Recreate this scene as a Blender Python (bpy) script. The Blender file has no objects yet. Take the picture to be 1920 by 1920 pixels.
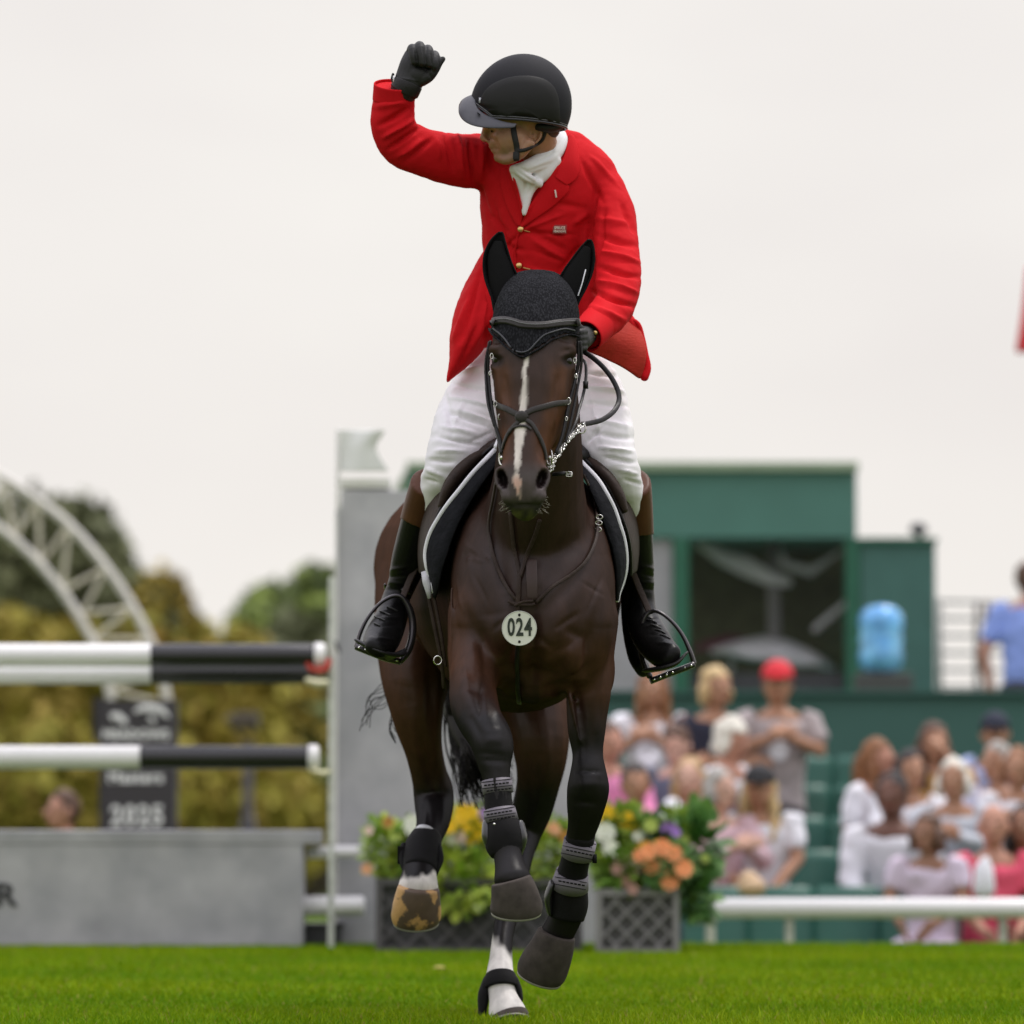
import bpy, bmesh, math, random
import numpy as np
from mathutils import Vector, Matrix, noise
from mathutils.bvhtree import BVHTree

SC = bpy.context.scene
COL = SC.collection
R = math.radians
rnd = random.Random(7)

# ---------------------------------------------------------------- camera
F = 9520.0
CAM = Vector((0.0, -14.0, 0.67))
TH = math.atan((1479 - 960) / F)
FWD = Vector((0, math.cos(TH), math.sin(TH)))
UPV = Vector((0, -math.sin(TH), math.cos(TH)))
cd = bpy.data.cameras.new('camera')
cam = bpy.data.objects.new('camera', cd)
COL.objects.link(cam)
cam.location = CAM
cam.rotation_euler = (math.pi / 2 + TH, 0, 0)
cd.sensor_width = 36.0
cd.lens = 36.0 * F / 1920.0
cd.clip_start = 0.5
cd.clip_end = 3000
cd.dof.use_dof = True
cd.dof.focus_distance = 13.75
cd.dof.aperture_fstop = 2.6
cd.dof.aperture_blades = 9
SC.camera = cam

# ---------------------------------------------------------------- world, sun, exposure
wd = bpy.data.worlds.new('World')
SC.world = wd
wd.use_nodes = True
nt = wd.node_tree
nt.nodes.clear()
SUN_EL, SUN_AZ = R(58), R(38)          # high, ahead and to the right, veiled by cloud
sky = nt.nodes.new('ShaderNodeTexSky')
sky.sky_type = 'NISHITA'
sky.sun_disc = False
sky.sun_elevation = SUN_EL
sky.sun_rotation = SUN_AZ
b1 = nt.nodes.new('ShaderNodeBackground')
b1.inputs[1].default_value = 0.1
nt.links.new(sky.outputs[0], b1.inputs[0])
tc = nt.nodes.new('ShaderNodeTexCoord')
mp = nt.nodes.new('ShaderNodeMapping')
mp.inputs['Scale'].default_value = (3.0, 3.0, 7.0)
mp.inputs['Location'].default_value = (0.3, 0.1, 0.4)
nz = nt.nodes.new('ShaderNodeTexNoise')
nz.inputs['Scale'].default_value = 1.6
nz.inputs['Detail'].default_value = 4
cr = nt.nodes.new('ShaderNodeValToRGB')
cr.color_ramp.elements[0].position = 0.25
cr.color_ramp.elements[0].color = (0.78, 0.735, 0.712, 1)
cr.color_ramp.elements[1].position = 0.7
cr.color_ramp.elements[1].color = (0.885, 0.85, 0.808, 1)
b2 = nt.nodes.new('ShaderNodeBackground')
mx = nt.nodes.new('ShaderNodeMixShader')
mx.inputs[0].default_value = 0.95       # thin overcast sheet over the clear sky
wo = nt.nodes.new('ShaderNodeOutputWorld')
nt.links.new(tc.outputs['Generated'], mp.inputs[0])
nt.links.new(mp.outputs[0], nz.inputs['Vector'])
nt.links.new(nz.outputs[0], cr.inputs[0])
# the overcast sheet is brightest overhead (the usual overcast luminance law)
sx_ = nt.nodes.new('ShaderNodeSeparateXYZ')
nt.links.new(tc.outputs['Generated'], sx_.inputs[0])
mz = nt.nodes.new('ShaderNodeMapRange')
mz.inputs[1].default_value = 0.16
mz.inputs[2].default_value = 1.0
mz.inputs[3].default_value = 1.0
mz.inputs[4].default_value = 2.3
nt.links.new(sx_.outputs['Z'], mz.inputs[0])
# and brighter on the side where the veiled sun stands (ahead of the camera)
my = nt.nodes.new('ShaderNodeMapRange')
my.inputs[1].default_value = -1.0
my.inputs[2].default_value = 0.55
my.inputs[3].default_value = 0.86
my.inputs[4].default_value = 1.0
nt.links.new(sx_.outputs['Y'], my.inputs[0])
mm_ = nt.nodes.new('ShaderNodeMath')
mm_.operation = 'MULTIPLY'
nt.links.new(mz.outputs[0], mm_.inputs[0])
nt.links.new(my.outputs[0], mm_.inputs[1])
nt.links.new(mm_.outputs[0], b2.inputs[1])
cz = nt.nodes.new('ShaderNodeMix')       # cooler overhead than at the horizon
cz.data_type = 'RGBA'
cz.blend_type = 'MULTIPLY'
cz.inputs[7].default_value = (0.93, 0.96, 1.12, 1)
mq = nt.nodes.new('ShaderNodeMapRange')
mq.inputs[1].default_value = 0.2
mq.inputs[2].default_value = 0.7
nt.links.new(sx_.outputs['Z'], mq.inputs[0])
nt.links.new(mq.outputs[0], cz.inputs[0])
nt.links.new(cr.outputs[0], cz.inputs[6])
nt.links.new(cz.outputs[2], b2.inputs[0])
nt.links.new(b1.outputs[0], mx.inputs[1])
nt.links.new(b2.outputs[0], mx.inputs[2])
nt.links.new(mx.outputs[0], wo.inputs[0])

sd = bpy.data.lights.new('sun', 'SUN')
sd.energy = 1.7
sd.angle = R(10)
sd.color = (1.0, 0.95, 0.88)
sun = bpy.data.objects.new('sun', sd)
COL.objects.link(sun)
# direction towards the sun
SUND = Vector((math.cos(SUN_EL) * 0.55, math.cos(SUN_EL) * 0.35, math.sin(SUN_EL))).normalized()
sun.rotation_euler = SUND.to_track_quat('Z', 'Y').to_euler()
sky.sun_rotation = math.atan2(SUND.x, SUND.y)

SC.view_settings.view_transform = 'Standard'
SC.view_settings.look = 'None'
SC.view_settings.exposure = 0.12
SC.view_settings.gamma = 1.0
SC.view_settings.use_curve_mapping = False
SC.cycles.max_bounces = 6
SC.cycles.diffuse_bounces = 3
SC.cycles.use_denoising = True

# ---------------------------------------------------------------- helpers
def P(px, py, Y):
    """the world point at depth Y that the photograph shows at (px, py) of its 1920 pixels"""
    d = Vector(((px - 960) / F, 0, 0)) + UPV * ((960 - py) / F) + FWD
    return CAM + d * ((Y - CAM.y) / d.y)

def S(Y):
    return (Y - CAM.y) / F

def topx(co):
    """N x 3 array -> pixel x, pixel y"""
    v = co - np.array(CAM)
    dep = v @ np.array(FWD)
    return 960 + F * v[:, 0] / dep, 960 - F * (v @ np.array(UPV)) / dep

def catmull(keys, sub):
    if sub <= 1 or len(keys) < 3:
        return [tuple(k) for k in keys]
    K = [np.array(k, float) for k in keys]
    K = [2 * K[0] - K[1]] + K + [2 * K[-1] - K[-2]]
    out = []
    for i in range(1, len(K) - 2):
        for j in range(sub):
            t = j / sub
            a, b, c, d = K[i - 1], K[i], K[i + 1], K[i + 2]
            out.append(0.5 * (2 * b + (c - a) * t + (2 * a - 5 * b + 4 * c - d) * t * t + (3 * b - a - 3 * c + d) * t ** 3))
    out.append(K[-2])
    return [tuple(o) for o in out]

class MB:
    """collects shapes into ONE mesh"""
    def __init__(s):
        s.v, s.f = [], []
    def add(s, vs, fs):
        o = len(s.v)
        s.v += [tuple(v) for v in vs]
        s.f += [tuple(i + o for i in f) for f in fs]
        return s
    def box(s, c, h, rot=None):
        vs = []
        for x in (-1, 1):
            for y in (-1, 1):
                for z in (-1, 1):
                    p = Vector((x * h[0], y * h[1], z * h[2]))
                    if rot is not None:
                        p = rot @ p
                    vs.append(Vector(c) + p)
        return s.add(vs, [(0, 1, 3, 2), (4, 6, 7, 5), (0, 4, 5, 1), (2, 3, 7, 6), (0, 2, 6, 4), (1, 5, 7, 3)])
    def tube(s, pts, ra, rb=None, n=16, cap=0.8, ref=Vector((0, 1, 0)), ex=2.0, body=False, closed=False):
        """loft: rings round pts; ra across (perpendicular to ref), rb the other way"""
        pts = [Vector(p) for p in pts]
        m = len(pts)
        if not hasattr(ra, '__len__'):
            ra = [ra] * m
        rb = ra if rb is None else ([rb] * m if not hasattr(rb, '__len__') else rb)
        rings = []
        pA = None
        for i in range(m):
            if closed:
                T = (pts[(i + 1) % m] - pts[i - 1]).normalized()
            else:
                T = (pts[min(i + 1, m - 1)] - pts[max(i - 1, 0)]).normalized()
            if body:
                A, B = Vector((1, 0, 0)), Vector((0, 0, 1))
            else:
                A = ref.cross(T)
                if A.length < 0.12:
                    A = pA.copy() if pA is not None else Vector((1, 0, 0)).cross(T).cross(T) * -1
                    if A.length < 1e-4:
                        A = Vector((0, 0, 1))
                A = (A - T * A.dot(T)).normalized()
                if pA is not None and A.dot(pA) < 0:
                    A = -A
                pA = A
                B = T.cross(A)
            rings.append((pts[i], A, B, ra[i], rb[i], T))
        if not closed and cap > 0:
            def ends(r, sg):
                c, A, B, a, b, T = r
                w = min(a, b) * cap
                return [(c + T * (sg * w * math.sin(q)), A, B, a * math.cos(q), b * math.cos(q), T) for q in (R(28), R(55), R(78))]
            rings = ends(rings[0], -1)[::-1] + rings + ends(rings[-1], 1)
        vs = []
        for c, A, B, a, b, T in rings:
            for k in range(n):
                q = 2 * math.pi * k / n
                cx, sx = math.cos(q), math.sin(q)
                e = 2.0 / ex
                u = math.copysign(abs(cx) ** e, cx)
                w = math.copysign(abs(sx) ** e, sx)
                vs.append(c + A * (a * u) + B * (b * w))
        fs = []
        M = len(rings)
        for i in range(M if closed else M - 1):
            j = (i + 1) % M
            for k in range(n):
                fs.append((i * n + k, i * n + (k + 1) % n, j * n + (k + 1) % n, j * n + k))
        if not closed:
            fs.append(tuple(range(n))[::-1])
            fs.append(tuple((M - 1) * n + k for k in range(n)))
        return s.add(vs, fs)
    def limb(s, keys, sub=4, **kw):
        """keys (px, py, Y, half width in px[, half depth in m])"""
        kk = [tuple(k) if len(k) == 5 else tuple(k) + (k[3] * S(k[2]),) for k in keys]
        kk = catmull(kk, sub)
        return s.tube([P(k[0], k[1], k[2]) for k in kk], [max(k[3], .3) * S(k[2]) for k in kk], [max(k[4], .001) for k in kk], **kw)
    def ell(s, c, r, rot=None, nu=18, nv=12):
        vs, fs = [], []
        c = Vector(c)
        for j in range(nv + 1):
            ph = math.pi * j / nv
            for i in range(nu):
                th = 2 * math.pi * i / nu
                p = Vector((r[0] * math.sin(ph) * math.cos(th), r[1] * math.sin(ph) * math.sin(th), r[2] * math.cos(ph)))
                if rot is not None:
                    p = rot @ p
                vs.append(c + p)
        for j in range(nv):
            for i in range(nu):
                a, b = j * nu + i, j * nu + (i + 1) % nu
                fs.append((a, a + nu, b + nu, b))
        return s.add(vs, fs)
    def pell(s, px, py, Y, rx, rz, ry, rot=None):
        return s.ell(P(px, py, Y), (rx * S(Y), ry, rz * S(Y)), rot)
    def ribbon(s, pts, nrm, w, t):
        """flat strap along pts, facing nrm, full width w, thickness t"""
        m = len(pts)
        vs, fs = [], []
        w = w if hasattr(w, '__len__') else [w] * m
        for i in range(m):
            T = (pts[min(i + 1, m - 1)] - pts[max(i - 1, 0)]).normalized()
            N = (nrm[i] - T * nrm[i].dot(T))
            N = N.normalized() if N.length > 1e-5 else Vector((0, -1, 0))
            A = T.cross(N)
            h = w[i] / 2
            for u, q in ((-h, 0), (-h * .8, t), (h * .8, t), (h, 0), (h * .8, -t * .4), (-h * .8, -t * .4)):
                vs.append(pts[i] + A * u + N * q)
        n = 6
        for i in range(m - 1):
            for k in range(n):
                fs.append((i * n + k, i * n + (k + 1) % n, (i + 1) * n + (k + 1) % n, (i + 1) * n + k))
        fs.append(tuple(range(n))[::-1])
        fs.append(tuple((m - 1) * n + k for k in range(n)))
        return s.add(vs, fs)
    def sheet(s, rows):
        """grid of points rows[i][j]"""
        n = len(rows[0])
        vs = [p for r in rows for p in r]
        fs = []
        for i in range(len(rows) - 1):
            for j in range(n - 1):
                fs.append((i * n + j, i * n + j + 1, (i + 1) * n + j + 1, (i + 1) * n + j))
        return s.add(vs, fs)
    def mesh(s, name):
        me = bpy.data.meshes.new(name)
        me.from_pydata(s.v, [], s.f)
        me.validate()
        bm = bmesh.new()
        bm.from_mesh(me)
        bmesh.ops.recalc_face_normals(bm, faces=bm.faces)
        bm.to_mesh(me)
        bm.free()
        return me
    def build(s, name, m, parent=None, smooth=True, mods=(), ang=None):
        me = s.mesh(name)
        if mods:
            me = applied(me, mods)
            me.name = name
        return put(name, me, m, parent, smooth)

def applied(me, mods):
    o = bpy.data.objects.new('tmp', me)
    COL.objects.link(o)
    for typ, kw in mods:
        md = o.modifiers.new(typ, typ)
        for k, v in kw.items():
            setattr(md, k, v)
    dg = bpy.context.evaluated_depsgraph_get()
    dg.update()
    me2 = bpy.data.meshes.new_from_object(o.evaluated_get(dg))
    bpy.data.objects.remove(o)
    bpy.data.meshes.remove(me)
    return me2

def put(name, me, m, parent=None, smooth=True):
    o = bpy.data.objects.new(name, me)
    me.name = name
    COL.objects.link(o)
    for x in (m if isinstance(m, (list, tuple)) else [m]):
        me.materials.append(x)
    if smooth:
        me.polygons.foreach_set('use_smooth', [True] * len(me.polygons))
    if parent is not None:
        o.parent = parent
        if parent.location.length > 0 or any(parent.rotation_euler):
            o.matrix_parent_inverse = parent_mat(parent).inverted()
    return o

def parent_mat(p):
    m = Matrix.LocRotScale(p.location, p.rotation_euler, p.scale)
    if p.parent is not None:
        m = parent_mat(p.parent) @ p.matrix_parent_inverse @ m
    return m

def organic(mb, voxel, it=6, fac=0.5):
    me = mb.mesh('o')
    return applied(me, [('REMESH', dict(mode='VOXEL', voxel_size=voxel, adaptivity=0.0)),
                        ('SMOOTH', dict(factor=fac, iterations=it))])

SOLID = lambda t, off=0.0: ('SOLIDIFY', dict(thickness=t, offset=off))
SUBS = lambda n: ('SUBSURF', dict(levels=n, render_levels=n))
BEV = lambda w, n=2: ('BEVEL', dict(width=w, segments=n, limit_method='ANGLE'))

def coords(me):
    a = np.empty(len(me.vertices) * 3, np.float32)
    me.vertices.foreach_get('co', a)
    return a.reshape(-1, 3).astype(float)

def normals(me):
    a = np.empty(len(me.vertices) * 3, np.float32)
    me.vertices.foreach_get('normal', a)
    return a.reshape(-1, 3).astype(float)

def setco(me, co):
    me.vertices.foreach_set('co', co.astype(np.float32).ravel())
    me.update()

def seg_dist(x, y, a, b):
    a, b = np.array(a, float), np.array(b, float)
    d = b - a
    L = max(float(d @ d), 1e-9)
    t = np.clip(((x - a[0]) * d[0] + (y - a[1]) * d[1]) / L, 0, 1)
    return np.hypot(x - (a[0] + t * d[0]), y - (a[1] + t * d[1])), t

def fold(me, lines, front=True):
    """cloth creases / muscle edges: lines of (x0,y0,x1,y1, width px, height m)"""
    co, no = coords(me), normals(me)
    x, y = topx(co)
    fr = np.clip(-no[:, 1] * 1.5 + .45, 0, 1) if front else 1.0
    d = np.zeros(len(co))
    for (x0, y0, x1, y1, w, h) in lines:
        r, t = seg_dist(x, y, (x0, y0), (x1, y1))
        tap = np.sin(np.pi * np.clip(t, .02, .98)) ** .5
        d += h * np.exp(-(r / w) ** 2) * tap
    co += no * (d * fr)[:, None]
    setco(me, co)

def wobble(me, scale, amp, seed=0.0, aniso=(1, 1, 1)):
    co, no = coords(me), normals(me)
    d = np.array([noise.noise(Vector((p[0] * scale * aniso[0] + seed, p[1] * scale * aniso[1], p[2] * scale * aniso[2]))) for p in co])
    co += no * (d * amp)[:, None]
    setco(me, co)

def paint(me, cols):
    a = me.color_attributes.new('Col', 'FLOAT_COLOR', 'POINT')
    c = np.ones((len(me.vertices), 4), np.float32)
    c[:, :3] = cols
    a.data.foreach_set('color', c.ravel())

def bvh(me):
    return BVHTree.FromPolygons([v.co for v in me.vertices], [tuple(p.vertices) for p in me.polygons])

def hit(tree, px, py, Yd, off=0.0):
    """point on the surface seen at the pixel (or the point at depth Yd) and its outward normal"""
    d = (P(px, py, 0) - CAM).normalized()
    loc, n, i, dist = tree.ray_cast(CAM, d)
    if loc is None:
        q = P(px, py, Yd)
        loc2, n2, i2, d2 = tree.find_nearest(q, .12)
        if loc2 is None:
            return q, Vector((0, -1, 0))
        return q, n2
    if n.dot(d) > 0:
        n = -n
    return loc + n * off, n

def strap(mb, tree, pts, wpx, th=0.003, off=0.001, sub=6, Yd=-.3):
    """strap lying on a surface along pixel points"""
    kk = catmull([(p[0], p[1]) for p in pts], sub)
    a, b = [], []
    for k in kk:
        q, n = hit(tree, k[0], k[1], Yd, off)
        a.append(q)
        b.append(n)
    for _ in range(2):
        a = [a[0]] + [(a[i - 1] + a[i] * 2 + a[i + 1]) / 4 for i in range(1, len(a) - 1)] + [a[-1]]
        b = [b[0]] + [(b[i - 1] + b[i] * 2 + b[i + 1]) / 4 for i in range(1, len(b) - 1)] + [b[-1]]
    mb.ribbon(a, b, wpx * S(-.3), th)
    return a, b

def tag(o, label=None, cat=None, group=None, kind=None):
    if label: o['label'] = label
    if cat: o['category'] = cat
    if group: o['group'] = group
    if kind: o['kind'] = kind
    return o

def empty(name, loc, label=None, cat=None, group=None, kind=None, rz=0.0):
    o = bpy.data.objects.new(name, None)
    COL.objects.link(o)
    o.location = loc
    o.rotation_euler = (0, 0, rz)
    o.empty_display_size = .1
    return tag(o, label, cat, group, kind)

def copy_tree(o, parent=None):
    c = o.copy()
    COL.objects.link(c)
    if parent is not None:
        c.parent = parent
    for ch in [x for x in COL.objects if x.parent == o]:
        copy_tree(ch, c)
    return c

def srgb(r, g, b):
    f = lambda c: (c / 255 / 12.92) if c / 255 <= .04045 else ((c / 255 + .055) / 1.055) ** 2.4
    return (f(r), f(g), f(b))

MATS = {}
def mat(name, c, rough=.6, var=.12, vs=8.0, bump=0.0, bs=60.0, metal=0.0, sheen=0.0, coat=0.0, spec=.5, attr=False,
        c2=None, c2s=3.0, c2p=.5, stretch=(1, 1, 1), trans=0.0, alpha=1.0, sss=0.0, detail=5.0, bdist=.01, c2w=.12, ior=1.5):
    if name in MATS:
        return MATS[name]
    m = bpy.data.materials.new(name)
    m.use_nodes = True
    t = m.node_tree
    N, L = t.nodes, t.links
    b = N['Principled BSDF']
    tc = N.new('ShaderNodeTexCoord')
    mp = N.new('ShaderNodeMapping')
    mp.inputs['Scale'].default_value = stretch
    L.new(tc.outputs['Object'], mp.inputs[0])
    if attr:
        at = N.new('ShaderNodeAttribute')
        at.attribute_name = 'Col'
        base = at.outputs['Color']
    else:
        rg = N.new('ShaderNodeRGB')
        rg.outputs[0].default_value = (*c, 1)
        base = rg.outputs[0]
    if c2 is not None:
        n2 = N.new('ShaderNodeTexNoise')
        n2.inputs['Scale'].default_value = c2s
        n2.inputs['Detail'].default_value = 6
        L.new(mp.outputs[0], n2.inputs['Vector'])
        mr = N.new('ShaderNodeMapRange')
        mr.inputs[1].default_value = c2p - c2w
        mr.inputs[2].default_value = c2p + c2w
        L.new(n2.outputs[0], mr.inputs[0])
        mm = N.new('ShaderNodeMix')
        mm.data_type = 'RGBA'
        mm.inputs[7].default_value = (*c2, 1)
        L.new(mr.outputs[0], mm.inputs[0])
        L.new(base, mm.inputs[6])
        base = mm.outputs[2]
    if var > 0:
        nz = N.new('ShaderNodeTexNoise')
        nz.inputs['Scale'].default_value = vs
        nz.inputs['Detail'].default_value = detail
        L.new(mp.outputs[0], nz.inputs['Vector'])
        mr = N.new('ShaderNodeMapRange')
        mr.inputs[1].default_value = .25
        mr.inputs[2].default_value = .75
        mr.inputs[3].default_value = 1 - var
        mr.inputs[4].default_value = 1 + var
        L.new(nz.outputs[0], mr.inputs[0])
        vm = N.new('ShaderNodeVectorMath')
        vm.operation = 'SCALE'
        L.new(base, vm.inputs[0])
        L.new(mr.outputs[0], vm.inputs['Scale'])
        base = vm.outputs[0]
    L.new(base, b.inputs['Base Color'])
    b.inputs['Roughness'].default_value = rough
    b.inputs['IOR'].default_value = ior
    b.inputs['Metallic'].default_value = metal
    b.inputs['Specular IOR Level'].default_value = spec
    b.inputs['Sheen Weight'].default_value = sheen
    b.inputs['Sheen Roughness'].default_value = .5
    b.inputs['Coat Weight'].default_value = coat
    b.inputs['Coat Roughness'].default_value = .2
    b.inputs['Transmission Weight'].default_value = trans
    b.inputs['Alpha'].default_value = alpha
    if sss > 0:
        b.inputs['Subsurface Weight'].default_value = sss
        b.inputs['Subsurface Radius'].default_value = (.012, .005, .003)
        b.inputs['Subsurface Scale'].default_value = 1.0
    if bump > 0:
        nb = N.new('ShaderNodeTexNoise')
        nb.inputs['Scale'].default_value = bs
        nb.inputs['Detail'].default_value = 4
        L.new(mp.outputs[0], nb.inputs['Vector'])
        bp = N.new('ShaderNodeBump')
        bp.inputs['Strength'].default_value = bump
        bp.inputs['Distance'].default_value = bdist
        L.new(nb.outputs[0], bp.inputs['Height'])
        L.new(bp.outputs[0], b.inputs['Normal'])
    MATS[name] = m
    return m

def knit(name, c, freq=260.0):
    """crochet: two crossed waves as bump and tiny dark holes"""
    if name in MATS: return MATS[name]
    m = mat(name, c, rough=.9, var=.2, vs=20, spec=.12, ior=1.2)
    t = m.node_tree
    N, L = t.nodes, t.links
    b = N['Principled BSDF']
    tc = N.new('ShaderNodeTexCoord')
    v = N.new('ShaderNodeTexVoronoi')
    v.inputs['Scale'].default_value = freq
    mp = N.new('ShaderNodeMapping')
    mp.inputs['Scale'].default_value = (1, .6, .4)
    L.new(tc.outputs['Object'], mp.inputs[0])
    L.new(mp.outputs[0], v.inputs['Vector'])
    bp = N.new('ShaderNodeBump')
    bp.inputs['Strength'].default_value = .9
    bp.inputs['Distance'].default_value = .002
    bp.invert = True
    L.new(v.outputs['Distance'], bp.inputs['Height'])
    mr = N.new('ShaderNodeMapRange')
    mr.inputs[1].default_value = .15
    mr.inputs[2].default_value = .6
    mr.inputs[3].default_value = 1.55
    mr.inputs[4].default_value = .6
    L.new(v.outputs['Distance'], mr.inputs[0])
    vm = N.new('ShaderNodeVectorMath')
    vm.operation = 'SCALE'
    L.new(b.inputs['Base Color'].links[0].from_socket, vm.inputs[0])
    L.new(mr.outputs[0], vm.inputs['Scale'])
    L.new(vm.outputs[0], b.inputs['Base Color'])
    L.new(bp.outputs[0], b.inputs['Normal'])
    return m

def text(body, size, loc, rot, m, name, parent=None, ext=.0006, sx=1.0, bold=0.0, align='CENTER', space=1.0):
    cu = bpy.data.curves.new(name, 'FONT')
    cu.body = body
    cu.size = size
    cu.align_x = align
    cu.align_y = 'CENTER'
    cu.extrude = ext
    cu.offset = bold
    cu.resolution_u = 3
    cu.space_character = space
    o = bpy.data.objects.new('tmp', cu)
    COL.objects.link(o)
    dg = bpy.context.evaluated_depsgraph_get()
    dg.update()
    me = bpy.data.meshes.new_from_object(o.evaluated_get(dg))
    bpy.data.objects.remove(o)
    M = Matrix.Translation(loc) @ rot.to_matrix().to_4x4() @ Matrix.Diagonal((sx, 1, 1, 1))
    me.transform(M)
    return put(name, me, m, parent, smooth=False)
# ================================================================ the ground
def gz(x, y):
    """plateau of the arena, a bank down to the stands behind"""
    if y < 7.9: return 0.0
    t = min((y - 7.9) / 1.6, 1)
    return -0.9 * t * t * (3 - 2 * t)

ys = [-40, -20, -14, -8, -4, 0, 2, 4, 6, 7.6, 7.9, 8.1, 8.3, 8.5, 8.7, 8.9, 9.1, 9.3, 9.5, 12, 20, 40, 80, 160, 320, 700, 1500]
xs = [-1200, -400, -150, -60, -30, -12, -6, -3, 0, 3, 6, 12, 30, 60, 150, 400, 1200]
g = MB()
g.sheet([[Vector((x, y, gz(x, y))) for x in xs] for y in ys])
turf = mat('turf_soil', (.055, .09, .022), rough=1, spec=.0, ior=1.05, var=.35, vs=14, c2=(.08, .115, .025), c2s=1.2)
go = g.build('ground', turf)
tag(go, kind='structure')

# grass blades: one mesh, counted by nobody
def grass():
    rg = np.random.default_rng(3)
    zones = [(-3.2, 3.2, -1.6, 1.3, 8500), (-3.6, 3.6, 1.3, 3.6, 5000), (-4.2, 4.2, 3.6, 8.05, 3600), (-6.5, 6.5, 8.05, 9.2, 700)]
    V, Fc, Cc = [], [], []
    base = 0
    for x0, x1, y0, y1, dens in zones:
        n = int((x1 - x0) * (y1 - y0) * dens)
        x = rg.uniform(x0, x1, n)
        y = rg.uniform(y0, y1, n)
        z = np.zeros(n)
        m = y > 7.9
        t = np.clip((y - 7.9) / 1.6, 0, 1)
        z[m] = (-0.9 * t * t * (3 - 2 * t))[m]
        patch = np.sin(x * 2.1 + np.sin(y * 1.7) * 1.3) * .5 + np.sin(y * 3.1 + x * .9) * .5
        h = rg.uniform(.016, .036, n) * (1 + .18 * patch)
        tall = rg.random(n) < .012
        h[tall] *= 1.6
        w = rg.uniform(.0013, .0026, n)
        if y0 > 1: w = w * 1.7
        h = h * np.interp(y, [0, 3, 8], [1, .8, .5])
        a = rg.uniform(0, 2 * np.pi, n)
        le = rg.uniform(.1, .75, n) * h
        b = a + rg.normal(0, .8, n) + 1.57
        dx, dy = np.cos(a) * w, np.sin(a) * w
        lx, ly = np.cos(b) * le, np.sin(b) * le
        p = np.zeros((n, 5, 3))
        p[:, 0] = np.stack([x - dx, y - dy, z - .002], 1)
        p[:, 1] = np.stack([x + dx, y + dy, z - .002], 1)
        p[:, 2] = np.stack([x + dx * .8 + lx * .3, y + dy * .8 + ly * .3, z + h * .6], 1)
        p[:, 3] = np.stack([x - dx * .8 + lx * .3, y - dy * .8 + ly * .3, z + h * .6], 1)
        p[:, 4] = np.stack([x + lx, y + ly, z + h], 1)
        hue = rg.random(n)
        c = np.zeros((n, 3))
        g0 = np.array([.115, .25, .003]); g1 = np.array([.27, .36, .005]); g2 = np.array([.33, .29, .06])
        k = np.clip(hue * .8 + .25 * patch, 0, 1)[:, None]
        c = g0 * (1 - k) + g1 * k
        dry = rg.random(n) < .03
        c[dry] = g2
        V.append(p.reshape(-1, 3))
        i = base + np.arange(n)[:, None] * 5
        Fc.append((i, n))
        Cc.append(np.repeat(c, 5, axis=0))
        base += n * 5
    V = np.concatenate(V)
    me = bpy.data.meshes.new('grass')
    ntot = base // 5
    i = np.arange(ntot)[:, None] * 5
    lv = np.concatenate([i + 0, i + 1, i + 2, i + 3, i + 3, i + 2, i + 4], 1).ravel()
    me.vertices.add(len(V))
    me.vertices.foreach_set('co', V.astype(np.float32).ravel())
    me.loops.add(len(lv))
    me.loops.foreach_set('vertex_index', lv.astype(np.int32))
    ls = (np.arange(ntot)[:, None] * 7 + np.array([[0, 4]])).ravel()
    me.polygons.add(ntot * 2)
    me.polygons.foreach_set('loop_start', ls.astype(np.int32))
    me.update(calc_edges=True)
    paint(me, np.concatenate(Cc))
    gm = mat('grass_blade', None, attr=True, rough=.6, var=.1, vs=3, spec=.08)
    t = gm.node_tree
    b = t.nodes['Principled BSDF']
    tr = t.nodes.new('ShaderNodeBsdfTranslucent')
    ad = t.nodes.new('ShaderNodeMixShader')
    ad.inputs[0].default_value = .22
    t.links.new(b.inputs['Base Color'].links[0].from_socket, tr.inputs[0])
    t.links.new(b.outputs[0], ad.inputs[1])
    t.links.new(tr.outputs[0], ad.inputs[2])
    t.links.new(ad.outputs[0], t.nodes['Material Output'].inputs[0])
    o = put('grass', me, gm, smooth=False)
    tag(o, 'short bright green turf of the arena under the galloping horse', 'grass', kind='stuff')
grass()

lf = MB()
for px, py in ((824, 1814),):
    q = P(px, py, 0)
    d = (q - CAM).normalized()
    q = CAM + d * ((.03 - CAM.z) / d.z)
    lf.ell(q, (.022, .012, .006), nu=8, nv=5)
tag(lf.build('fallen_leaf', mat('dry_leaf', (.5, .42, .1), var=.2)), 'small yellow fallen leaf lying on the grass behind the hooves', 'leaf')

# ================================================================ materials of the setting
M_conc = mat('painted_panel_grey', (.50, .495, .51), rough=.85, var=.12, vs=5, spec=.2, c2=(.38, .38, .40), c2s=4.5, c2w=.14, detail=9)
M_capst = mat('panel_cap_grey', (.42, .41, .42), rough=.8, var=.1)
M_white = mat('white_paint', (.8, .79, .76), rough=.45, var=.03)
M_pwhite = mat('white_pole_paint', (.82, .81, .80), rough=.3, var=.03)
M_black = mat('black_pole_paint', (.016, .015, .017), rough=.25, var=.1, spec=.6)
M_red = mat('red_cup_plastic', (.45, .04, .02), rough=.5, var=.1)
M_cream = mat('cream_plastic', (.6, .58, .36), rough=.5, var=.05)
M_dark = mat('dark_grey_plastic', (.045, .045, .05), rough=.5, var=.15)
M_green = mat('green_boards', (.075, .20, .16), rough=.6, var=.1, vs=2)  # greyed so the hazy veil over the booth lies in the colour
M_greenl = mat('pale_green_trim', (.33, .42, .28), rough=.6, var=.1)
M_greend = mat('deep_green_frame', (.018, .125, .07), rough=.5, var=.1)
M_gwall = mat('green_tarp', (.045, .125, .10), rough=.7, var=.12, vs=1.2)

def yb(v): return v - 14.0          # distance from the camera -> world Y

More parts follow.
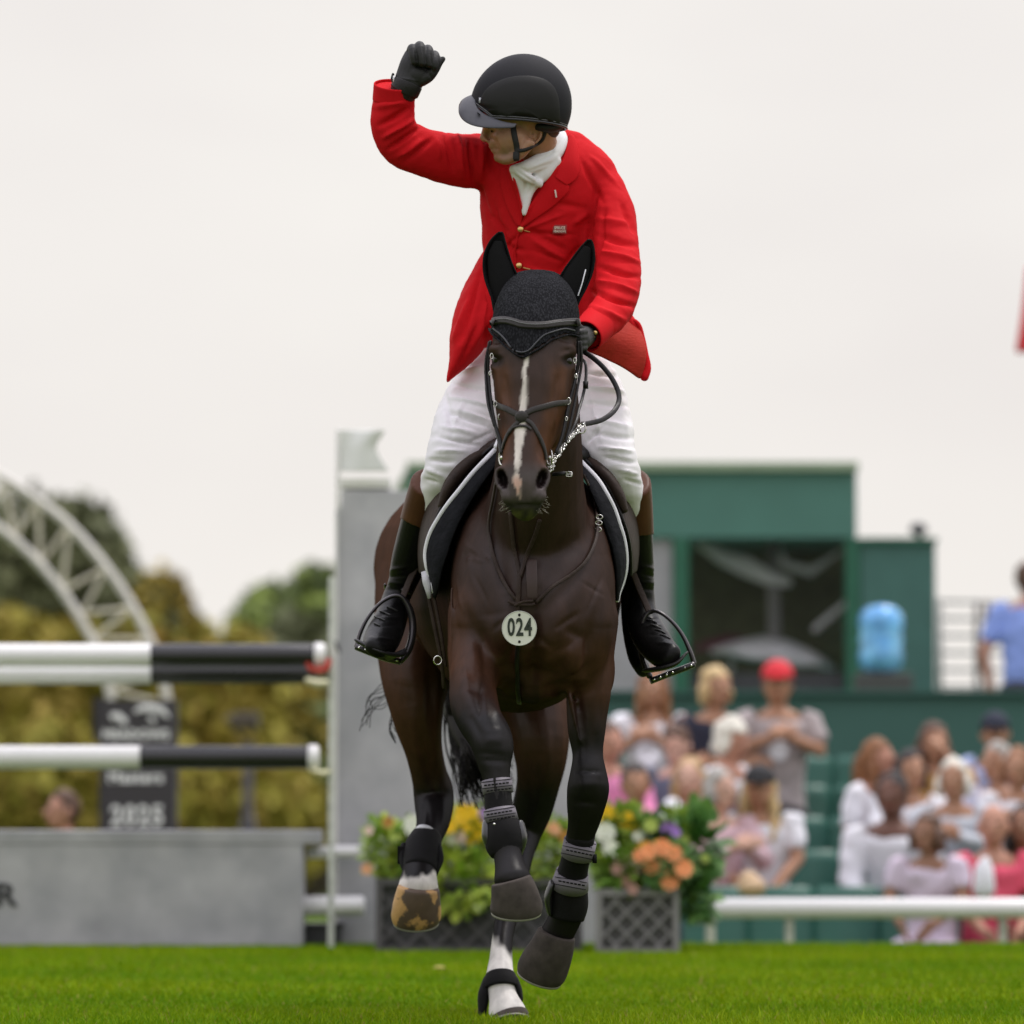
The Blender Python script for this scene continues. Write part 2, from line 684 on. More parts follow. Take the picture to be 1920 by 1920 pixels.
# ================================================================ the jump (21.3 m away)
YJ = yb(21.3)
def pole(a, b, r, segs, name='jump_pole', label='', caps=True, group=None):
    """segs: list of (t0, t1, material)"""
    root = empty(name, (a + b) / 2, label, 'jump pole', group)
    for t0, t1, m, nm in segs:
        mb = MB()
        mb.tube([a.lerp(b, t0), a.lerp(b, t1)], r, n=28, cap=0)
        o = mb.build(nm, m, root, mods=[BEV(.002)])
    if caps:
        d = (b - a).normalized()
        mb = MB()
        mb.tube([b + d * -.0, b + d * .035, b + d * .045], [r * 1.09, r * 1.09, r * .9], n=28, cap=.0)
        mb.build('end_cap', M_pwhite, root)
    return root
a = P(-330, 1229, YJ); b = P(590, 1229, YJ)
LL = 920.0
pole(a, b, .049, [(0, (283 + 330) / LL, M_pwhite, 'white_section'), ((283 + 330) / LL + .0004, 1, M_black, 'black_section')],
     label='thick white and black top jump pole in front, with white end cap')
YJ2 = yb(22.3) - .6
a = P(-330, 1262, YJ2); b = P(594, 1262, YJ2)
pole(a, b, .046, [(0, .664, M_pwhite, 'white_section'), (.6644, 1, M_black, 'black_section')],
     label='white and black jump pole just under and behind the top pole', caps=False)
a = P(-330, 1420, YJ); b = P(578, 1420, YJ)
pole(a, b, .049, [(0, (263 + 330) / 908, M_pwhite, 'white_section'), ((263 + 330) / 908 + .0004, 1, M_black, 'black_section')],
     label='white and black lower jump pole in front of the blackboard sign')

# jump stand with cups
st = empty('jump_stand', P(620, 1778, YJ + .05), 'slender off-white jump stand post against the tall grey panel', 'jump stand')
mb = MB(); c0 = P(621, 1778, YJ + .05); c1 = P(621, 1082, YJ + .05)
mb.box((c0 + c1) / 2, (.012, .02, (c1.z - c0.z) / 2))
mb.build('post', mat('aged_white_paint', (.62, .64, .58), rough=.5, var=.1), st, mods=[BEV(.003)], smooth=False)
mb = MB()
for z in range(18):
    q = c0.lerp(c1, .08 + z * .05)
    mb.tube([q + Vector((0, -.026, 0)), q + Vector((0, -.020, 0))], .004, n=8, cap=0, ref=Vector((1, 0, 0)))
mb.build('pin_holes', M_dark, st)
mb = MB()
mb.tube([P(617, 1240, YJ - .02), P(612, 1256, YJ - .03), P(600, 1259, YJ - .04), P(584, 1256, YJ - .03), P(577, 1246, YJ - .03)], [.012, .014, .014, .014, .01], [.035] * 5, n=12)
mb.build('pole_cup', M_red, st)
mb = MB()
mb.tube([P(612, 1281, YJ + .35), P(596, 1283, YJ + .35), P(576, 1276, YJ + .35)], [.016, .02, .014], [.035] * 3, n=12)
mb.build('pole_cup', M_cream, st)
mb = MB()
mb.tube([P(612, 1448, YJ - .0), P(600, 1450, YJ - .03), P(584, 1444, YJ - .03)], [.01, .012, .008], [.03] * 3, n=12)
mb.build('pole_cup', M_cream, st)
mb = MB(); mb.tube([P(630, 1205, YJ - .0), P(636, 1222, YJ)], .007, n=8); mb.build('pin', M_dark, st)

st2 = empty('jump_stand', P(-345, 1778, YJ + .05), 'slender off-white jump stand post at the far end of the poles', 'jump stand')
mb = MB(); d0 = P(-345, 1778, YJ + .05); mb.box((d0.x, d0.y, .82), (.012, .02, .82)); mb.build('post', mat('aged_white_paint', None), st2, mods=[BEV(.003)], smooth=False)
for y_ in (1262, 1452):
    mb = MB(); mb.tube([P(-345, y_ - 6, YJ), P(-335, y_, YJ - .03), P(-318, y_ - 2, YJ - .03)], [.012, .012, .010], [.035] * 3, n=12); mb.build('pole_cup', M_red, st2)

# grey jump wall
YW = yb(21.6)
wl = empty('jump_wall', P(280, 1778, YW), 'low grey mottled jump wall with a lighter capping board', 'jump wall')
mb = MB()
x0, x1 = P(-400, 1700, YW).x, P(567, 1700, YW).x
zt = P(0, 1583, YW).z
mb.box(((x0 + x1) / 2, YW + .15, zt / 2), ((x1 - x0) / 2, .15, zt / 2))
mb.build('panel', M_conc, wl, smooth=False, mods=[BEV(.004)])
mb = MB()
x1b = P(600, 1700, YW - .03).x
zc = P(0, 1558, YW).z
mb.box(((x0 + x1b) / 2, YW + .15, (zt + zc) / 2 + .001), ((x1b - x0) / 2, .153, (zc - zt) / 2))
mb.build('capping', M_conc, wl, smooth=False, mods=[BEV(.004)])
q = P(-6, 1680, YW)
lt = text('R', .135, Vector((P(31, 1680, YW).x, YW - .004, q.z)), Matrix.Rotation(R(90), 3, 'X').to_quaternion(), M_dark, 'lettering', wl, bold=.004, sx=1.15, align='RIGHT', ext=.002)

# short rails behind, seen between wall and stand
for (xa, xb, yy, rr, Y, lab) in ((578, 680, 1598, .027, YJ + .5, 'short upper white rail end behind the grey wall'),
                                 (562, 680, 1699, .042, YJ + .45, 'thick lower white rail end beside the grey wall')):
    mb = MB(); mb.tube([P(xa, yy, Y), P(xb, yy - 1, Y)], rr, n=20, cap=.25)
    tag(mb.build('rail_end', M_pwhite), lab, 'rail')
bx = empty('filler_box', P(592, 1776, YJ + .6), 'black low box behind the gap beside the grey wall', 'box')
mb = MB(); q0 = P(564, 1778, YJ + .5); q1 = P(640, 1737, YJ + .5)
mb.box(((q0.x + q1.x) / 2, YJ + .6, q1.z / 2), ((q1.x - q0.x) / 2, .1, q1.z / 2)); mb.build('body', M_dark, bx, smooth=False, mods=[BEV(.004)])
mb = MB(); mb.box(((q0.x + q1.x) / 2, YJ + .6, q1.z + .006), ((q1.x - q0.x) / 2 + .01, .11, .006)); mb.build('lid', M_dark, bx, smooth=False)

# tall grey panel (wing of the jump)
YP = yb(21.9)
pn = empty('jump_wing', P(870, 1778, YP), 'tall mottled grey jump wing panel standing behind the horse', 'jump wing')
mb = MB()
x0, x1 = P(628, 1700, YP).x, P(1120, 1700, YP).x
zt = P(800, 920, YP).z
o4 = [(x0, 0), (x1, 0), (x1, zt), (P(642, 0, YP).x, zt), (P(641, 0, YP).x, P(0, 948, YP).z), (x0, P(0, 952, YP).z)]
vs = [Vector((x, YP, z)) for x, z in o4] + [Vector((x, YP + .22, z)) for x, z in o4]
n = 6
mb.add(vs, [tuple(range(n))[::-1], tuple(range(n, 2 * n))] + [(i, (i + 1) % n, n + (i + 1) % n, n + i) for i in range(n)])
mb.build('panel', M_conc, pn, smooth=False, mods=[BEV(.005)])
mb = MB(); mb.box((x0 + .004, YP - .012, P(0, 1365, YP).z), (.006, .012, P(0, 952, YP).z / 2 - .02)); mb.build('edge_strip', M_white, pn, smooth=False)

# white flag on the wing
fl = empty('jump_flag', P(634, 950, YP - .05), 'small white marker flag with notched fly end on the grey wing', 'flag')
M_flag = mat('thin_white_cloth', (.82, .83, .80), rough=.8, var=.04)
mb = MB(); mb.tube([P(634, 955, YP - .05), P(634, 806, YP - .05)], .009, n=12); mb.build('flag_pole', M_white, fl)
rows = []
edge = [(725, 806), (713, 821), (702, 838), (712, 856), (720, 870), (731, 884)]
for i, (ex, ey) in enumerate(edge):
    rows.append([P(636 + (ex - 636) * t, 806 + (ey - 806) * (1 if 1 else 0), YP - .05 + .012 * math.sin(6 * t + i * .5)) for t in [k / 10 for k in range(11)]])
mb = MB(); mb.sheet(rows); mb.build('cloth', M_flag, fl, mods=[SUBS(2), SOLID(.002)])
mb = MB(); mb.box((P(688, 0, YP + .1).x, YP + .1, P(0, 908, YP + .1).z), (P(735, 0, YP).x - P(688, 0, YP).x, .1, .022)); mb.build('base_block', M_white, fl, smooth=False, mods=[BEV(.004)])

# ================================================================ planters with flowers
def lattice(x0, x1, z0, z1, Y, w, step, th):
    """crossing diagonal slats clipped to the rectangle"""
    mb = MB()
    for sg, yy in ((1, 0.0), (-1, .006)):
        c = -(z1 - z0)
        while c < (x1 - x0):
            # line x = x0 + c + t, z = t (sg=1) ; mirrored otherwise
            t0 = max(0, -c); t1 = min(z1 - z0, (x1 - x0) - c)
            if t1 - t0 > .01:
                a = Vector((x0 + c + t0, Y + yy, z0 + t0)); b = Vector((x0 + c + t1, Y + yy, z0 + t1))
                if sg < 0:
                    a.x = x0 + x1 - a.x; b.x = x0 + x1 - b.x
                mb.ribbon([a, b], [Vector((0, -1, 0))] * 2, w, th)
            c += step
    return mb
M_plant_l = mat('planter_charcoal', (.03, .03, .03), rough=.6, var=.1)
M_slat_d = mat('slat_dark_grey', (.085, .08, .082), rough=.6, var=.1)
M_plant_r = mat('planter_grey', (.06, .058, .056), rough=.6, var=.1)
M_slat_l = mat('slat_grey', (.22, .215, .21), rough=.6, var=.1)
M_soil = mat('soil', (.03, .022, .015), rough=.95, var=.4, vs=30)
def planter(px0, px1, pyt, Y, dep, mb_, ms_, label, step, w):
    x0, x1 = P(px0, 1700, Y).x, P(px1, 1700, Y).x
    zt = P(0, pyt, Y).z
    r = empty('flower_planter', ((x0 + x1) / 2, Y + dep / 2, 0), label, 'planter')
    mb = MB()
    t = .015
    mb.box(((x0 + x1) / 2, Y + .02, zt / 2), ((x1 - x0) / 2 - .004, .008, zt / 2))
    mb.box(((x0 + x1) / 2, Y + dep - .01, zt / 2), ((x1 - x0) / 2 - .004, .008, zt / 2))
    mb.box((x0 + .012, Y + dep / 2, zt / 2), (.008, dep / 2 - .03, zt / 2))
    mb.box((x1 - .012, Y + dep / 2, zt / 2), (.008, dep / 2 - .03, zt / 2))
    mb.build('box', mb_, r, smooth=False)
    fr = MB()
    fr.box((x0 + .01, Y - .002, zt / 2), (.014, .012, zt / 2 + .003))
    fr.box((x1 - .01, Y - .002, zt / 2), (.014, .012, zt / 2 + .003))
    fr.box(((x0 + x1) / 2, Y - .002, zt - .012), ((x1 - x0) / 2 - .026, .012, .014))
    fr.box(((x0 + x1) / 2, Y - .002, .012), ((x1 - x0) / 2 - .026, .012, .012))
    fr.build('frame', ms_, r, smooth=False)
    lattice(x0 + .02, x1 - .02, .02, zt - .02, Y - .0, w, step, .005).build('lattice', ms_, r, smooth=False)
    s_ = MB(); s_.box(((x0 + x1) / 2, Y + dep / 2, zt - .03), ((x1 - x0) / 2 - .03, dep / 2 - .03, .01)); s_.build('soil', M_soil, r, smooth=False)
    return r
planter(706, 1090, 1648, yb(20.9), .34, M_plant_l, M_slat_d, 'long charcoal lattice planter in front of the grey wing', .12, .017)
planter(1118, 1272, 1668, yb(20.7), .32, M_plant_r, M_slat_l, 'small grey lattice planter at the right end, full of flowers', .088, .012)

def leafmat(n, c, c2):
    m = mat(n, c, rough=.5, var=.3, vs=12, c2=c2, c2s=9, spec=.4)
    return m
M_leaf = [leafmat('leaf_mid_green', (.12, .25, .03), (.28, .38, .05)), leafmat('leaf_lime', (.36, .44, .05), (.18, .30, .03)),
          leafmat('leaf_deep_green', (.05, .14, .03), (.14, .28, .06))]
FCOL = {'yellow': (.78, .52, .01), 'white': (.78, .8, .68), 'orange': (.92, .40, .17), 'purple': (.42, .24, .62), 'pale pink': (.75, .58, .5),
        'rust': (.5, .26, .05), 'lime': (.45, .55, .12), 'salmon': (.75, .42, .22), 'dusty pink': (.5, .3, .24)}
def leaf_quad(mb, c, d, L, Wd, up):
    d = d.normalized()
    s_ = d.cross(up).normalized()
    k = d.cross(s_)
    vs = [c, c + d * L * .35 + s_ * Wd * .5 + k * L * .04, c + d * L * .75 + s_ * Wd * .38, c + d * L - k * L * .12, c + d * L * .75 - s_ * Wd * .38, c + d * L * .35 - s_ * Wd * .5 + k * L * .04, c + d * L * .5 - k * L * .03]
    mb.add(vs, [(0, 1, 6), (1, 2, 6), (2, 3, 6), (3, 4, 6), (4, 5, 6), (5, 0, 6)])
def flower(mb, c, r, q=9, fwd=Vector((0, -1, .25))):
    fwd = fwd.normalized()
    a = fwd.orthogonal().normalized()
    for lay, (rr, lift) in enumerate(((1.0, 0.0), (.68, .35), (.38, .55))):
        for i in range(q):
            an = 2 * math.pi * (i + lay * .5) / q + rnd.uniform(-.1, .1)
            d = Matrix.Rotation(an, 3, fwd) @ a
            base = c + fwd * r * lift * .3
            d2 = (d + fwd * (.15 + lift)).normalized()
            leaf_quad(mb, base, d2, r * rr, r * rr * .75, fwd)
    mb.ell(c + fwd * r * .2, (r * .25, r * .25, r * .25), nu=8, nv=6)
def flower_plant(px, py, Y, w, h, fol, blooms, label, pot_z, leafsize=.045, nleaf=120):
    """w,h in px: bushy plant; blooms list of (dx,dy,r px,colour)"""
    c = P(px, py, Y)
    base = Vector((c.x, Y + .02, pot_z))
    r = empty('flowering_plant', base, label, 'plant')
    st_ = MB(); s_ = S(Y)
    W_, H_ = w * s_ / 2, h * s_ / 2
    lf_ = MB()
    nleaf = int(nleaf * 3.8)
    for i in range(nleaf):
        a = rnd.uniform(0, 2 * math.pi); b = rnd.uniform(-1, 1); q = rnd.uniform(.2, 1.05) ** .6
        d = Vector((math.cos(a) * math.sqrt(1 - b * b), math.sin(a) * math.sqrt(1 - b * b), b))
        p = c + Vector((d.x * W_ * q, d.y * min(W_, .16) * q, d.z * H_ * q))
        leaf_quad(lf_, p, (d + Vector((0, 0, rnd.uniform(-.5, .5)))), leafsize * 1.1 * rnd.uniform(.5, 1.2), leafsize * rnd.uniform(.5, .9), Vector((rnd.uniform(-.5, .5), -.5, 1)).normalized())
        if i % 24 == 0:
            st_.tube([base + Vector((rnd.uniform(-.03, .03), 0, 0)), base.lerp(p, .5) + Vector((0, 0, .02)), p], [.003, .0025, .0015], n=5, cap=0)
    lf_.build('leaves', M_leaf[fol], r, smooth=False)
    st_.build('stems', M_leaf[0], r)
    for dx, dy, rr, colr in blooms:
        fb = MB()
        fc = P(px + dx, py + dy, Y - .06 - rnd.uniform(0, .06))
        flower(fb, fc, rr * s_)
        m = mat('petals_' + colr.replace(' ', '_'), FCOL[colr], rough=.6, var=.15, vs=30)
        fb.build('flower', m, r, smooth=False)
    return r
YF = yb(20.98)
zl = P(0, 1655, YF).z
flower_plant(716, 1590, YF - .02, 66, 110, 1, [(-24, -32, 10, 'pale pink'), (-28, 40, 13, 'salmon'), (12, -48, 13, 'rust')], 'loose lime plant at the left end with small pale and salmon blooms', zl, nleaf=70)
flower_plant(778, 1600, YF, 90, 120, 0, [(0, -52, 24, 'white'), (-40, -30, 10, 'lime')], 'green plant with a round white bloom behind the raised left hoof', zl)
flower_plant(872, 1585, YF, 100, 130, 1, [(2, -55, 27, 'yellow'), (12, -26, 30, 'yellow'), (-30, -35, 16, 'yellow'), (-18, -10, 17, 'white'), (-8, -15, 13, 'pale pink')], 'tall yellow flowering plant between the two near legs', zl)
flower_plant(862, 1655, YF - .08, 150, 100, 1, [(-40, -20, 9, 'lime'), (20, -22, 11, 'lime')], 'trailing leafy plant hanging over the front of the charcoal planter', zl, leafsize=.06, nleaf=80)
flower_plant(915, 1540, YF + .04, 50, 60, 0, [(-5, -12, 16, 'purple')], 'slim plant with one violet bloom behind the raised foreleg', zl, nleaf=40)
flower_plant(1030, 1600, YF, 110, 120, 1, [(8, -45, 15, 'salmon'), (28, -32, 13, 'rust'), (-20, -10, 12, 'lime'), (15, 10, 13, 'lime'), (30, 45, 10, 'yellow')], 'lime green plant with apricot blooms between the two inner legs', zl, nleaf=130)
zr = P(0, 1675, YF - .2).z
YR = YF - .15
flower_plant(1160, 1545, YR + .08, 110, 60, 0, [(-22, -18, 20, 'yellow'), (14, -6, 20, 'yellow'), (38, 10, 14, 'yellow'), (-30, 2, 12, 'yellow')], 'row of deep yellow blooms at the top of the right planter', zr, nleaf=70)
flower_plant(1140, 1580, YR, 70, 90, 0, [(-6, -18, 22, 'white'), (5, 12, 17, 'white'), (14, 26, 16, 'pale pink'), (34, 36, 17, 'pale pink'), (50, 52, 14, 'pale pink')], 'creamy white and blush flowers beside the right foreleg', zr, nleaf=80)
flower_plant(1205, 1570, YR + .05, 80, 70, 2, [(-8, -2, 12, 'white'), (2, 18, 15, 'yellow'), (28, 16, 13, 'yellow'), (15, -22, 15, 'lime')], 'green plant with a small white and two yellow blooms in the middle', zr, nleaf=90)
flower_plant(1262, 1560, YR + .06, 70, 80, 0, [(-8, -6, 18, 'purple'), (18, 14, 15, 'lime'), (6, 2, 10, 'purple')], 'violet flowered plant at the back of the right planter', zr, nleaf=70)
flower_plant(1308, 1590, YR + .05, 62, 140, 2, [(14, 20, 10, 'lime'), (-6, 40, 9, 'lime')], 'dark leafy plant rising at the right corner of the planter', zr, leafsize=.085, nleaf=42)
flower_plant(1250, 1625, YR - .1, 90, 80, 2, [(-34, -28, 18, 'orange'), (-8, -34, 20, 'orange'), (14, -24, 18, 'orange'), (-28, 0, 18, 'orange'), (32, 4, 20, 'orange'), (6, 28, 20, 'orange'), (-50, -20, 15, 'orange')], 'cluster of big orange blooms hanging over the right planter', zr, nleaf=80)
flower_plant(1165, 1630, YR - .05, 100, 80, 0, [(-8, -2, 14, 'dusty pink'), (10, 22, 15, 'dusty pink'), (22, 38, 12, 'dusty pink')], 'low green plant with dusty pink blooms above the lattice front', zr, nleaf=100)
flower_plant(1305, 1680, YR - .02, 60, 90, 2, [], 'trailing dark foliage drooping past the right side of the planter', zr - .1, leafsize=.06, nleaf=34)

# ================================================================ white rail on the right
YRl = yb(23.8)
M_dull = mat('dull_cream', (.34, .36, .27), rough=.6, var=.1)
rl = empty('arena_rail', (P(1620, 0, YRl).x, YRl, gz(0, YRl)), 'long white arena rail in front of the green grandstand', 'rail')
mb = MB(); mb.tube([P(1333, 1703, YRl), P(2300, 1703, YRl)], .047, n=24, cap=.1); mb.build('top_rail', M_pwhite, rl)
for px in (1480, 1880, 2240):
    a = P(px, 1720, YRl); mb = MB(); mb.tube([Vector((a.x, YRl, gz(0, YRl) - .02)), Vector((a.x, YRl, a.z + .01))], .02, n=14, cap=0); mb.build('post', M_dull, rl)
mb = MB(); a = P(1332, 1735, YRl + .2); mb.tube([Vector((a.x, YRl + .2, gz(0, YRl))), a + Vector((0, 0, .03))], .022, n=12, cap=.2)
mb.tube([P(1290, 1727, YRl + .2), P(1345, 1722, YRl + .2)], .02, n=12, cap=.2)
tag(mb.build('rail_bracket', M_dull), 'cream rail bracket at the left end of the white rail beside the flowers', 'bracket')

# ================================================================ grandstand
M_seat = mat('green_seat_plastic', (.028, .12, .088), rough=.45, var=.1)
M_step = mat('dark_stand_step', (.03, .06, .055), rough=.8, var=.2)
gs = empty('grandstand', (2.2, yb(26), -.9), 'dark green stepped grandstand under the spectators', 'grandstand')
tiers = []
for i in range(5):
    y0 = yb(24.9 + i * .95)
    z1 = -0.62 + i * .17
    mb = MB(); mb.box((2.6, y0 + .475 - .0015 * i, (z1 - 1.1) / 2), (3.6, .474, (z1 + 1.1) / 2)); mb.build('step', M_step, gs, smooth=False)
    tiers.append((y0, z1))
sw = empty('green_wall', (2.5, yb(30.2), -.9), 'plain dark green wall behind the top row of spectators', 'wall')
YG = yb(30.2)
mb = MB(); zt = P(0, 1302, YG).z; mb.box((3.4, YG + .05, (zt - 1) / 2), (P(0, 0, YG).x * 0 + 3.3, .05, (zt + 1) / 2)); mb.build('boards', M_gwall, sw, smooth=False)
mb = MB(); mb.box((3.4, YG + .04, zt + .012), (3.32, .09, .012)); mb.build('capping', M_gwall, sw, smooth=False)

def seat_proto():
    r = empty('stadium_seat', (0, 0, 0), 'x', 'seat', 'folding green seats in the grandstand')
    mb = MB()
    mb.box((0, 0, .40), (.16, .2, .018))
    mb.build('seat', M_seat, r, mods=[BEV(.015, 3)])
    mb = MB()
    rows = [[Vector((x, .2 + .06 * ((z - .42) / .4) - .04 * (1 - (x / .165) ** 2) + .03, z)) for x in (-.165, -.11, -.055, 0, .055, .11, .165)] for z in (.42, .55, .7, .8)]
    mb.sheet(rows); mb.build('backrest', M_seat, r, mods=[SUBS(1), SOLID(.02)])
    for sx in (-.12, .12):
        mb = MB(); mb.tube([Vector((sx, .05, .39)), Vector((sx, .08, .0))], .014, n=8, cap=0); mb.build('leg', M_dark, r)
    return r
proto = seat_proto()
seat_kids = [x for x in COL.objects if x.parent == proto]
def seat_at(x, y, z, lab, first=[True]):
    if first[0]:
        o = proto; first[0] = False
    else:
        o = proto.copy(); COL.objects.link(o)
        for k in seat_kids:
            c = k.copy(); COL.objects.link(c); c.parent = o
    o.location = (x, y, z); o['label'] = lab
    return o
rown = ['front', 'second', 'third', 'fourth', 'top']
for i, (y0, z1) in enumerate(tiers):
    d = y0 + .4 + 14
    pxs = {0: [1345, 1470, 1595, 1720, 1850, 1975], 1: [1400, 1522, 1642, 1765], 2: [1500, 1618], 3: [1506, 1622], 4: [1512, 1624]}[i]
    for k, px in enumerate(pxs):
        x = (px - 960) / F * d
        nth = ['leftmost', 'second', 'third', 'fourth', 'fifth', 'rightmost'][k]
        seat_at(x, y0 + .45, z1, f'green plastic stadium seat, {nth} from the left in the {rown[i]} row')

# ================================================================ the green booth on its deck
YB = yb(34)
dk = empty('deck', (3, yb(35), -.9), 'raised dark green deck carrying the booth behind the wall', 'deck')
mb = MB(); mb.box((3.2, yb(35.1), -.25), (4.0, 2.3, .65)); mb.build('platform', M_gwall, dk, smooth=False)
bt = empty('green_booth', (P(1180, 0, YB).x, YB + .8, .4), 'green commentary booth with pale roof edge and large dark window', 'booth')
def pbox(mb, x0, x1, y0, y1, Y, dep):
    a, b = P(x0, y0, Y), P(x1, y1, Y)
    mb.box(((a.x + b.x) / 2, Y + dep / 2, (a.z + b.z) / 2), (abs(b.x - a.x) / 2, dep / 2, abs(a.z - b.z) / 2))
    return mb
pbox(MB(), 765, 1606, 882, 1008, YB, 1.8).build('fascia', M_green, bt, smooth=False)
pbox(MB(), 762, 1610, 866, 881, YB - .06, 1.95).build('roof_edge', M_greenl, bt, smooth=False)
sl = MB()
a = [P(768, 868, YB + .1), P(735, 925, YB + .1), P(768, 925, YB + .1)]
sl.add(a + [p + Vector((0, 1.5, 0)) for p in a], [(0, 1, 2), (3, 5, 4), (0, 3, 4, 1), (1, 4, 5, 2), (2, 5, 3, 0)]); sl.build('roof_slope', M_greenl, bt, smooth=False)
pbox(MB(), 1262, 1292, 1009, 1300, YB, .1).build('post', M_greend, bt, smooth=False)
pbox(MB(), 1586, 1612, 1009, 1300, YB, .1).build('post', M_greend, bt, smooth=False)
pbox(MB(), 1120, 1261, 1009, 1300, YB + .05, .05).build('side_panel', mat('grey_blind', (.36, .35, .36), rough=.7, var=.1), bt, smooth=False)
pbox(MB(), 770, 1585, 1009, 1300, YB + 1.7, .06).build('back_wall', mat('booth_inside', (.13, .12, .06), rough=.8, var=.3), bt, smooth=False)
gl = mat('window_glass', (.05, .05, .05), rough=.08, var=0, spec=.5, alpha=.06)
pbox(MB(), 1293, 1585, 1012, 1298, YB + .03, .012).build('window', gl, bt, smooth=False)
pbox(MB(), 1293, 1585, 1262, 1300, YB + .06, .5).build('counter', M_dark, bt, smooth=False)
bt2 = empty('booth_annex', (P(1680, 0, YB).x, YB + .8, .4), 'lower dark green annex at the right of the booth', 'annex')
pbox(MB(), 1613, 1755, 1018, 1330, YB + .02, 1.6).build('wall', mat('annex_green', (.055, .15, .125), rough=.6, var=.1), bt2, smooth=False)
pbox(MB(), 1611, 1758, 1008, 1017, YB - .02, 1.7).build('roof', M_greend, bt2, smooth=False)
# reflections of parasols in the window glass, built as solid shapes inside
M_par = mat('grey_parasol_cloth', (.85, .83, .86), rough=.8, var=.1)
M_pur = mat('plum_parasol_cloth', (.22, .05, .09), rough=.8, var=.1)
def reflected_parasol(px, py, Y, w, h, lab, m, tilt=0.0, up=True):
    c = P(px, py, Y)
    r = empty('reflected_parasol', Vector((c.x, Y, .4)), lab, 'reflected_parasol')
    mb = MB(); W_ = w * S(Y) / 2; H_ = h * S(Y)
    rows = []
    for i in range(5):
        t = i / 4
        rows.append([c + Matrix.Rotation(tilt, 3, 'Y') @ Vector((W_ * t * math.cos(a), .35 * t * math.sin(a), H_ * (1 - t ** 1.6) - .02 * t * abs(math.sin(4 * a)))) for a in [2 * math.pi * k / 24 for k in range(25)]])
    mb.sheet(rows); mb.build('canopy', m, r, mods=[SOLID(.006)])
    mb = MB(); mb.tube([Vector((c.x, Y, .41)), Vector((c.x, Y, c.z + H_ * .8))], .018, n=10, cap=0); mb.build('pole', M_par, r)
    return r
reflected_parasol(1450, 1235, YB + .8, 240, 40, 'window reflection of a wide grey umbrella, built low inside the booth', M_par, R(8))
reflected_parasol(1370, 1216, YB + 1.1, 150, 26, 'window reflection of a plum umbrella, built half behind the grey one', M_pur)
# folded shapes of the same window reflections, also built solid
mb = MB()
for (x0, y0, x1, y1, r0, r1) in ((1310, 1018, 1400, 1062, .03, .07), (1400, 1062, 1480, 1092, .07, .03)):
    mb.tube([P(x0, y0, YB + .7), P((x0 + x1) / 2, (y0 + y1) / 2 + 6, YB + .7), P(x1, y1, YB + .7)], [r0, (r0 + r1) / 2, r1], [.02] * 3, n=10)
tag(mb.build('reflected_cloth', M_par), 'reflected grey cloth, built as a shape at the left inside the booth window', 'reflected_cloth')
mb = MB()
mb.tube([P(1448, 1014, YB + .75), P(1470, 1058, YB + .75), P(1520, 1072, YB + .75), P(1575, 1035, YB + .75)], [.04, .03, .035, .012], [.02] * 4, n=10)
tag(mb.build('reflected_cloth', M_par), 'reflected loop of grey cloth, built at the right inside the booth window', 'reflected_cloth')
mb = MB(); mb.tube([P(1449, 1020, YB + .72), P(1453, 1235, YB + .72)], .045, [.03] * 2, n=12, cap=0)
tag(mb.build('pole', mat('dull_pole_grey', (.25, .24, .24), var=.1)), 'reflected thick grey upright, built in the middle of the booth window', 'pole')  # upright standing in for a reflection in the glass
mb = MB(); mb.tube([P(1528, 1180, YB + .65), P(1590, 1128, YB + .65)], .022, n=10)
tag(mb.build('reflected_strut', M_par), 'reflected slanted pale bar, built at the lower right of the booth window', 'reflected_strut')

# water cooler bottle
YC = yb(32.2)
wc = empty('water_cooler', P(1655, 1300, YC), 'blue water cooler bottle on a dark base beside the annex', 'water cooler')
gb = mat('blue_water_plastic', (.10, .36, .78), rough=.15, var=.5, vs=9, c2=(.22, .6, .9), c2s=7, spec=.8)
mb = MB()
prof = [(1257, 30), (1250, 40), (1225, 42), (1215, 38), (1200, 42), (1185, 38), (1170, 42), (1152, 40), (1140, 28)]
mb.tube([P(1652, y, YC) for y, r in prof], [r * S(YC) for y, r in prof], n=24, cap=.2); mb.build('bottle', gb, wc)
mb = MB(); pbox(mb, 1605, 1712, 1262, 1310, YC - .15, .3); mb.build('base', mat('cooler_base', (.07, .075, .07), var=.1), wc, smooth=False, mods=[BEV(.01)])
# small dark object on the annex roof, built as a camera housing
fo = empty('floodlight', P(1722, 1012, YB), 'small dark object on top of the annex, built as a camera housing', 'floodlight')
mb = MB(); mb.ell(P(1722, 992, YB + .2), (.06, .07, .045)); mb.build('housing', M_dark, fo)
mb = MB(); mb.box(P(1724, 1004, YB + .2), (.02, .02, .035)); mb.build('bracket', M_dark, fo)

# white railing beside the annex
YL = yb(34.5)
wr = empty('white_railing', P(1815, 1310, YL), 'pale railing of thin horizontal bars beside the man in blue', 'railing')
M_rail = mat('pale_rail', (.5, .49, .47), rough=.5, var=.1)
for y in (1128, 1160, 1192, 1224, 1256, 1288):
    mb = MB(); mb.tube([P(1757, y, YL), P(2020, y + 1, YL)], .012, n=8, cap=0); mb.build('bar', M_rail, wr)
for px in (1762, 1990):
    mb = MB(); mb.tube([P(px, 1122, YL), P(px, 1330, YL)], .02, n=8, cap=0); mb.build('post', M_rail, wr)
for px in (1832, 1850):
    mb = MB(); mb.tube([P(px, 1126, YL), P(px, 1330, YL)], .018, n=8, cap=0); mb.build('post', mat('brown_grey_post', (.14, .12, .12), var=.1), wr)

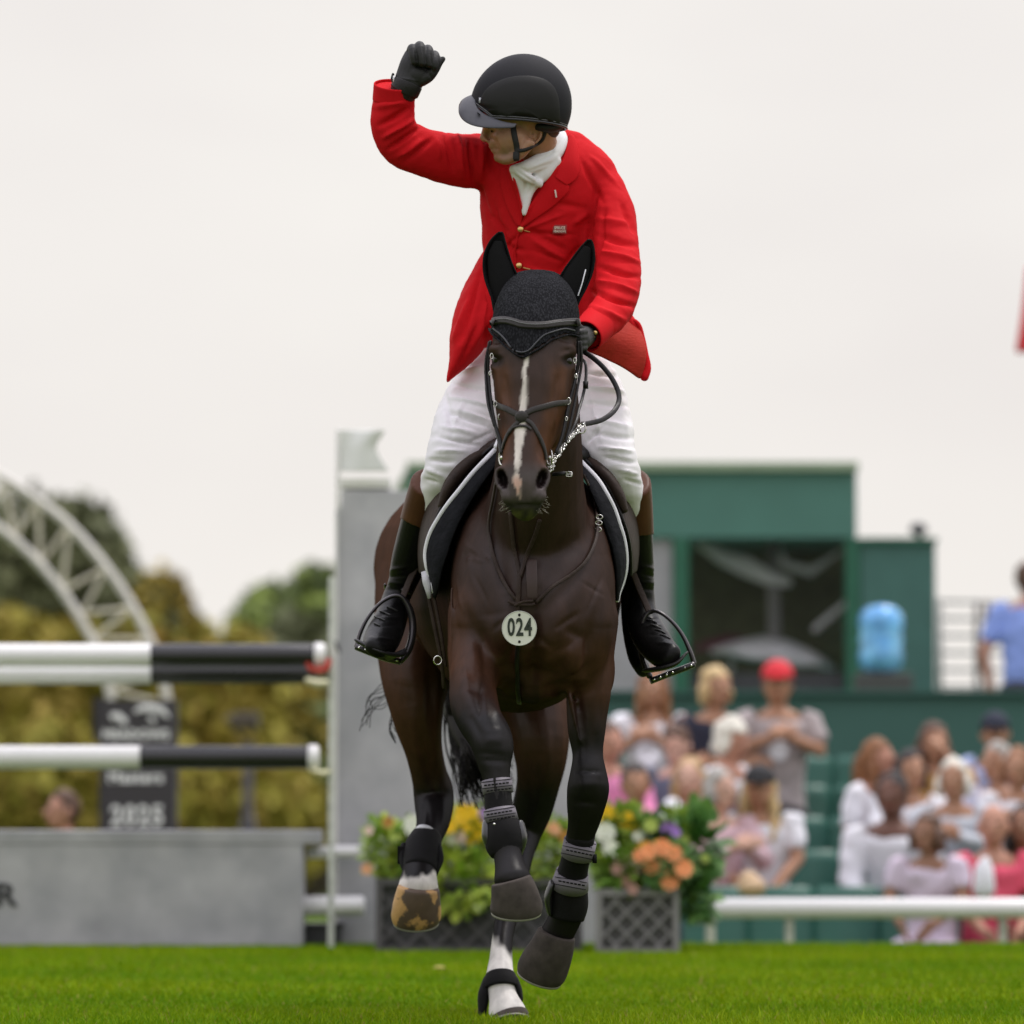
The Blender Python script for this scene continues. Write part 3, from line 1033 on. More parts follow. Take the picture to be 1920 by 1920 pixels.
# red flag at the right edge
YRF = yb(30)
rf = empty('red_flag', P(1990, 1300, YRF), 'red flag drooping in at the right edge of the picture', 'flag')
mb = MB(); mb.tube([P(1975, 1300, YRF), P(1975, 470, YRF)], .02, n=10); mb.build('flag_pole', M_white, rf)
rows = []
for i in range(9):
    t = i / 8
    xl = 1925 - 22 * t ** 1.3
    rows.append([P(1975 + (xl - 1975) * u, 490 + t * 165 + 8 * u, YRF + .05 * math.sin(7 * u + 2 * t)) for u in [k / 8 for k in range(9)]])
mb = MB(); mb.sheet(rows); mb.build('cloth', mat('red_flag_cloth', (.75, .06, .07), rough=.8, var=.1), rf, mods=[SUBS(1), SOLID(.003)])

# ================================================================ arch, sign, camera mast
YA = yb(33)
ar = empty('steel_arch', P(250, 1310, YA), 'white lattice steel arch rising over the dark sign', 'arch')
M_steel = mat('off_white_steel', (.72, .69, .64), rough=.5, var=.1)
M_steel2 = mat('off_white_steel_brace', (.66, .62, .5), rough=.5, var=.1)
outer = [(-60, 868), (0, 893), (60, 930), (130, 985), (200, 1065), (250, 1140), (285, 1210), (305, 1270), (316, 1330)]
inner = [(-60, 948), (0, 990), (60, 1042), (110, 1100), (150, 1160), (180, 1215), (200, 1270), (212, 1330)]
for nm, pts in (('outer_chord', outer), ('inner_chord', inner)):
    for dy in (0,):
        kk = catmull(pts, 5)
        mb = MB(); mb.tube([P(x, y, YA + dy) for x, y in kk], .029, n=12); mb.build(nm, M_steel, ar)
ou = catmull(outer, 6); inn = catmull(inner, 7)
def at_frac(l, t): return l[min(int(t * (len(l) - 1)), len(l) - 1)]
mb = MB()
for i in range(9):
    t = .04 + i * .118
    a, b, c = at_frac(ou, t), at_frac(inn, min(t + .06, .99)), at_frac(inn, max(t - .05, 0))
    mb.tube([P(*a, YA + .05), P(*b, YA + .05)], .015, n=8)
    if i: mb.tube([P(*a, YA + .1), P(*at_frac(inn, max(t - .06, 0)), YA + .1)], .014, n=8)
mb.build('braces', M_steel2, ar)
YS_ = yb(28)
sg = empty('sign_board', (P(255, 0, YS_).x, YS_, -.9), 'dark upright sign board with white writing ending in 2025', 'sign')
M_sign = mat('sign_charcoal', (.043, .038, .042), rough=.6, var=.1)
mb = MB(); a = P(181, 1312, YS_); b = P(328, 1700, YS_)
zt = a.z
mb.box(((P(193, 0, YS_).x + b.x) / 2, YS_ + .1, (zt - .9) / 2), ((b.x - P(193, 0, YS_).x) / 2, .1, (zt + .9) / 2)); mb.build('board', M_sign, sg, smooth=False)
mb = MB(); mb.box((P(187, 0, YS_).x, YS_ + .12, P(0, 1350, YS_).z), (.022, .08, .12)); mb.build('side_wing', M_sign, sg, smooth=False)
M_let = mat('sign_letters', (.9, .9, .88), rough=.6, var=0)
UPR = Matrix.Rotation(R(90), 3, 'X').to_quaternion()
def sign(tx, px, py, size, nm='lettering', sx=1.0, bold=.003, space=1.08):
    text(tx, size, Vector((P(px, 0, YS_).x, YS_ - .004, P(0, py, YS_).z)), UPR, M_let, nm, sg, sx=sx, bold=bold, space=space)
sign('MEADOWS', 260, 1378, .070, sx=1.0)
sign('Masters', 260, 1458, .081, sx=1.1)
sign('2025', 263, 1531, .148, sx=.86, bold=.005, space=1.18)
mb = MB()
kk = catmull([(252, 1334), (272, 1327), (300, 1330), (316, 1345)], 5)
mb.ribbon([P(x, y, YS_ - .006) for x, y in kk], [Vector((0, -1, 0))] * len(kk), [.015 + .022 * math.sin(math.pi * i / (len(kk) - 1)) for i in range(len(kk))], .003)
kk = catmull([(208, 1345), (221, 1342), (236, 1356)], 4)
mb.ribbon([P(x, y, YS_ - .006) for x, y in kk], [Vector((0, -1, 0))] * len(kk), .033, .003)
kk = catmull([(280, 1345), (290, 1352)], 1)
mb.ribbon([P(x, y, YS_ - .006) for x, y in kk], [Vector((0, -1, 0))] * len(kk), .026, .003)
mb.build('emblem', M_let, sg, smooth=False)

YM = yb(36)
tr_ = empty('tripod_camera', (P(466, 0, YM).x, YM, -.9), 'television camera on a tall dark tripod pole between the poles', 'camera')
mb = MB(); mb.tube([Vector((P(466, 0, YM).x, YM, -.9)), P(466, 1385, YM)], .035, n=10, cap=0); mb.build('column', mat('tripod_dark', (.04, .035, .04), var=.1), tr_)
mb = MB(); mb.box(P(462, 1352, YM), (.085, .16, .06)); mb.tube([P(440, 1345, YM - .1), P(428, 1350, YM - .1)], .03, n=12); mb.build('camera_body', mat('camera_grey', (.09, .07, .05), var=.2), tr_, mods=[BEV(.01)])
mb = MB(); mb.tube([P(456, 1385, YM), P(440, 1366, YM), P(430, 1352, YM)], .012, n=8); mb.build('pan_handle', M_dark, tr_)
for dx in (-.3, .3):
    mb = MB(); mb.tube([Vector((P(466, 0, YM).x + dx, YM - .15, -.9)), P(466, 1500, YM)], .016, n=8, cap=0); mb.build('leg', M_dark, tr_)
# ================================================================ trees
LM = {}
def tree_leaf(n, c, c2):
    return mat(n, c, rough=.7, var=.15, vs=.6, c2=c2, c2s=.28, c2w=.16, spec=.15)
T_dark = tree_leaf('foliage_dark', (.135, .15, .08), (.17, .18, .09))  # leaf colour lightened to carry the distance haze
T_olive = tree_leaf('foliage_autumn', (.30, .25, .05), (.34, .225, .05))
T_yel = tree_leaf('foliage_yellow', (.36, .31, .05), (.26, .25, .05))
T_green = tree_leaf('foliage_green', (.17, .215, .085), (.12, .16, .07))
T_lime = tree_leaf('foliage_light', (.30, .38, .09), (.16, .23, .06))
M_bark = mat('bark', (.07, .05, .035), rough=.9, var=.3, vs=6)
def tree(px, pyt, Y, wpx, hpx, m, label, seed=0, n=1500, m2=None):
    """crown centre px, top pyt, sizes in px"""
    rg = random.Random(seed)
    s_ = S(Y)
    top = P(px, pyt, Y)
    W_, H_ = wpx * s_ / 2, hpx * s_
    cz = top.z - H_ / 2
    r = empty('tree', (top.x, Y, -.9), label, 'tree')
    tk = MB()
    tk.tube([Vector((top.x, Y, -1)), Vector((top.x + .1, Y, cz)), Vector((top.x, Y, top.z - H_ * .2))], [.28, .2, .05], n=10, cap=0)
    for i in range(6):
        a = rg.uniform(0, 6.28)
        tk.tube([Vector((top.x, Y, cz - H_ * .25 + i * .08 * H_)), Vector((top.x + math.cos(a) * W_ * .6, Y + math.sin(a) * W_ * .5, cz + rg.uniform(-.1, .3) * H_))], [.1, .02], n=6, cap=0)
    tk.build('trunk', M_bark, r)
    # clusters
    def crown(mt, nm, cnt, sd):
        rg = random.Random(sd)
        nr = np.random.default_rng(sd)
        cl = []
        while len(cl) < 60:
            d = Vector((rg.uniform(-1, 1), rg.uniform(-1, 1), rg.uniform(-1, 1)))
            if d.length < 1:
                q = d * (.45 + .55 * d.length)
                cl.append((Vector((top.x + d.x * W_ * .85, Y + d.y * W_ * .6, cz + d.z * H_ * .42)), rg.uniform(.14, .30) * min(W_, H_ * .6)))
        V, Fc = [], []
        for i in range(cnt):
            c, rr = cl[rg.randrange(len(cl))]
            if i % 3 == 0:
                d_ = Vector((rg.gauss(0, 1), rg.gauss(0, 1), rg.gauss(0, 1))).normalized() * rg.uniform(.2, 1) ** .4
                c = Vector((top.x + d_.x * W_ * .95, Y + d_.y * W_ * .7, cz + d_.z * H_ * .47)); rr = rr * .5
            d = Vector((rg.gauss(0, 1), rg.gauss(0, 1), rg.gauss(0, 1))).normalized()
            p = c + d * rr * abs(rg.gauss(.6, .5))
            L = rg.uniform(.10, .26) * (Y / 60 + .4)
            u = d.orthogonal().normalized()
            u = Matrix.Rotation(rg.uniform(0, 6.28), 3, d) @ u
            v = (d.cross(u) + d * rg.uniform(-.6, .6)).normalized()
            o = len(V)
            V += [p - u * L * .5, p - v * L * .35, p + u * L * .5, p + v * L * .35]
            Fc.append((o, o + 1, o + 2, o + 3))
        MB().add(V, Fc).build(nm, mt, r, smooth=False)
    crown(m, 'crown', n, seed)
    if m2:
        crown(m2, 'crown', n // 2, seed + 100)
    return r
tree(30, 900, 66, 320, 420, T_dark, 'big dark green tree behind the left half of the arch', 1, 3600)
tree(150, 915, 68, 190, 320, T_dark, 'dark tree with a ragged top just right of the arch peak', 2, 2200)
tree(215, 1010, 66, 150, 280, T_dark, 'smaller dark tree under the right side of the arch', 3, 1600)
tree(300, 1055, 62, 150, 280, T_olive, 'olive and brown autumn tree right of the arch foot', 4, 1800, T_dark)
tree(20, 1130, 54, 260, 330, T_olive, 'rust and yellow autumn tree at the left edge', 5, 3200, T_yel)
tree(140, 1140, 56, 200, 320, T_yel, 'yellow autumn tree behind the arch leg', 6, 2600, T_olive)
tree(270, 1140, 56, 180, 330, T_yel, 'golden tree behind the black and white pole joint', 7, 2600, T_olive)
tree(370, 1150, 55, 190, 330, T_yel, 'yellow olive tree in the dip of the tree line', 8, 2400, T_olive)
tree(450, 1160, 54, 190, 380, T_olive, 'brown olive tree behind the tripod camera', 9, 2600, T_yel)
tree(560, 1250, 55, 150, 420, T_olive, 'autumn tree low beside the white jump stand', 10, 2400, T_green)
tree(500, 1085, 60, 150, 280, T_green, 'green tree rising right of the dip in the tree line', 11, 2400, T_lime)
tree(590, 1045, 60, 170, 330, T_green, 'tall green tree with light top next to the grey wing', 12, 2800, T_lime)
tree(560, 1130, 58, 180, 300, T_dark, 'dark green tree below the light topped one', 13, 2600)
tree(100, 1330, 52, 260, 300, T_yel, 'yellow shrubby tree behind the low wall at the left', 14, 2600, T_olive)
tree(330, 1380, 52, 300, 300, T_olive, 'brownish shrubby tree right of the sign board', 15, 2800, T_yel)
tree(520, 1420, 52, 220, 260, T_yel, 'golden shrubby tree low behind the wall end', 16, 2200, T_olive)
tree(-60, 1380, 52, 240, 280, T_olive, 'rust coloured shrubby tree beyond the left edge of the wall', 17, 1600, T_yel)
tree(700, 1090, 62, 180, 400, T_green, 'green tree hidden mostly behind the grey wing', 18, 1500, T_lime)
# ================================================================ the horse
horse = empty('horse', (-.03, .6, 0), 'dark bay horse with a white blaze cantering towards the camera in the middle', 'horse')
hb = MB()
# barrel, chest to rump
body = [(1000, 1150, -.33, 58, 78), (1000, 1125, -.26, 112, 130), (1000, 1095, -.12, 149, 180), (997, 1075, .08, 160, 205), (982, 1085, .32, 178, 232),
        (970, 1092, .55, 196, 245), (948, 1080, .85, 190, 215), (915, 1060, 1.1, 180, 185), (884, 1055, 1.32, 180, 160), (872, 1075, 1.55, 165, 160), (868, 1090, 1.72, 100, 120)]
kk = catmull(body, 5)
hb.tube([P(k[0], k[1], k[2]) for k in kk], [k[3] * S(k[2]) for k in kk], [k[4] * S(k[2]) for k in kk], n=32, body=True, cap=.3)
# neck
hb.limb([(1000, 1130, -.02, 138, .2), (1003, 1010, -.1, 110, .21), (1009, 910, -.19, 87, .2), (1012, 820, -.27, 79, .175), (1012, 720, -.33, 70, .145), (1008, 620, -.40, 62, .12), (1006, 560, -.43, 52, .08)], n=24)
# head
head = [(1006, 548, -.50, 60, .06), (1006, 590, -.56, 76, .105), (1002, 640, -.60, 79, .13), (1000, 680, -.62, 80, .135), (999, 720, -.635, 74, .135), (997, 760, -.655, 69, .128),
        (992, 800, -.685, 57, .108), (986, 840, -.72, 45, .084), (983, 868, -.74, 41, .072), (981, 895, -.752, 46, .068), (981, 922, -.755, 44, .062), (984, 945, -.74, 33, .045), (985, 957, -.72, 22, .032)]
hb.limb(head, n=28, ex=2.35, sub=5)
# jaw and cheeks
hb.pell(955, 770, -.55, 24, 70, .075)
hb.pell(1034, 770, -.54, 24, 72, .085)
hb.pell(1030, 690, -.57, 50, 60, .1)
hb.pell(968, 690, -.57, 48, 60, .1)
# brow bones, eye rims
hb.pell(936, 655, -.675, 21, 13, .035)
hb.pell(1060, 655, -.675, 21, 13, .035)
hb.limb([(919, 662, -.655, 4), (928, 663, -.690, 4.5), (941, 668, -.70, 4)], cap=1)
hb.limb([(1079, 662, -.655, 4), (1070, 663, -.690, 4.5), (1056, 668, -.70, 4)], cap=1)
hb.limb([(919, 688, -.655, 3.5), (929, 690, -.685, 4), (941, 686, -.695, 3.5)], cap=1)
hb.limb([(1079, 688, -.655, 3.5), (1068, 690, -.685, 4), (1056, 686, -.695, 3.5)], cap=1)
# facial crest, nasal ridge
hb.limb([(946, 715, -.70, 8), (948, 760, -.735, 7), (954, 800, -.75, 5)])
hb.limb([(1052, 715, -.70, 8), (1042, 760, -.735, 7), (1034, 800, -.75, 5)])
# nostril rims and lips
for sx, cx in ((-1, 943), (1, 1015)):
    pts = [(cx - sx * 3, 876, -.79), (cx + sx * 10, 879, -.785), (cx + sx * 14, 895, -.783), (cx + sx * 9, 912, -.787), (cx - sx * 3, 918, -.795), (cx - sx * 9, 905, -.802), (cx - sx * 8, 888, -.80)]
    hb.tube([P(*p) for p in catmull(pts + [pts[0]], 3)], .0062, n=8, cap=0)
hb.pell(960, 930, -.785, 22, 17, .03)
hb.pell(1004, 930, -.785, 22, 17, .03)
hb.pell(984, 955, -.725, 28, 13, .045)
hb.pell(984, 962, -.70, 22, 10, .05)
# chest muscle
hb.pell(928, 1170, -.17, 76, 120, .13)
hb.pell(1074, 1170, -.17, 78, 120, .13)
hb.pell(900, 1100, -.03, 52, 150, .16)
hb.pell(1104, 1100, -.03, 50, 150, .16)
hb.pell(1000, 1230, -.13, 90, 90, .12)
hb.pell(934, 1225, -.18, 48, 60, .1)
hb.pell(1072, 1240, -.16, 56, 62, .1)
# near foreleg (left in the picture), thrown forward
LF = [(905, 1150, -.06, 66, .13), (897, 1215, -.14, 58, .125), (889, 1270, -.24, 47, .1), (888, 1317, -.33, 45, .085), (899, 1350, -.39, 42, .075), (917, 1378, -.44, 41, .066), (925, 1404, -.46, 39, .06),
      (927, 1432, -.47, 32, .052), (931, 1460, -.48, 26, .042), (935, 1500, -.49, 24, .038), (940, 1535, -.50, 26, .04), (945, 1570, -.51, 32, .046), (951, 1600, -.525, 27, .038), (956, 1623, -.54, 29, .04), (961, 1650, -.56, 36, .05)]
hb.limb(LF, n=20)
hb.pell(921, 1392, -.475, 26, 26, .04)
# off foreleg (right in the picture), folded behind
RF = [(1105, 1160, -.05, 56, .13), (1104, 1230, -.08, 48, .12), (1104, 1290, -.1, 43, .1), (1101, 1335, -.11, 39, .08), (1100, 1375, -.12, 35, .065), (1102, 1415, -.13, 29, .05), (1103, 1445, -.14, 34, .052), (1103, 1477, -.14, 40, .056),
      (1099, 1508, -.12, 37, .05), (1095, 1538, -.09, 31, .044), (1088, 1568, -.06, 26, .038), (1081, 1600, -.03, 25, .036), (1073, 1640, .01, 26, .036), (1067, 1680, .04, 33, .042), (1064, 1712, .06, 31, .042), (1048, 1745, .09, 31, .042), (1036, 1770, .11, 36, .046)]
hb.limb(RF, n=20)
# left hind, swinging
LH = [(800, 1030, 1.35, 92, .2), (792, 1120, 1.3, 90, .23), (784, 1200, 1.2, 80, .22), (779, 1275, 1.1, 64, .17), (781, 1325, 1.06, 52, .125), (786, 1365, 1.06, 44, .095), (794, 1405, 1.08, 36, .075), (804, 1450, 1.12, 34, .062), (812, 1480, 1.14, 38, .06),
      (814, 1510, 1.12, 37, .052), (812, 1540, 1.02, 32, .046), (804, 1565, .93, 28, .042), (794, 1590, .86, 31, .046), (789, 1615, .82, 31, .042), (786, 1638, .78, 33, .044), (784, 1668, .75, 39, .05)]
hb.limb(LH, n=20)
# right hind, carrying
RH = [(950, 1150, 1.3, 95, .2), (985, 1270, 1.15, 82, .17), (1008, 1360, 1.02, 62, .12), (1014, 1420, 1.0, 50, .09), (1009, 1470, 1.04, 41, .07), (997, 1520, 1.1, 38, .062), (984, 1560, 1.12, 33, .055), (974, 1605, 1.05, 26, .042),
      (966, 1650, .95, 24, .036), (953, 1705, .82, 22, .034), (943, 1755, .74, 20, .032), (939, 1800, .68, 22, .034), (938, 1838, .63, 28, .042), (943, 1868, .60, 27, .038), (949, 1892, .58, 34, .046), (953, 1904, .57, 36, .05)]
hb.limb(RH, n=20)
# elbows and flank
hb.pell(1128, 1255, -.02, 26, 58, .12)
hb.pell(866, 1220, -.02, 28, 60, .12)
# tendons and veins
hb.limb([(848, 1100, -.20, 4), (846, 1160, -.215, 5), (852, 1220, -.22, 5), (860, 1262, -.26, 4)], cap=1)
hb.limb([(1062, 1268, -.19, 5), (1072, 1320, -.19, 6), (1088, 1390, -.18, 5)], cap=1)
horse_me = organic(hb, .0062, 5, .5)
def relax(me, pred, n):
    bm = bmesh.new(); bm.from_mesh(me)
    c_ = coords(me); x_, y_ = topx(c_)
    mk = pred(x_, y_, c_)
    bm.verts.ensure_lookup_table()
    vs_ = [bm.verts[i] for i in np.nonzero(mk)[0]]
    for _ in range(n):
        bmesh.ops.smooth_vert(bm, verts=vs_, factor=.5, use_axis_x=True, use_axis_y=True, use_axis_z=True)
    bm.to_mesh(me); bm.free()
relax(horse_me, lambda x_, y_, c_: (y_ > 940) & (y_ < 1300) & (c_[:, 1] < .25) & (c_[:, 1] > -.55), 18)
relax(horse_me, lambda x_, y_, c_: (y_ > 990) & (y_ < 1270) & (c_[:, 1] < 1.9) & (c_[:, 1] > .1), 14)
# ---- sculpting
fold(horse_me, [
    (935, 1150, 948, 1250, 34, .016), (1052, 1215, 1080, 1262, 32, .020), (1000, 1110, 1000, 1290, 13, -.020), (925, 960, 948, 1110, 15, -.009), (948, 1110, 985, 1180, 14, -.008),
    (903, 1175, 918, 1290, 11, -.014), (1108, 1180, 1094, 1275, 11, -.014), (882, 1050, 868, 1180, 24, .012), (1124, 1040, 1134, 1180, 24, .010), (1100, 1060, 1020, 1150, 13, -.007),
    (935, 1290, 985, 1292, 12, -.010), (1020, 1290, 1095, 1288, 12, -.010), (868, 1265, 884, 1330, 13, .008), (906, 1275, 900, 1352, 6, -.007), (925, 1300, 938, 1345, 9, .007), (1080, 1290, 1090, 1400, 6, -.006), (1112, 1300, 1116, 1380, 8, .005),
    (1060, 1180, 1100, 1200, 9, -.006), (1010, 1195, 1035, 1215, 6, -.006), (1018, 1215, 1010, 1250, 5, -.006), (965, 1195, 955, 1240, 7, -.007),
    (780, 1150, 760, 1290, 20, .010), (808, 1240, 812, 1370, 10, -.008), (770, 1330, 790, 1440, 9, .006), (740, 1050, 735, 1180, 24, .010),
    (992, 1420, 1000, 1520, 8, -.006), (1030, 1380, 1025, 1480, 9, .006),
    (908, 1388, 944, 1386, 11, .006), (905, 1425, 950, 1428, 5, -.005), (925, 1440, 932, 1500, 3, .003), (1085, 1470, 1122, 1470, 13, .007), (1078, 1446, 1128, 1448, 4, -.005), (1080, 1505, 1122, 1508, 5, -.005), (1090, 1520, 1080, 1570, 3, .003),
    (800, 1478, 828, 1480, 11, .006), (872, 1020, 905, 1045, 2.5, .0025), (905, 1045, 930, 1047, 2.5, .0025), (900, 1030, 925, 1058, 2.2, .002), (890, 1075, 915, 1130, 3, -.003), (1090, 1090, 1130, 1120, 3, -.003), (868, 1240, 880, 1290, 2.5, .003),
    (1125, 1080, 1100, 1150, 3, -.003), (965, 1150, 930, 1180, 5, -.004), (1085, 1150, 1040, 1180, 5, -.004), (862, 1090, 872, 1150, 3, .003), (945, 720, 952, 790, 2, .002), (1045, 725, 1040, 800, 2, .002), (960, 850, 952, 878, 2, .002), (1008, 850, 1014, 878, 2, .002),
    (795, 1500, 790, 1550, 5, -.005), (832, 1500, 830, 1550, 5, .004), (1002, 1150, 985, 1250, 24, -.006),
    (1030, 1040, 1092, 1010, 16, -.004), (925, 1040, 960, 1120, 14, -.004), (1075, 1020, 1010, 1130, 20, -.005),
    (866, 1040, 895, 1040, 8, -.004), (870, 1130, 905, 1225, 12, -.007), (1128, 1120, 1095, 1230, 14, -.007),
    (960, 1190, 935, 1300, 14, -.008), (1040, 1200, 1065, 1290, 14, -.008), (1040, 1230, 1075, 1215, 10, .004),
    (865, 1290, 915, 1300, 10, -.005), (880, 1340, 902, 1382, 7, -.006), (905, 1370, 945, 1370, 7, .003), (900, 1412, 950, 1418, 6, -.004),
    (1085, 1300, 1098, 1420, 6, -.005), (1118, 1300, 1108, 1400, 6, -.004), (1080, 1448, 1130, 1452, 6, .003), (1075, 1500, 1125, 1500, 7, -.003),
    (790, 1380, 812, 1460, 6, -.005), (800, 1500, 806, 1560, 5, -.004),
    (945, 700, 950, 760, 8, -.006), (1048, 700, 1040, 760, 8, -.006),
    (925, 643, 945, 636, 5, -.006), (1070, 640, 1048, 634, 5, -.006), (1050, 668, 1078, 662, 4, .003), (1050, 660, 1076, 653, 3, -.003), (922, 666, 946, 664, 3, .003),
    (955, 800, 958, 862, 7, -.004), (1018, 800, 1008, 862, 7, -.004), (984, 905, 984, 945, 4, -.004),
    (962, 948, 1008, 948, 3, -.006), (955, 925, 968, 948, 4, -.003), (1013, 925, 1002, 948, 4, -.003),
    (870, 1010, 900, 1120, 5, .0015), (880, 1048, 910, 1054, 3, .003), (880, 1054, 882, 1044, 3, .003),
])
co = coords(horse_me)
x, y = topx(co)
# nostril hollows
for sx, cx in ((-1, 943), (1, 1015)):
    m = ((x - cx - sx * (1.5 + (898 - y) * .22)) / 9.0) ** 2 + ((y - 898) / 18) ** 2
    m = np.where(co[:, 1] < -.7, np.clip(1.15 - m, 0, 1), 0)
    co[:, 1] += .034 * m
    co[:, 0] -= sx * .006 * m
# eye sockets
for sx, cx in ((-1, 930), (1, 1067)):
    m = ((x - cx) / 9) ** 2 + ((y - 676) / 9) ** 2
    m = np.where(co[:, 1] < -.55, np.exp(-m), 0)
    co[:, 0] -= sx * .008 * m
    co[:, 1] += .006 * m
setco(horse_me, co)
# ---- coat colours (markings of the coat, and shade painted in the nostrils)
x, y = topx(co)
Yc = co[:, 1]
rgn = np.random.default_rng(1)
nfur = np.array([noise.noise(Vector((p[0] * 5, p[1] * 5, p[2] * 3))) for p in co])
nfine = np.array([noise.noise(Vector((p[0] * 55, p[1] * 20, p[2] * 18))) for p in co])
bay = np.array([.034, .0165, .011]); black = np.array([.0085, .0072, .0075]); red = np.array([.085, .033, .015]); dark = np.array([.021, .012, .009])
c = np.tile(bay, (len(co), 1)) * (1 + .35 * nfur)[:, None]
def blend(c, w, col):
    w = np.clip(w, 0, 1)[:, None]
    return c * (1 - w) + np.array(col) * w
sm = lambda v, a, b: np.clip((v - a) / (b - a), 0, 1)
# warmer flanks, quarters, stifle
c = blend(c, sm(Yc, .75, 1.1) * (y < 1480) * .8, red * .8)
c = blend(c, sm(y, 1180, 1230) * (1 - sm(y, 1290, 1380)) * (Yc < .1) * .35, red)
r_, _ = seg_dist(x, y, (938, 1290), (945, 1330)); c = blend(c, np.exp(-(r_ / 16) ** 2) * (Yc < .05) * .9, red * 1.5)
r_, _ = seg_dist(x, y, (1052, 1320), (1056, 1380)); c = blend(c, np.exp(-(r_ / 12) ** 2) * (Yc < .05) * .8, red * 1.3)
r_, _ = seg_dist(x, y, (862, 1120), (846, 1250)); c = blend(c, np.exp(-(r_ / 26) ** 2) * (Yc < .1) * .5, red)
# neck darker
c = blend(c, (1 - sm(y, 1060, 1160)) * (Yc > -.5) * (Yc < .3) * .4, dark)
# black points
c = blend(c, sm(y + 16 * nfine + (x < 1010) * 50 * (Yc < 0), 1300, 1400) * (Yc < .3), black)
c = blend(c, sm(y + 16 * nfine, 1405, 1500) * (Yc > .3), black)
# head
hd = (Yc < -.42) & (y < 1000)
c = blend(c, hd * .55, [.050, .027, .019])
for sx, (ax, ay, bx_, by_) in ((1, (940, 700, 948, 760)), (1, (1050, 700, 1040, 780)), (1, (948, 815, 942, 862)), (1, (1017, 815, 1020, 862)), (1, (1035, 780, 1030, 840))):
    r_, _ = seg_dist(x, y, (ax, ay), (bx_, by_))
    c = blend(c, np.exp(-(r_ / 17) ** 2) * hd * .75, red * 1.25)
c = blend(c, sm(y, 862, 888) * hd * .85, [.085, .070, .070])
c = blend(c, sm(y, 935, 948) * hd * .9, [.03, .026, .026])
for cx in (943, 1015):
    sx = -1 if cx < 980 else 1
    m = ((x - cx - sx * (898 - y) * .22) / 8.5) ** 2 + ((y - 898) / 16.5) ** 2
    c = blend(c, (m < 1.2) * hd * 1.0, [.016, .010, .010])  # darkness of the nostril cavities painted into the colour
for cx in (930, 1067):
    m = ((x - cx) / 15) ** 2 + ((y - 676) / 12) ** 2
    c = blend(c, np.clip(1.6 - m, 0, 1) * hd * .8, [.02, .013, .012])
# blaze and snip
bl = [(992, 655, 4), (988, 680, 5.5), (984, 692, 4), (985, 715, 4.5), (983, 740, 7), (981, 762, 8.5), (977, 790, 9), (974, 812, 12), (972, 835, 9), (971, 855, 6), (970, 872, 7), (969, 884, 3), (968, 893, 7), (970, 905, 9), (971, 915, 5), (974, 935, 3), (973, 942, 2)]
blz = catmull(bl, 4)
px_ = np.interp(y, [b[1] for b in blz], [b[0] for b in blz])
pw_ = np.interp(y, [b[1] for b in blz], [b[2] for b in blz])
wB = sm(pw_ * .8 + 2.6 * nfine - np.abs(x - px_), -1.2, 1.2) * hd * (y > 640) * (y < 943) * (Yc < -.66)
c = blend(c, wB, [.72, .66, .60])
c = blend(c, wB * sm(y, 885, 900) * .8, [.60, .34, .26])
# grass slobber on the lower lip
c = blend(c, sm(y, 950, 962) * hd * (np.abs(x - 985) < 26) * (.6 + nfine), [.11, .10, .045])
# white stockings
c = blend(c, sm(y + 16 * nfine, 1634, 1644) * (x < 860) * (Yc > .4), [.68, .64, .60])
c = blend(c, sm(y + 12 * nfine - (x - 938) * .9, 1762, 1778) * (x > 890) * (x < 1000) * (Yc > .4), [.66, .63, .60])
c = blend(c, (1 - np.clip(np.hypot(x - 990, y - 1700) / 1e9, 0, 1)) * 0, black)
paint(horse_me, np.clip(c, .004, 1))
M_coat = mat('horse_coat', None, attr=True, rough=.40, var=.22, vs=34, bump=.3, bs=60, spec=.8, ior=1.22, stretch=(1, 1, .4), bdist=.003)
# a hair coat has no mirror-like edge: diffuse plus a thin constant sheen of gloss
t_ = M_coat.node_tree
pb = t_.nodes['Principled BSDF']
df = t_.nodes.new('ShaderNodeBsdfDiffuse')
gs_ = t_.nodes.new('ShaderNodeBsdfAnisotropic')
gs_.inputs['Roughness'].default_value = .40
ms_ = t_.nodes.new('ShaderNodeMixShader')
ms_.inputs[0].default_value = .026
t_.links.new(pb.inputs['Base Color'].links[0].from_socket, df.inputs[0])
t_.links.new(pb.inputs['Normal'].links[0].from_socket, gs_.inputs['Normal'])
t_.links.new(pb.inputs['Normal'].links[0].from_socket, df.inputs['Normal'])
t_.links.new(df.outputs[0], ms_.inputs[1])
t_.links.new(gs_.outputs[0], ms_.inputs[2])
t_.links.new(ms_.outputs[0], t_.nodes['Material Output'].inputs[0])
hbody = put('body', horse_me, M_coat, horse)
HT = bvh(horse_me)

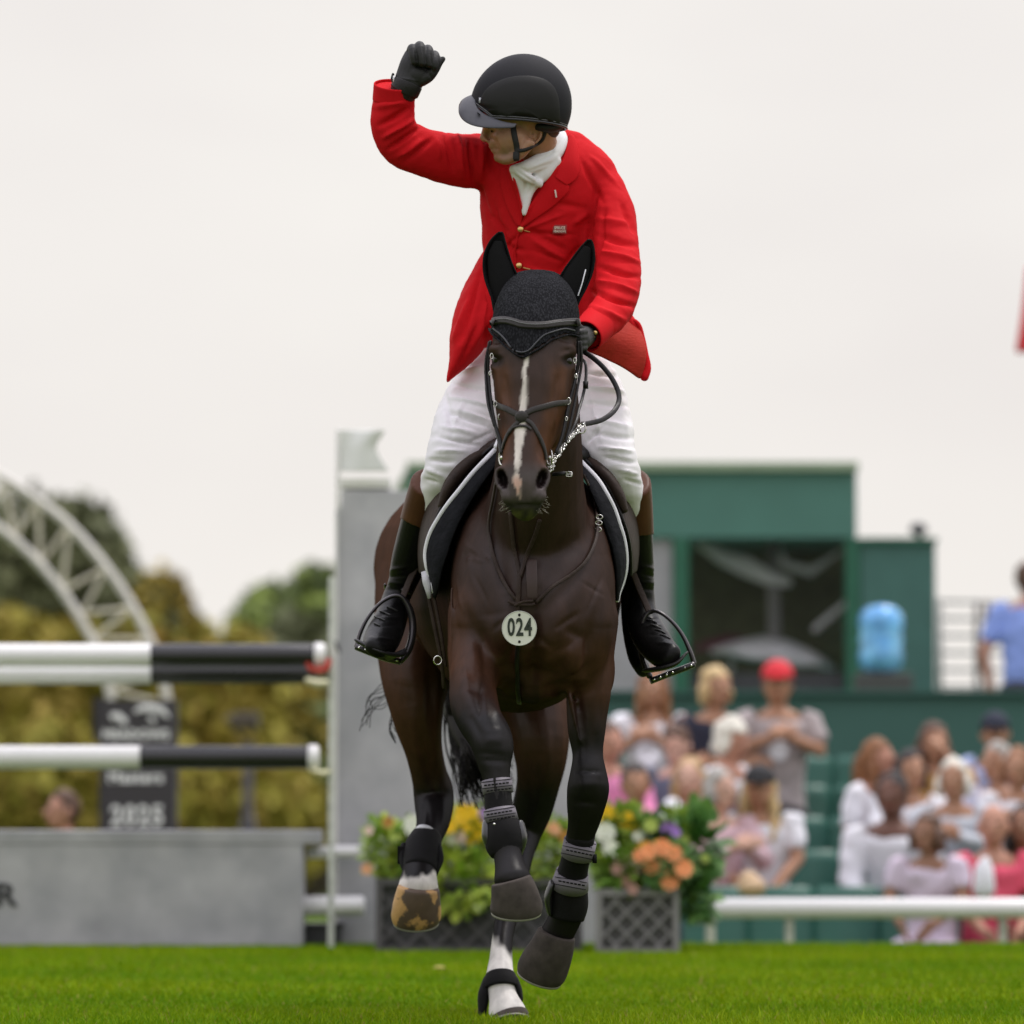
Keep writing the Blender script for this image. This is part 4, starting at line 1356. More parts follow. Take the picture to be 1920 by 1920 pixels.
# hooves
M_hoof = mat('hoof_dark', (.062, .052, .046), spec=.3, ior=1.25, rough=.7, var=.3, vs=30, bump=.15, bs=60, bdist=.003)
M_hoofs = mat('hoof_striped', (.10, .065, .045), rough=.5, var=.2, vs=30, c2=(.50, .29, .11), c2s=16, c2p=.54, c2w=.03)
M_shoe = mat('steel_shoe', (.30, .29, .24), rough=.5, metal=.4, var=.2)
def hoof(rings, m, name='hoof', sole=True):
    """rings (px,py,Y,rx px, ry m) from coronet to ground; open cone with a flat sole and a shoe"""
    mb = MB()
    mb.limb(rings, sub=3, n=28, cap=0)
    o = mb.build(name, m, horse, mods=[BEV(.003)])
    a, b = P(*rings[-1][:3]), P(*rings[-2][:3])
    d = (a - b).normalized()
    mb = MB()
    k = rings[-1]
    mb.tube([a - d * .002, a + d * .005], [k[3] * S(k[2]) * 1.0] * 2, [k[4] * 1.0] * 2, n=28, cap=0)
    sh = mb.build('horseshoe', M_shoe, o, mods=[BEV(.002)])
    return o
h1 = hoof([(958, 1650, -.590, 38, .046), (962, 1665, -.588, 42, .050), (966, 1684, -.583, 46, .053), (968, 1700, -.576, 49.5, .055), (968, 1711, -.570, 47, .053)], M_hoof)
h2 = hoof([(1044, 1750, .08, 36, .044), (1034, 1780, .095, 42, .050), (1023, 1804, .115, 46.5, .054), (1015, 1822, .13, 47, .054), (1011, 1833, .138, 43, .050)], M_hoof)
h3 = hoof([(785, 1664, .725, 39, .046), (783, 1684, .735, 43, .052), (781, 1706, .75, 46.5, .056), (780, 1720, .762, 46.5, .056), (780, 1730, .77, 43, .052)], M_hoofs)
h4 = hoof([(953, 1903, .565, 36, .05), (955, 1910, .56, 38, .053), (956, 1916, .555, 39, .054)], M_hoof)
# eyes
M_eye = mat('horse_eye', (.012, .008, .006), rough=.12, var=0, spec=.5)
for cx, sx in ((930, -1), (1067, 1)):
    q, nn = hit(HT, cx, 676, -.66)
    e = MB(); e.ell(q - nn * .0125 + Vector((0, 0, .001)), (.019, .017, .016)); e.build('eye', M_eye, horse)
# tail
M_hair = mat('tail_hair', (.010, .008, .007), rough=.5, var=.3, vs=60, stretch=(1, 1, .1), spec=.5, ior=1.25)
tl = MB()
tl.limb([(868, 1020, 1.72, 26, .05), (866, 1120, 1.85, 34, .06), (872, 1230, 1.86, 42, .06), (882, 1320, 1.8, 52, .06), (898, 1385, 1.7, 44, .05), (920, 1430, 1.62, 28, .03), (936, 1462, 1.6, 8, .02)], n=14)
rt = random.Random(4)
for i in range(330):
    x0 = rt.uniform(830, 905)
    a = (x0, rt.uniform(1180, 1330), 1.8 + rt.uniform(-.08, .06))
    ex_, ey_ = (rt.uniform(860, 965), rt.uniform(1420, 1520))
    m_ = ((a[0] + ex_) / 2 + rt.uniform(-24, 6), (a[1] + ey_) / 2 + 20, 1.75)
    pts = catmull([a, m_, (ex_, ey_, 1.6)], 5)
    tl.tube([P(*p) for p in pts], [.003 * (1 - .7 * k / len(pts)) for k in range(len(pts))], n=4, cap=0)
for i in range(14):
    y0 = rt.uniform(1270, 1310)
    if i < 9:
        pts = catmull([(735, y0, 1.55), (718, y0 + rt.uniform(5, 25), 1.6), (700 - rt.uniform(0, 12), y0 + rt.uniform(20, 40), 1.6), (672 + rt.uniform(0, 30), y0 + rt.uniform(45, 70), 1.6)], 5)
    else:
        pts = catmull([(740, y0 + 40, 1.3), (733 - rt.uniform(0, 5), y0 + 70, 1.3), (742, y0 + 95, 1.3)], 5)
    tl.tube([P(*p) for p in pts], .0012, n=4, cap=0)
tl.build('tail', M_hair, horse)
# whiskers
wk = MB()
for i in range(46):
    sx = rt.choice((-1, 1))
    x0 = 984 + sx * rt.uniform(18, 36); y0 = rt.uniform(928, 956)
    q = P(x0, y0, -.77)
    wk.tube([q, q + Vector((sx * rt.uniform(.008, .022), -.01, -rt.uniform(-.004, .02)))], .00045, n=4, cap=0)
wk.build('whiskers', mat('whisker', (.3, .28, .22), var=0), horse)
# ================================================================ tack
M_lea = mat('black_leather', (.012, .011, .011), rough=.42, var=.15, vs=40, bump=.1, bs=200, spec=.3)
M_leab = mat('brown_leather', (.034, .022, .017), rough=.55, var=.3, vs=25, bump=.2, bs=90, spec=.4, ior=1.3)
M_leag = mat('worn_bridle_leather', (.034, .030, .028), rough=.5, var=.15, vs=30, bump=.08, bs=150, spec=.3)
M_chr = mat('chrome', (.75, .74, .7), rough=.18, metal=1.0, var=0)
M_pad = mat('navy_quilt', (.013, .0135, .016), rough=.85, var=.2, vs=30, bump=.5, bs=45, spec=.4, ior=1.2)
M_pipe = mat('white_piping', (.78, .78, .82), rough=.7, var=.06)
M_black_f = mat('black_neoprene', (.010, .0095, .010), rough=.75, var=.15, vs=30, bump=.1, bs=120, spec=.4, ior=1.25)
M_bon = knit('black_crochet', (.021, .0215, .024), 240.0)
M_earc = mat('black_ear_cloth', (.009, .009, .009), rough=.9, var=.15, spec=.4, ior=1.2)

def up(pts, y0=None):
    return [P(*p) for p in pts]

# fly bonnet ------------------------------------------------------
bonnet = empty('fly_bonnet', P(1005, 600, -.5), 'black crocheted ear bonnet on the head of the horse', 'ear bonnet')
low = [(905, 606), (919, 617), (935, 634), (951, 652), (973, 669), (984, 671), (995, 665), (1017, 652), (1034, 639), (1060, 628), (1080, 632), (1100, 636)]
def shell_from(me, pred, off, name, m, parent, thick=.003, smooth=4):
    bm = bmesh.new(); bm.from_mesh(me)
    co_ = coords(me); x_, y_ = topx(co_)
    keep = pred(x_, y_, co_)
    bm.verts.ensure_lookup_table()
    bmesh.ops.delete(bm, geom=[v for v in bm.verts if not keep[v.index]], context='VERTS')
    for _ in range(smooth):
        bmesh.ops.smooth_vert(bm, verts=[v for v in bm.verts if v.is_boundary], factor=.5, use_axis_x=True, use_axis_y=True, use_axis_z=True)
    bm.normal_update()
    for v in bm.verts: v.co += v.normal * off
    me2 = bpy.data.meshes.new(name); bm.to_mesh(me2); bm.free()
    for a in list(me2.color_attributes): me2.color_attributes.remove(a)
    me2 = applied(me2, [SOLID(thick, 1)])
    return put(name, me2, m, parent)
lx = [p[0] for p in low]; ly = [p[1] for p in low]
def bpred(x_, y_, c_):
    yl = np.interp(x_, lx, ly)
    return (c_[:, 1] < -.36) & (y_ < yl) & (y_ > 480) & (y_ < 680)
cap_o = shell_from(horse_me, bpred, .003, 'cap', M_bon, bonnet, .004)
BT = bvh(cap_o.data)
mb = MB()
a_, b_ = strap(mb, HT, low[1:-1], 3.2, .006, .006, sub=5)
mb.build('scalloped_edge', M_bon, bonnet)
mb = MB()
trim = [(926, 616), (944, 632), (957, 650), (966, 658), (980, 661), (993, 656), (1006, 642), (1020, 629), (1038, 622), (1058, 617), (1076, 620)]
pts = [hit(BT, x, y, -.6, .002)[0] for x, y in catmull(trim, 5)]
mb.tube(pts, .0022, n=8); mb.build('trim_cord', mat('grey_cord', (.045, .046, .052), rough=.5, var=.1), bonnet)
mb = MB()
mb.tube([P(x, y, -.49) for x, y in catmull([(975, 533), (985, 519), (1006, 514), (1028, 519), (1040, 530)], 4)], .004, n=8)
mb.build('poll_piping', M_pipe, bonnet)
def ear(outl, nm):
    """outl: list (cx, cy, half width px, Y); a hollow leaf-shaped shell"""
    kk = catmull(outl, 4)
    rows = []
    for (cx, cy, hw, Y) in kk:
        r_ = []
        for k in range(13):
            a = math.pi * (k / 12)
            # open towards the front: U-shaped section
            r_.append(P(cx + hw * math.cos(a), cy, Y + .034 * math.sin(a) * min(hw / 26, 1.1)))
        rows.append(r_)
    mb = MB(); mb.sheet(rows)
    return mb.build(nm, M_earc, bonnet, mods=[SOLID(.005), SUBS(1)])
ear([(953, 572, 26, -.555), (947, 545, 31, -.545), (940, 520, 32, -.535), (933, 495, 27.5, -.53), (931, 472, 22, -.525), (933, 452, 14, -.52), (937, 440, 7, -.515), (939, 435, 2, -.515)], 'ear')
ear([(1056, 588, 19, -.555), (1062, 560, 27, -.545), (1072, 535, 30, -.535), (1083, 510, 28.5, -.53), (1093, 487, 22, -.525), (1100, 467, 14, -.52), (1104, 455, 7, -.515), (1105, 449, 2, -.515)], 'ear')
mb = MB(); mb.tube(up([(1084, 554, -.548), (1092, 530, -.545), (1098, 506, -.54)]), .0016, n=6); mb.build('ear_stitch', M_pipe, bonnet)
# inner ear fill (cloth across the base of each ear)
for pts_ in ([(953, 585, -.53, 28, .02), (946, 545, -.525, 28, .016), (939, 510, -.522, 25, .012), (933, 480, -.518, 19, .009), (935, 455, -.512, 10, .006)],
             [(1055, 592, -.53, 22, .02), (1063, 560, -.525, 25, .016), (1076, 527, -.522, 26, .012), (1088, 497, -.518, 20, .009), (1100, 465, -.512, 9, .006)]):
    mb = MB(); mb.limb(pts_, n=14); mb.build('ear_lining', M_earc, bonnet)

# bridle ----------------------------------------------------------
bridle = empty('bridle', P(1000, 760, -.7), 'dark leather bridle with crossed noseband on the head of the horse', 'bridle')
def bstrap(nm, pts, w, m=M_leag, th=.004, off=.0025, tree=HT, Yd=-.68, parent=None):
    mb = MB()
    r = strap(mb, tree, pts, w, th, off, Yd=Yd)
    mb.build(nm, m, parent or bridle, mods=[BEV(.0008, 1)])
    return r
bstrap('browband', [(921, 607), (928, 604), (951, 603), (972, 609), (984, 612), (1017, 613), (1050, 608), (1070, 605), (1083, 605)], 15, th=.006, off=.008)
mb = MB()
q = [hit(BT, x, y, -.6, .010)[0] for x, y in catmull([(922, 604), (951, 601), (984, 610), (1017, 611), (1050, 606), (1080, 603)], 6)]
mb.tube(q, .0012, n=6); mb.build('browband_stitching', mat('grey_stitch', (.12, .12, .12), var=0), bridle)
for nm, pts, w in (('noseband', [(925, 755), (940, 762), (955, 769), (970, 777), (985, 782)], 11), ('noseband', [(1064, 754), (1040, 757), (1015, 764), (998, 769), (984, 777), (968, 788)], 11),
                   ('lower_noseband', [(968, 778), (984, 786), (998, 796), (1008, 815), (1016, 832), (1021, 850), (1022, 862)], 8), ('lower_noseband', [(990, 779), (975, 790), (962, 802), (953, 815), (947, 830), (944, 842)], 8),
                   ('nose_strap', [(957, 812), (963, 803), (975, 799), (988, 800), (996, 806)], 5)):
    bstrap(nm, pts, w, th=.0035, off=.0025)
mb = MB()
q, nn = hit(HT, 979, 782, -.7, .007); mb.ell(q, (.017, .006, .015)); mb.build('noseband_rosette', M_leag, bridle)
for nm, pts, w in (('cheekpiece', [(920, 640), (915, 677), (916, 699), (919, 739), (927, 790), (938, 826), (941, 850)], 7), ('cheekpiece', [(1085, 640), (1084, 679), (1077, 719), (1066, 759), (1054, 818), (1042, 850)], 7),
                   ('throat_strap', [(918, 640), (911, 680), (912, 720), (916, 760), (928, 800)], 5), ('throat_strap', [(1088, 640), (1090, 680), (1082, 730), (1070, 790), (1060, 830)], 5)):
    kk = catmull(pts, 6)
    tp = [P(x_, y_, -.645 - .09 * max(0, (y_ - 700)) / 150) for x_, y_ in kk]
    mb = MB(); mb.ribbon(tp, [Vector((-.55 if pts[0][0] < 1000 else .55, -1, 0)).normalized()] * len(tp), w * S(-.6), .004); mb.build(nm, M_lea, bridle, mods=[BEV(.0008, 1)])
for x_, y_, rr in ((922, 668, 4), (1078, 676, 4), (929, 757, 4), (1066, 752, 5), (937, 782, 4), (1062, 785, 3), (919, 700, 3), (1080, 705, 3)):
    mb = MB()
    c_ = P(x_, y_, -.70)
    mb.tube([c_ + Vector((rr * S(-.7) * .7 * math.cos(a), -.002, rr * S(-.7) * 1.3 * math.sin(a))) for a in [2 * math.pi * k / 14 for k in range(14)]], .0012, n=6, closed=True)
    mb.build('buckle', M_chr, bridle)
# bit, rings, curb chain
for cx, cy, rr, Yb in ((941, 858, 14, -.70), (1030, 858, 15, -.70)):
    mb = MB()
    c_ = P(cx, cy, Yb)
    mb.tube([c_ + Vector((.35 * rr * S(Yb) * math.cos(a), -.6 * rr * S(Yb) * math.cos(a), rr * S(Yb) * math.sin(a))) for a in [2 * math.pi * k / 20 for k in range(20)]], .0024, n=8, closed=True)
    mb.build('bit_ring', M_chr, bridle)
mb = MB(); mb.tube(up([(941, 858, -.70), (985, 868, -.66), (1030, 858, -.70)]), .006, n=10); mb.build('bit', M_chr, bridle)
mb = MB()
ch = catmull([(1090, 796, -.60), (1078, 812, -.62), (1062, 828, -.64), (1052, 842, -.66), (1042, 856, -.68), (1034, 868, -.70), (1032, 885, -.70)], 5)
for i, k in enumerate(ch):
    q = P(*k)
    for s_ in (-1, 1):
        o_ = Vector((s_ * .004 + rnd.uniform(-.001, .001), s_ * .003, s_ * .003))
        a0 = rnd.uniform(0, 3)
        ax1 = Vector((math.cos(a0), math.sin(a0), .6)).normalized(); ax2 = ax1.orthogonal().normalized()
        mb.tube([q + o_ + (ax1 * math.cos(a) * .0068 + ax2 * math.sin(a) * .0045) for a in [2 * math.pi * t / 10 for t in range(10)]], .0013, n=5, closed=True)
mb.build('curb_chain', M_chr, bridle)
mb = MB(); mb.ribbon(up([(1036, 890, -.68), (1052, 888, -.69), (1064, 888, -.69)]), [Vector((0, -1, 0))] * 3, .011, .004); mb.build('curb_strap', M_lea, bridle)
mb = MB()
c_ = P(1068, 889, -.695)
mb.tube([c_ + Vector((a, 0, b)) for a, b in ((-.009, .006), (.004, .006), (.006, .004), (.006, -.004), (.004, -.006), (-.009, -.006))], .0015, n=6, closed=True)
mb.tube([c_ + Vector((-.008, 0, 0)), c_ + Vector((.005, 0, 0))], .0012, n=6)
mb.build('buckle', M_chr, bridle)
# reins
def free_strap(nm, pts, w, m, parent, nrm=Vector((0, -1, 0)), th=.004):
    kk = catmull(pts, 8)
    tp = [P(*k) for k in kk]
    mb = MB()
    nn_ = nrm if isinstance(nrm, list) else [nrm] * len(tp)
    if isinstance(nrm, list):
        nn_ = [nrm[0].lerp(nrm[1], i / (len(tp) - 1)).normalized() for i in range(len(tp))]
    mb.ribbon(tp, nn_, w * S(-.5), th)
    return mb.build(nm, m, parent, mods=[BEV(.0008, 1)])
reins = empty('reins', P(1150, 740, -.45), 'black leather reins looping out from the hand at the right of the head', 'reins')
free_strap('rein_loop', [(1086, 655, -.36), (1102, 664, -.38), (1119, 677, -.40), (1135, 693, -.42), (1150, 714, -.44), (1160, 738, -.46), (1159, 757, -.48), (1148, 774, -.51), (1129, 787, -.54), (1108, 793, -.57), (1090, 796, -.60)], 10, M_lea, reins)
free_strap('rein', [(1088, 672, -.40), (1097, 680, -.44), (1099, 700, -.46), (1097, 722, -.48), (1092, 746, -.50), (1085, 770, -.54), (1080, 790, -.58), (1066, 820, -.62), (1044, 852, -.68)], 6, M_lea, reins)
mb = MB(); mb.box(P(1098, 722, -.485), (.007, .005, .010)); mb.build('keeper', M_lea, reins)
free_strap('rein', [(920, 640, -.30), (916, 700, -.40), (922, 760, -.52), (932, 810, -.64), (940, 850, -.70)], 6, M_lea, reins, nrm=Vector((-.8, -.5, 0)))
mb = MB()
c_ = P(1091, 803, -.60)
mb.tube([c_ + Vector((.010 * math.cos(a), 0, .013 * math.sin(a))) for a in [2 * math.pi * t / 16 for t in range(16)]], .0018, n=6, closed=True); mb.build('rein_ring', M_chr, reins)

CHT = BVHTree.FromPolygons([v.co for v in horse_me.vertices], [tuple(p.vertices) for p in horse_me.polygons if p.center.y > -.42 or p.center.z < 1.34])
# breastplate -----------------------------------------------------
bp = empty('breastplate', P(985, 1080, -.3), 'slim dark leather breastplate crossing the chest of the horse', 'breastplate')
bstrap('shoulder_strap', [(934, 905), (929, 935), (921, 975), (920, 1005), (925, 1040), (933, 1066), (945, 1090), (956, 1107), (969, 1124)], 8, M_leab, parent=bp, tree=CHT, Yd=-.2, off=.006)
bstrap('shoulder_strap', [(1094, 890), (1104, 915), (1112, 945), (1117, 975), (1115, 1008), (1106, 1035), (1092, 1058), (1066, 1080), (1036, 1100), (1020, 1116), (1008, 1129)], 7, M_leab, parent=bp, tree=CHT, Yd=-.2, off=.006)
bstrap('martingale_fork', [(960, 960), (964, 1000), (968, 1040), (975, 1078)], 8, M_leab, parent=bp, tree=CHT, Yd=-.2, off=.007)
bstrap('martingale_fork', [(1012, 972), (1002, 1005), (990, 1035), (982, 1062), (976, 1084)], 8, M_leab, parent=bp, tree=CHT, Yd=-.2, off=.007)
bstrap('centre_strap', [(975, 1075), (974, 1095), (973, 1120), (972, 1146)], 9, M_leab, parent=bp, tree=CHT, Yd=-.2, off=.007)
bstrap('centre_strap', [(996, 1050), (997, 1085), (998, 1125)], 22, mat('chest_leather', (.04, .022, .018), rough=.6, var=.2), parent=bp, tree=CHT, Yd=-.2, off=.002, th=.002)
bstrap('cross_strap', [(954, 1130), (972, 1133), (990, 1134), (1006, 1131)], 6, M_leab, parent=bp, tree=CHT, Yd=-.2, off=.011)
bstrap('cross_strap', [(968, 1136), (982, 1128), (996, 1126)], 5, M_leab, parent=bp, tree=CHT, Yd=-.2, off=.013)
bstrap('girth_strap', [(972, 1206), (970, 1240), (972, 1280), (975, 1315)], 9, M_lea, parent=bp, off=.006)
q, nn = hit(HT, 1117, 985, -.2, .012)
for dz in (-.018, .0, .016):
    mb = MB(); mb.tube([q + Vector((.009 * math.cos(a) + dz * .1, -.004, dz + .006 * math.sin(a))) for a in [2 * math.pi * t / 12 for t in range(12)]], .0015, n=6, closed=True); mb.build('buckle', M_chr, bp)

# number disc -----------------------------------------------------
q, nn = hit(HT, 972, 1179, -.35, .014)
disc = empty('number_disc', q, 'round white number disc with 024 hanging on the chest of the horse', 'number disc')
mb = MB(); q2 = q + Vector((0, -.004, 0))
mb.tube([q2 + Vector((0, .003, 0)), q2 - Vector((0, .002, 0))], 32.5 * S(q.y), n=48, cap=0, ref=Vector((0, 0, 1)))
mb.build('plate', mat('disc_white', (.74, .76, .66), rough=.4, var=.05), disc, mods=[BEV(.0015)], smooth=False)
rim = MB(); rim.tube([q2 + Vector((32 * S(q.y) * math.cos(a), -.002, 32 * S(q.y) * math.sin(a))) for a in [2 * math.pi * t / 40 for t in range(40)]], .0013, n=6, closed=True)
rim.build('rim', mat('disc_rim', (.55, .56, .5), var=.05), disc)
text('024', .066, q2 + Vector((.001, -.0035, .001)), Matrix.Rotation(R(90), 3, 'X').to_quaternion(), mat('disc_ink', (.02, .03, .02), var=0), 'number', disc, sx=.62, bold=.0016, space=1.12)
for dz in (.036, -.036):
    mb = MB(); mb.ell(q2 + Vector((0, -.003, dz)), (.0035, .002, .004)); mb.build('hole', M_lea, disc)

# saddle and pad --------------------------------------------------
def side_sheet(front, back, nb=6, bulge=0.0):
    f_ = catmull(front, 4); b_ = catmull(back, 4)
    n_ = min(len(f_), len(b_))
    rows = []
    for i in range(n_):
        a = P(*f_[int(i * (len(f_) - 1) / (n_ - 1))]); b = P(*b_[int(i * (len(b_) - 1) / (n_ - 1))])
        out = Vector((-1 if a.x < .03 else 1, 0, .3)).normalized()
        rows.append([a.lerp(b, j / nb) + out * bulge * math.sin(math.pi * j / nb) for j in range(nb + 1)])
    return rows
pad = empty('saddle_pad', P(990, 850, .2), 'dark saddle pad with white piping under the saddle', 'saddle pad')
wl_ = [(955, 822, .06), (944, 828, .04), (910, 862, -.02), (884, 890, -.04), (860, 920, -.05), (840, 945, -.05), (822, 972, -.04), (806, 1002, -.03), (798, 1035, -.02), (800, 1060, -.02), (807, 1085, -.01), (813, 1112, 0)]
il_ = [(960, 842, .03), (944, 852, 0), (915, 892, -.06), (892, 925, -.08), (874, 955, -.09), (858, 985, -.1), (846, 1015, -.1), (836, 1045, -.1), (828, 1070, -.09), (824, 1090, -.08), (820, 1108, -.06), (816, 1122, -.03)]
bl_ = [(960, 826, .3), (945, 828, .5), (910, 850, .6), (880, 885, .62), (855, 920, .62), (835, 950, .62), (815, 985, .62), (800, 1015, .62), (795, 1045, .6), (797, 1070, .55), (802, 1090, .45), (810, 1112, .2)]
wr_ = [(1075, 850, .06), (1092, 868, .02), (1120, 898, -.02), (1137, 925, -.04), (1152, 955, -.04), (1162, 985, -.04), (1170, 1012, -.03), (1174, 1042, -.02), (1173, 1068, -.01), (1168, 1090, 0), (1160, 1112, 0), (1157, 1127, 0)]
ir_ = [(1072, 865, .03), (1090, 888, -.02), (1108, 922, -.07), (1120, 950, -.09), (1132, 980, -.1), (1140, 1003, -.1), (1148, 1025, -.1), (1153, 1048, -.1), (1156, 1070, -.09), (1157, 1092, -.08), (1156, 1110, -.06), (1155, 1126, -.03)]
br_ = [(1070, 850, .3), (1090, 866, .5), (1118, 890, .6), (1135, 920, .62), (1148, 950, .62), (1160, 985, .62), (1166, 1015, .62), (1170, 1042, .6), (1169, 1068, .5), (1166, 1090, .4), (1160, 1110, .2), (1157, 1127, .1)]
for w_, i_, b_ in ((wl_, il_, bl_), (wr_, ir_, br_)):
    mb = MB(); mb.sheet(side_sheet(i_, w_, 3, .004)); mb.build('front_panel', M_pad, pad, mods=[SOLID(.006)])
    mb = MB(); mb.sheet(side_sheet(w_, b_, 5)); mb.build('side_panel', M_pad, pad, mods=[SOLID(.006)])
    kk = catmull(w_, 5)
    mb = MB(); mb.tube([P(k[0], k[1], k[2] - .006) for k in kk], [.0066] * len(kk), [.0045] * len(kk), n=10); mb.build('piping', M_pipe, pad)
mb = MB(); mb.limb([(956, 817, .02, 9, .01), (944, 823, .01, 11, .008), (930, 838, -.01, 5, .006)], n=10); mb.build('binding_corner', M_pipe, pad)

saddle = empty('saddle', P(990, 850, .35), 'dark brown jumping saddle with rounded knee blocks under the rider', 'saddle')
fl1 = [(942, 828, .10), (922, 838, .06), (890, 866, .03), (862, 898, .01), (838, 932, .01), (822, 962, .01), (810, 995, .02), (803, 1025, .04), (799, 1055, .08), (798, 1080, .14)]
fl2 = [(938, 818, .25), (905, 828, .24), (868, 838, .24), (838, 856, .26), (812, 890, .28), (798, 925, .30), (790, 965, .33), (786, 1005, .36), (787, 1040, .38), (791, 1075, .38)]
fr1 = [(1085, 850, .10), (1098, 862, .06), (1122, 885, .03), (1140, 912, .01), (1156, 945, .01), (1168, 975, .01), (1176, 1000, .03), (1181, 1025, .06), (1183, 1050, .1), (1183, 1078, .15)]
fr2 = [(1088, 842, .25), (1104, 848, .24), (1132, 855, .24), (1158, 872, .26), (1176, 898, .28), (1188, 930, .30), (1195, 962, .33), (1197, 995, .36), (1195, 1030, .38), (1188, 1070, .38)]
for a1, a2 in ((fl1, fl2), (fr1, fr2)):
    mb = MB(); mb.sheet(side_sheet(a1, a2, 6, .012)); mb.build('flap', M_leab, saddle, mods=[SOLID(.006), SUBS(1)])
    kk = catmull(a1, 5)
    mb = MB(); mb.tube([P(k[0], k[1], k[2] - .003) for k in kk], .0045, n=8); mb.build('flap_edge', M_lea, saddle)
    a3 = [(a[0] * .62 + b[0] * .38, a[1] * .62 + b[1] * .38, a[2] * .62 + b[2] * .38 - .012) for a, b in zip(a1, a2)]
    mb = MB(); mb.tube([P(*k) for k in catmull(a3, 5)], .0016, n=6); mb.build('stitching', mat('brown_stitch', (.11, .085, .07), var=0), saddle)
for kb in ([(915, 846, .08, 8, .02), (888, 862, .05, 12, .03), (862, 886, .03, 14, .035), (841, 916, .02, 13, .035), (828, 948, .02, 8, .02)], [(1106, 864, .08, 8, .02), (1124, 880, .05, 11, .03), (1144, 902, .03, 12, .035), (1160, 930, .02, 12, .03), (1170, 956, .02, 8, .02)]):
    mb = MB(); mb.limb(kb, n=14); mb.build('knee_block', M_leab, saddle)
mb = MB(); mb.limb([(930, 850, .08, 20, .04), (970, 828, .12, 24, .05), (1012, 822, .14, 24, .05), (1055, 835, .12, 24, .05), (1092, 860, .08, 20, .04)], n=16); mb.build('pommel', M_lea, saddle)
mb = MB(); mb.limb([(1005, 852, .15, 70, .02), (1000, 858, .32, 95, .025), (990, 852, .48, 105, .03), (987, 840, .56, 84, .026)], body=True, n=20); mb.build('seat', M_lea, saddle)
# stirrup leathers and irons
M_iron = mat('dark_stirrup', (.05, .045, .048), rough=.28, metal=.6, var=.2, spec=.8)
free_strap('stirrup_leather', [(793, 1035, .30), (780, 1062, .31), (766, 1094, .31), (754, 1124, .30)], 15, M_leab, saddle, nrm=Vector((-.5, -1, 0)))
free_strap('stirrup_leather', [(1186, 1072, .30), (1196, 1098, .31), (1208, 1126, .31), (1219, 1152, .30)], 15, M_leab, saddle, nrm=Vector((.5, -1, 0)))
def iron(arch, tread, nm='stirrup_iron'):
    r = None
    mb = MB()
    kk = catmull(arch, 6)
    mb.tube([P(k[0], k[1], k[2]) for k in kk], [k[3] * S(.25) for k in kk], [.010] * len(kk), n=10)
    r = mb.build(nm, M_iron, saddle)
    mb = MB(); kk = catmull(tread, 3)
    mb.tube([P(*k) for k in kk], [.009] * len(kk), [.034] * len(kk), n=12, ex=4, cap=.3)
    mb.build('tread', M_iron, r)
    mb = MB()
    for t in range(7):
        a = P(*tread[0]).lerp(P(*tread[-1]), (t + .5) / 7)
        mb.ell(a + Vector((0, -.034, .0)), (.004, .003, .004), nu=8, nv=6)
    mb.build('studs', M_chr, r)
    return r
iron([(668, 1212, .26, 4), (676, 1185, .27, 4), (690, 1158, .28, 3.5), (712, 1132, .29, 3.5), (736, 1118, .30, 4), (754, 1120, .30, 5), (768, 1142, .30, 6.5), (774, 1170, .30, 7), (772, 1198, .29, 7), (764, 1222, .28, 7), (752, 1240, .27, 5)],
     [(668, 1213, .26), (695, 1224, .26), (722, 1234, .27), (751, 1241, .27)])
iron([(1301, 1244, .26, 5), (1294, 1222, .26, 4.5), (1280, 1192, .27, 4), (1262, 1168, .28, 3.6), (1240, 1150, .29, 3.5), (1222, 1146, .30, 4), (1208, 1158, .30, 5), (1202, 1184, .30, 5), (1201, 1212, .30, 5), (1206, 1240, .29, 5), (1218, 1268, .28, 6)],
     [(1301, 1246, .26), (1275, 1256, .26), (1248, 1266, .27), (1220, 1277, .27)])
# girth straps at the left
girth = empty('girth', P(815, 1150, .05), 'brown leather girth straps with silver buckle behind the left shoulder', 'girth')
free_strap('billet', [(800, 1095, .0), (808, 1140, -.0), (818, 1190, .0), (828, 1240, .01), (833, 1290, .05)], 8, M_leab, girth, nrm=Vector((-.6, -1, 0)))
free_strap('billet', [(812, 1110, -.02), (820, 1150, -.02), (829, 1200, -.02), (836, 1250, .0)], 7, M_leab, girth, nrm=Vector((-.6, -1, 0)))
mb = MB(); mb.ribbon(up([(796, 1072, -.01), (800, 1092, -.02), (803, 1108, -.02), (806, 1122, -.02)]), [Vector((-.3, -1, 0))] * 4, [.020, .024, .016, .010], .006)
mb.ribbon(up([(810, 1092, -.03), (813, 1112, -.03)]), [Vector((-.3, -1, 0))] * 2, .008, .005)
mb.build('buckle_guard', mat('silver_white_leather', (.5, .5, .52), rough=.4, var=.2), girth)
mb = MB(); c_ = P(821, 1238, -.02); mb.tube([c_ + Vector((.011 * math.cos(a), 0, .012 * math.sin(a))) for a in [2 * math.pi * t / 14 for t in range(14)]], .002, n=6, closed=True); mb.build('buckle', M_chr, girth)

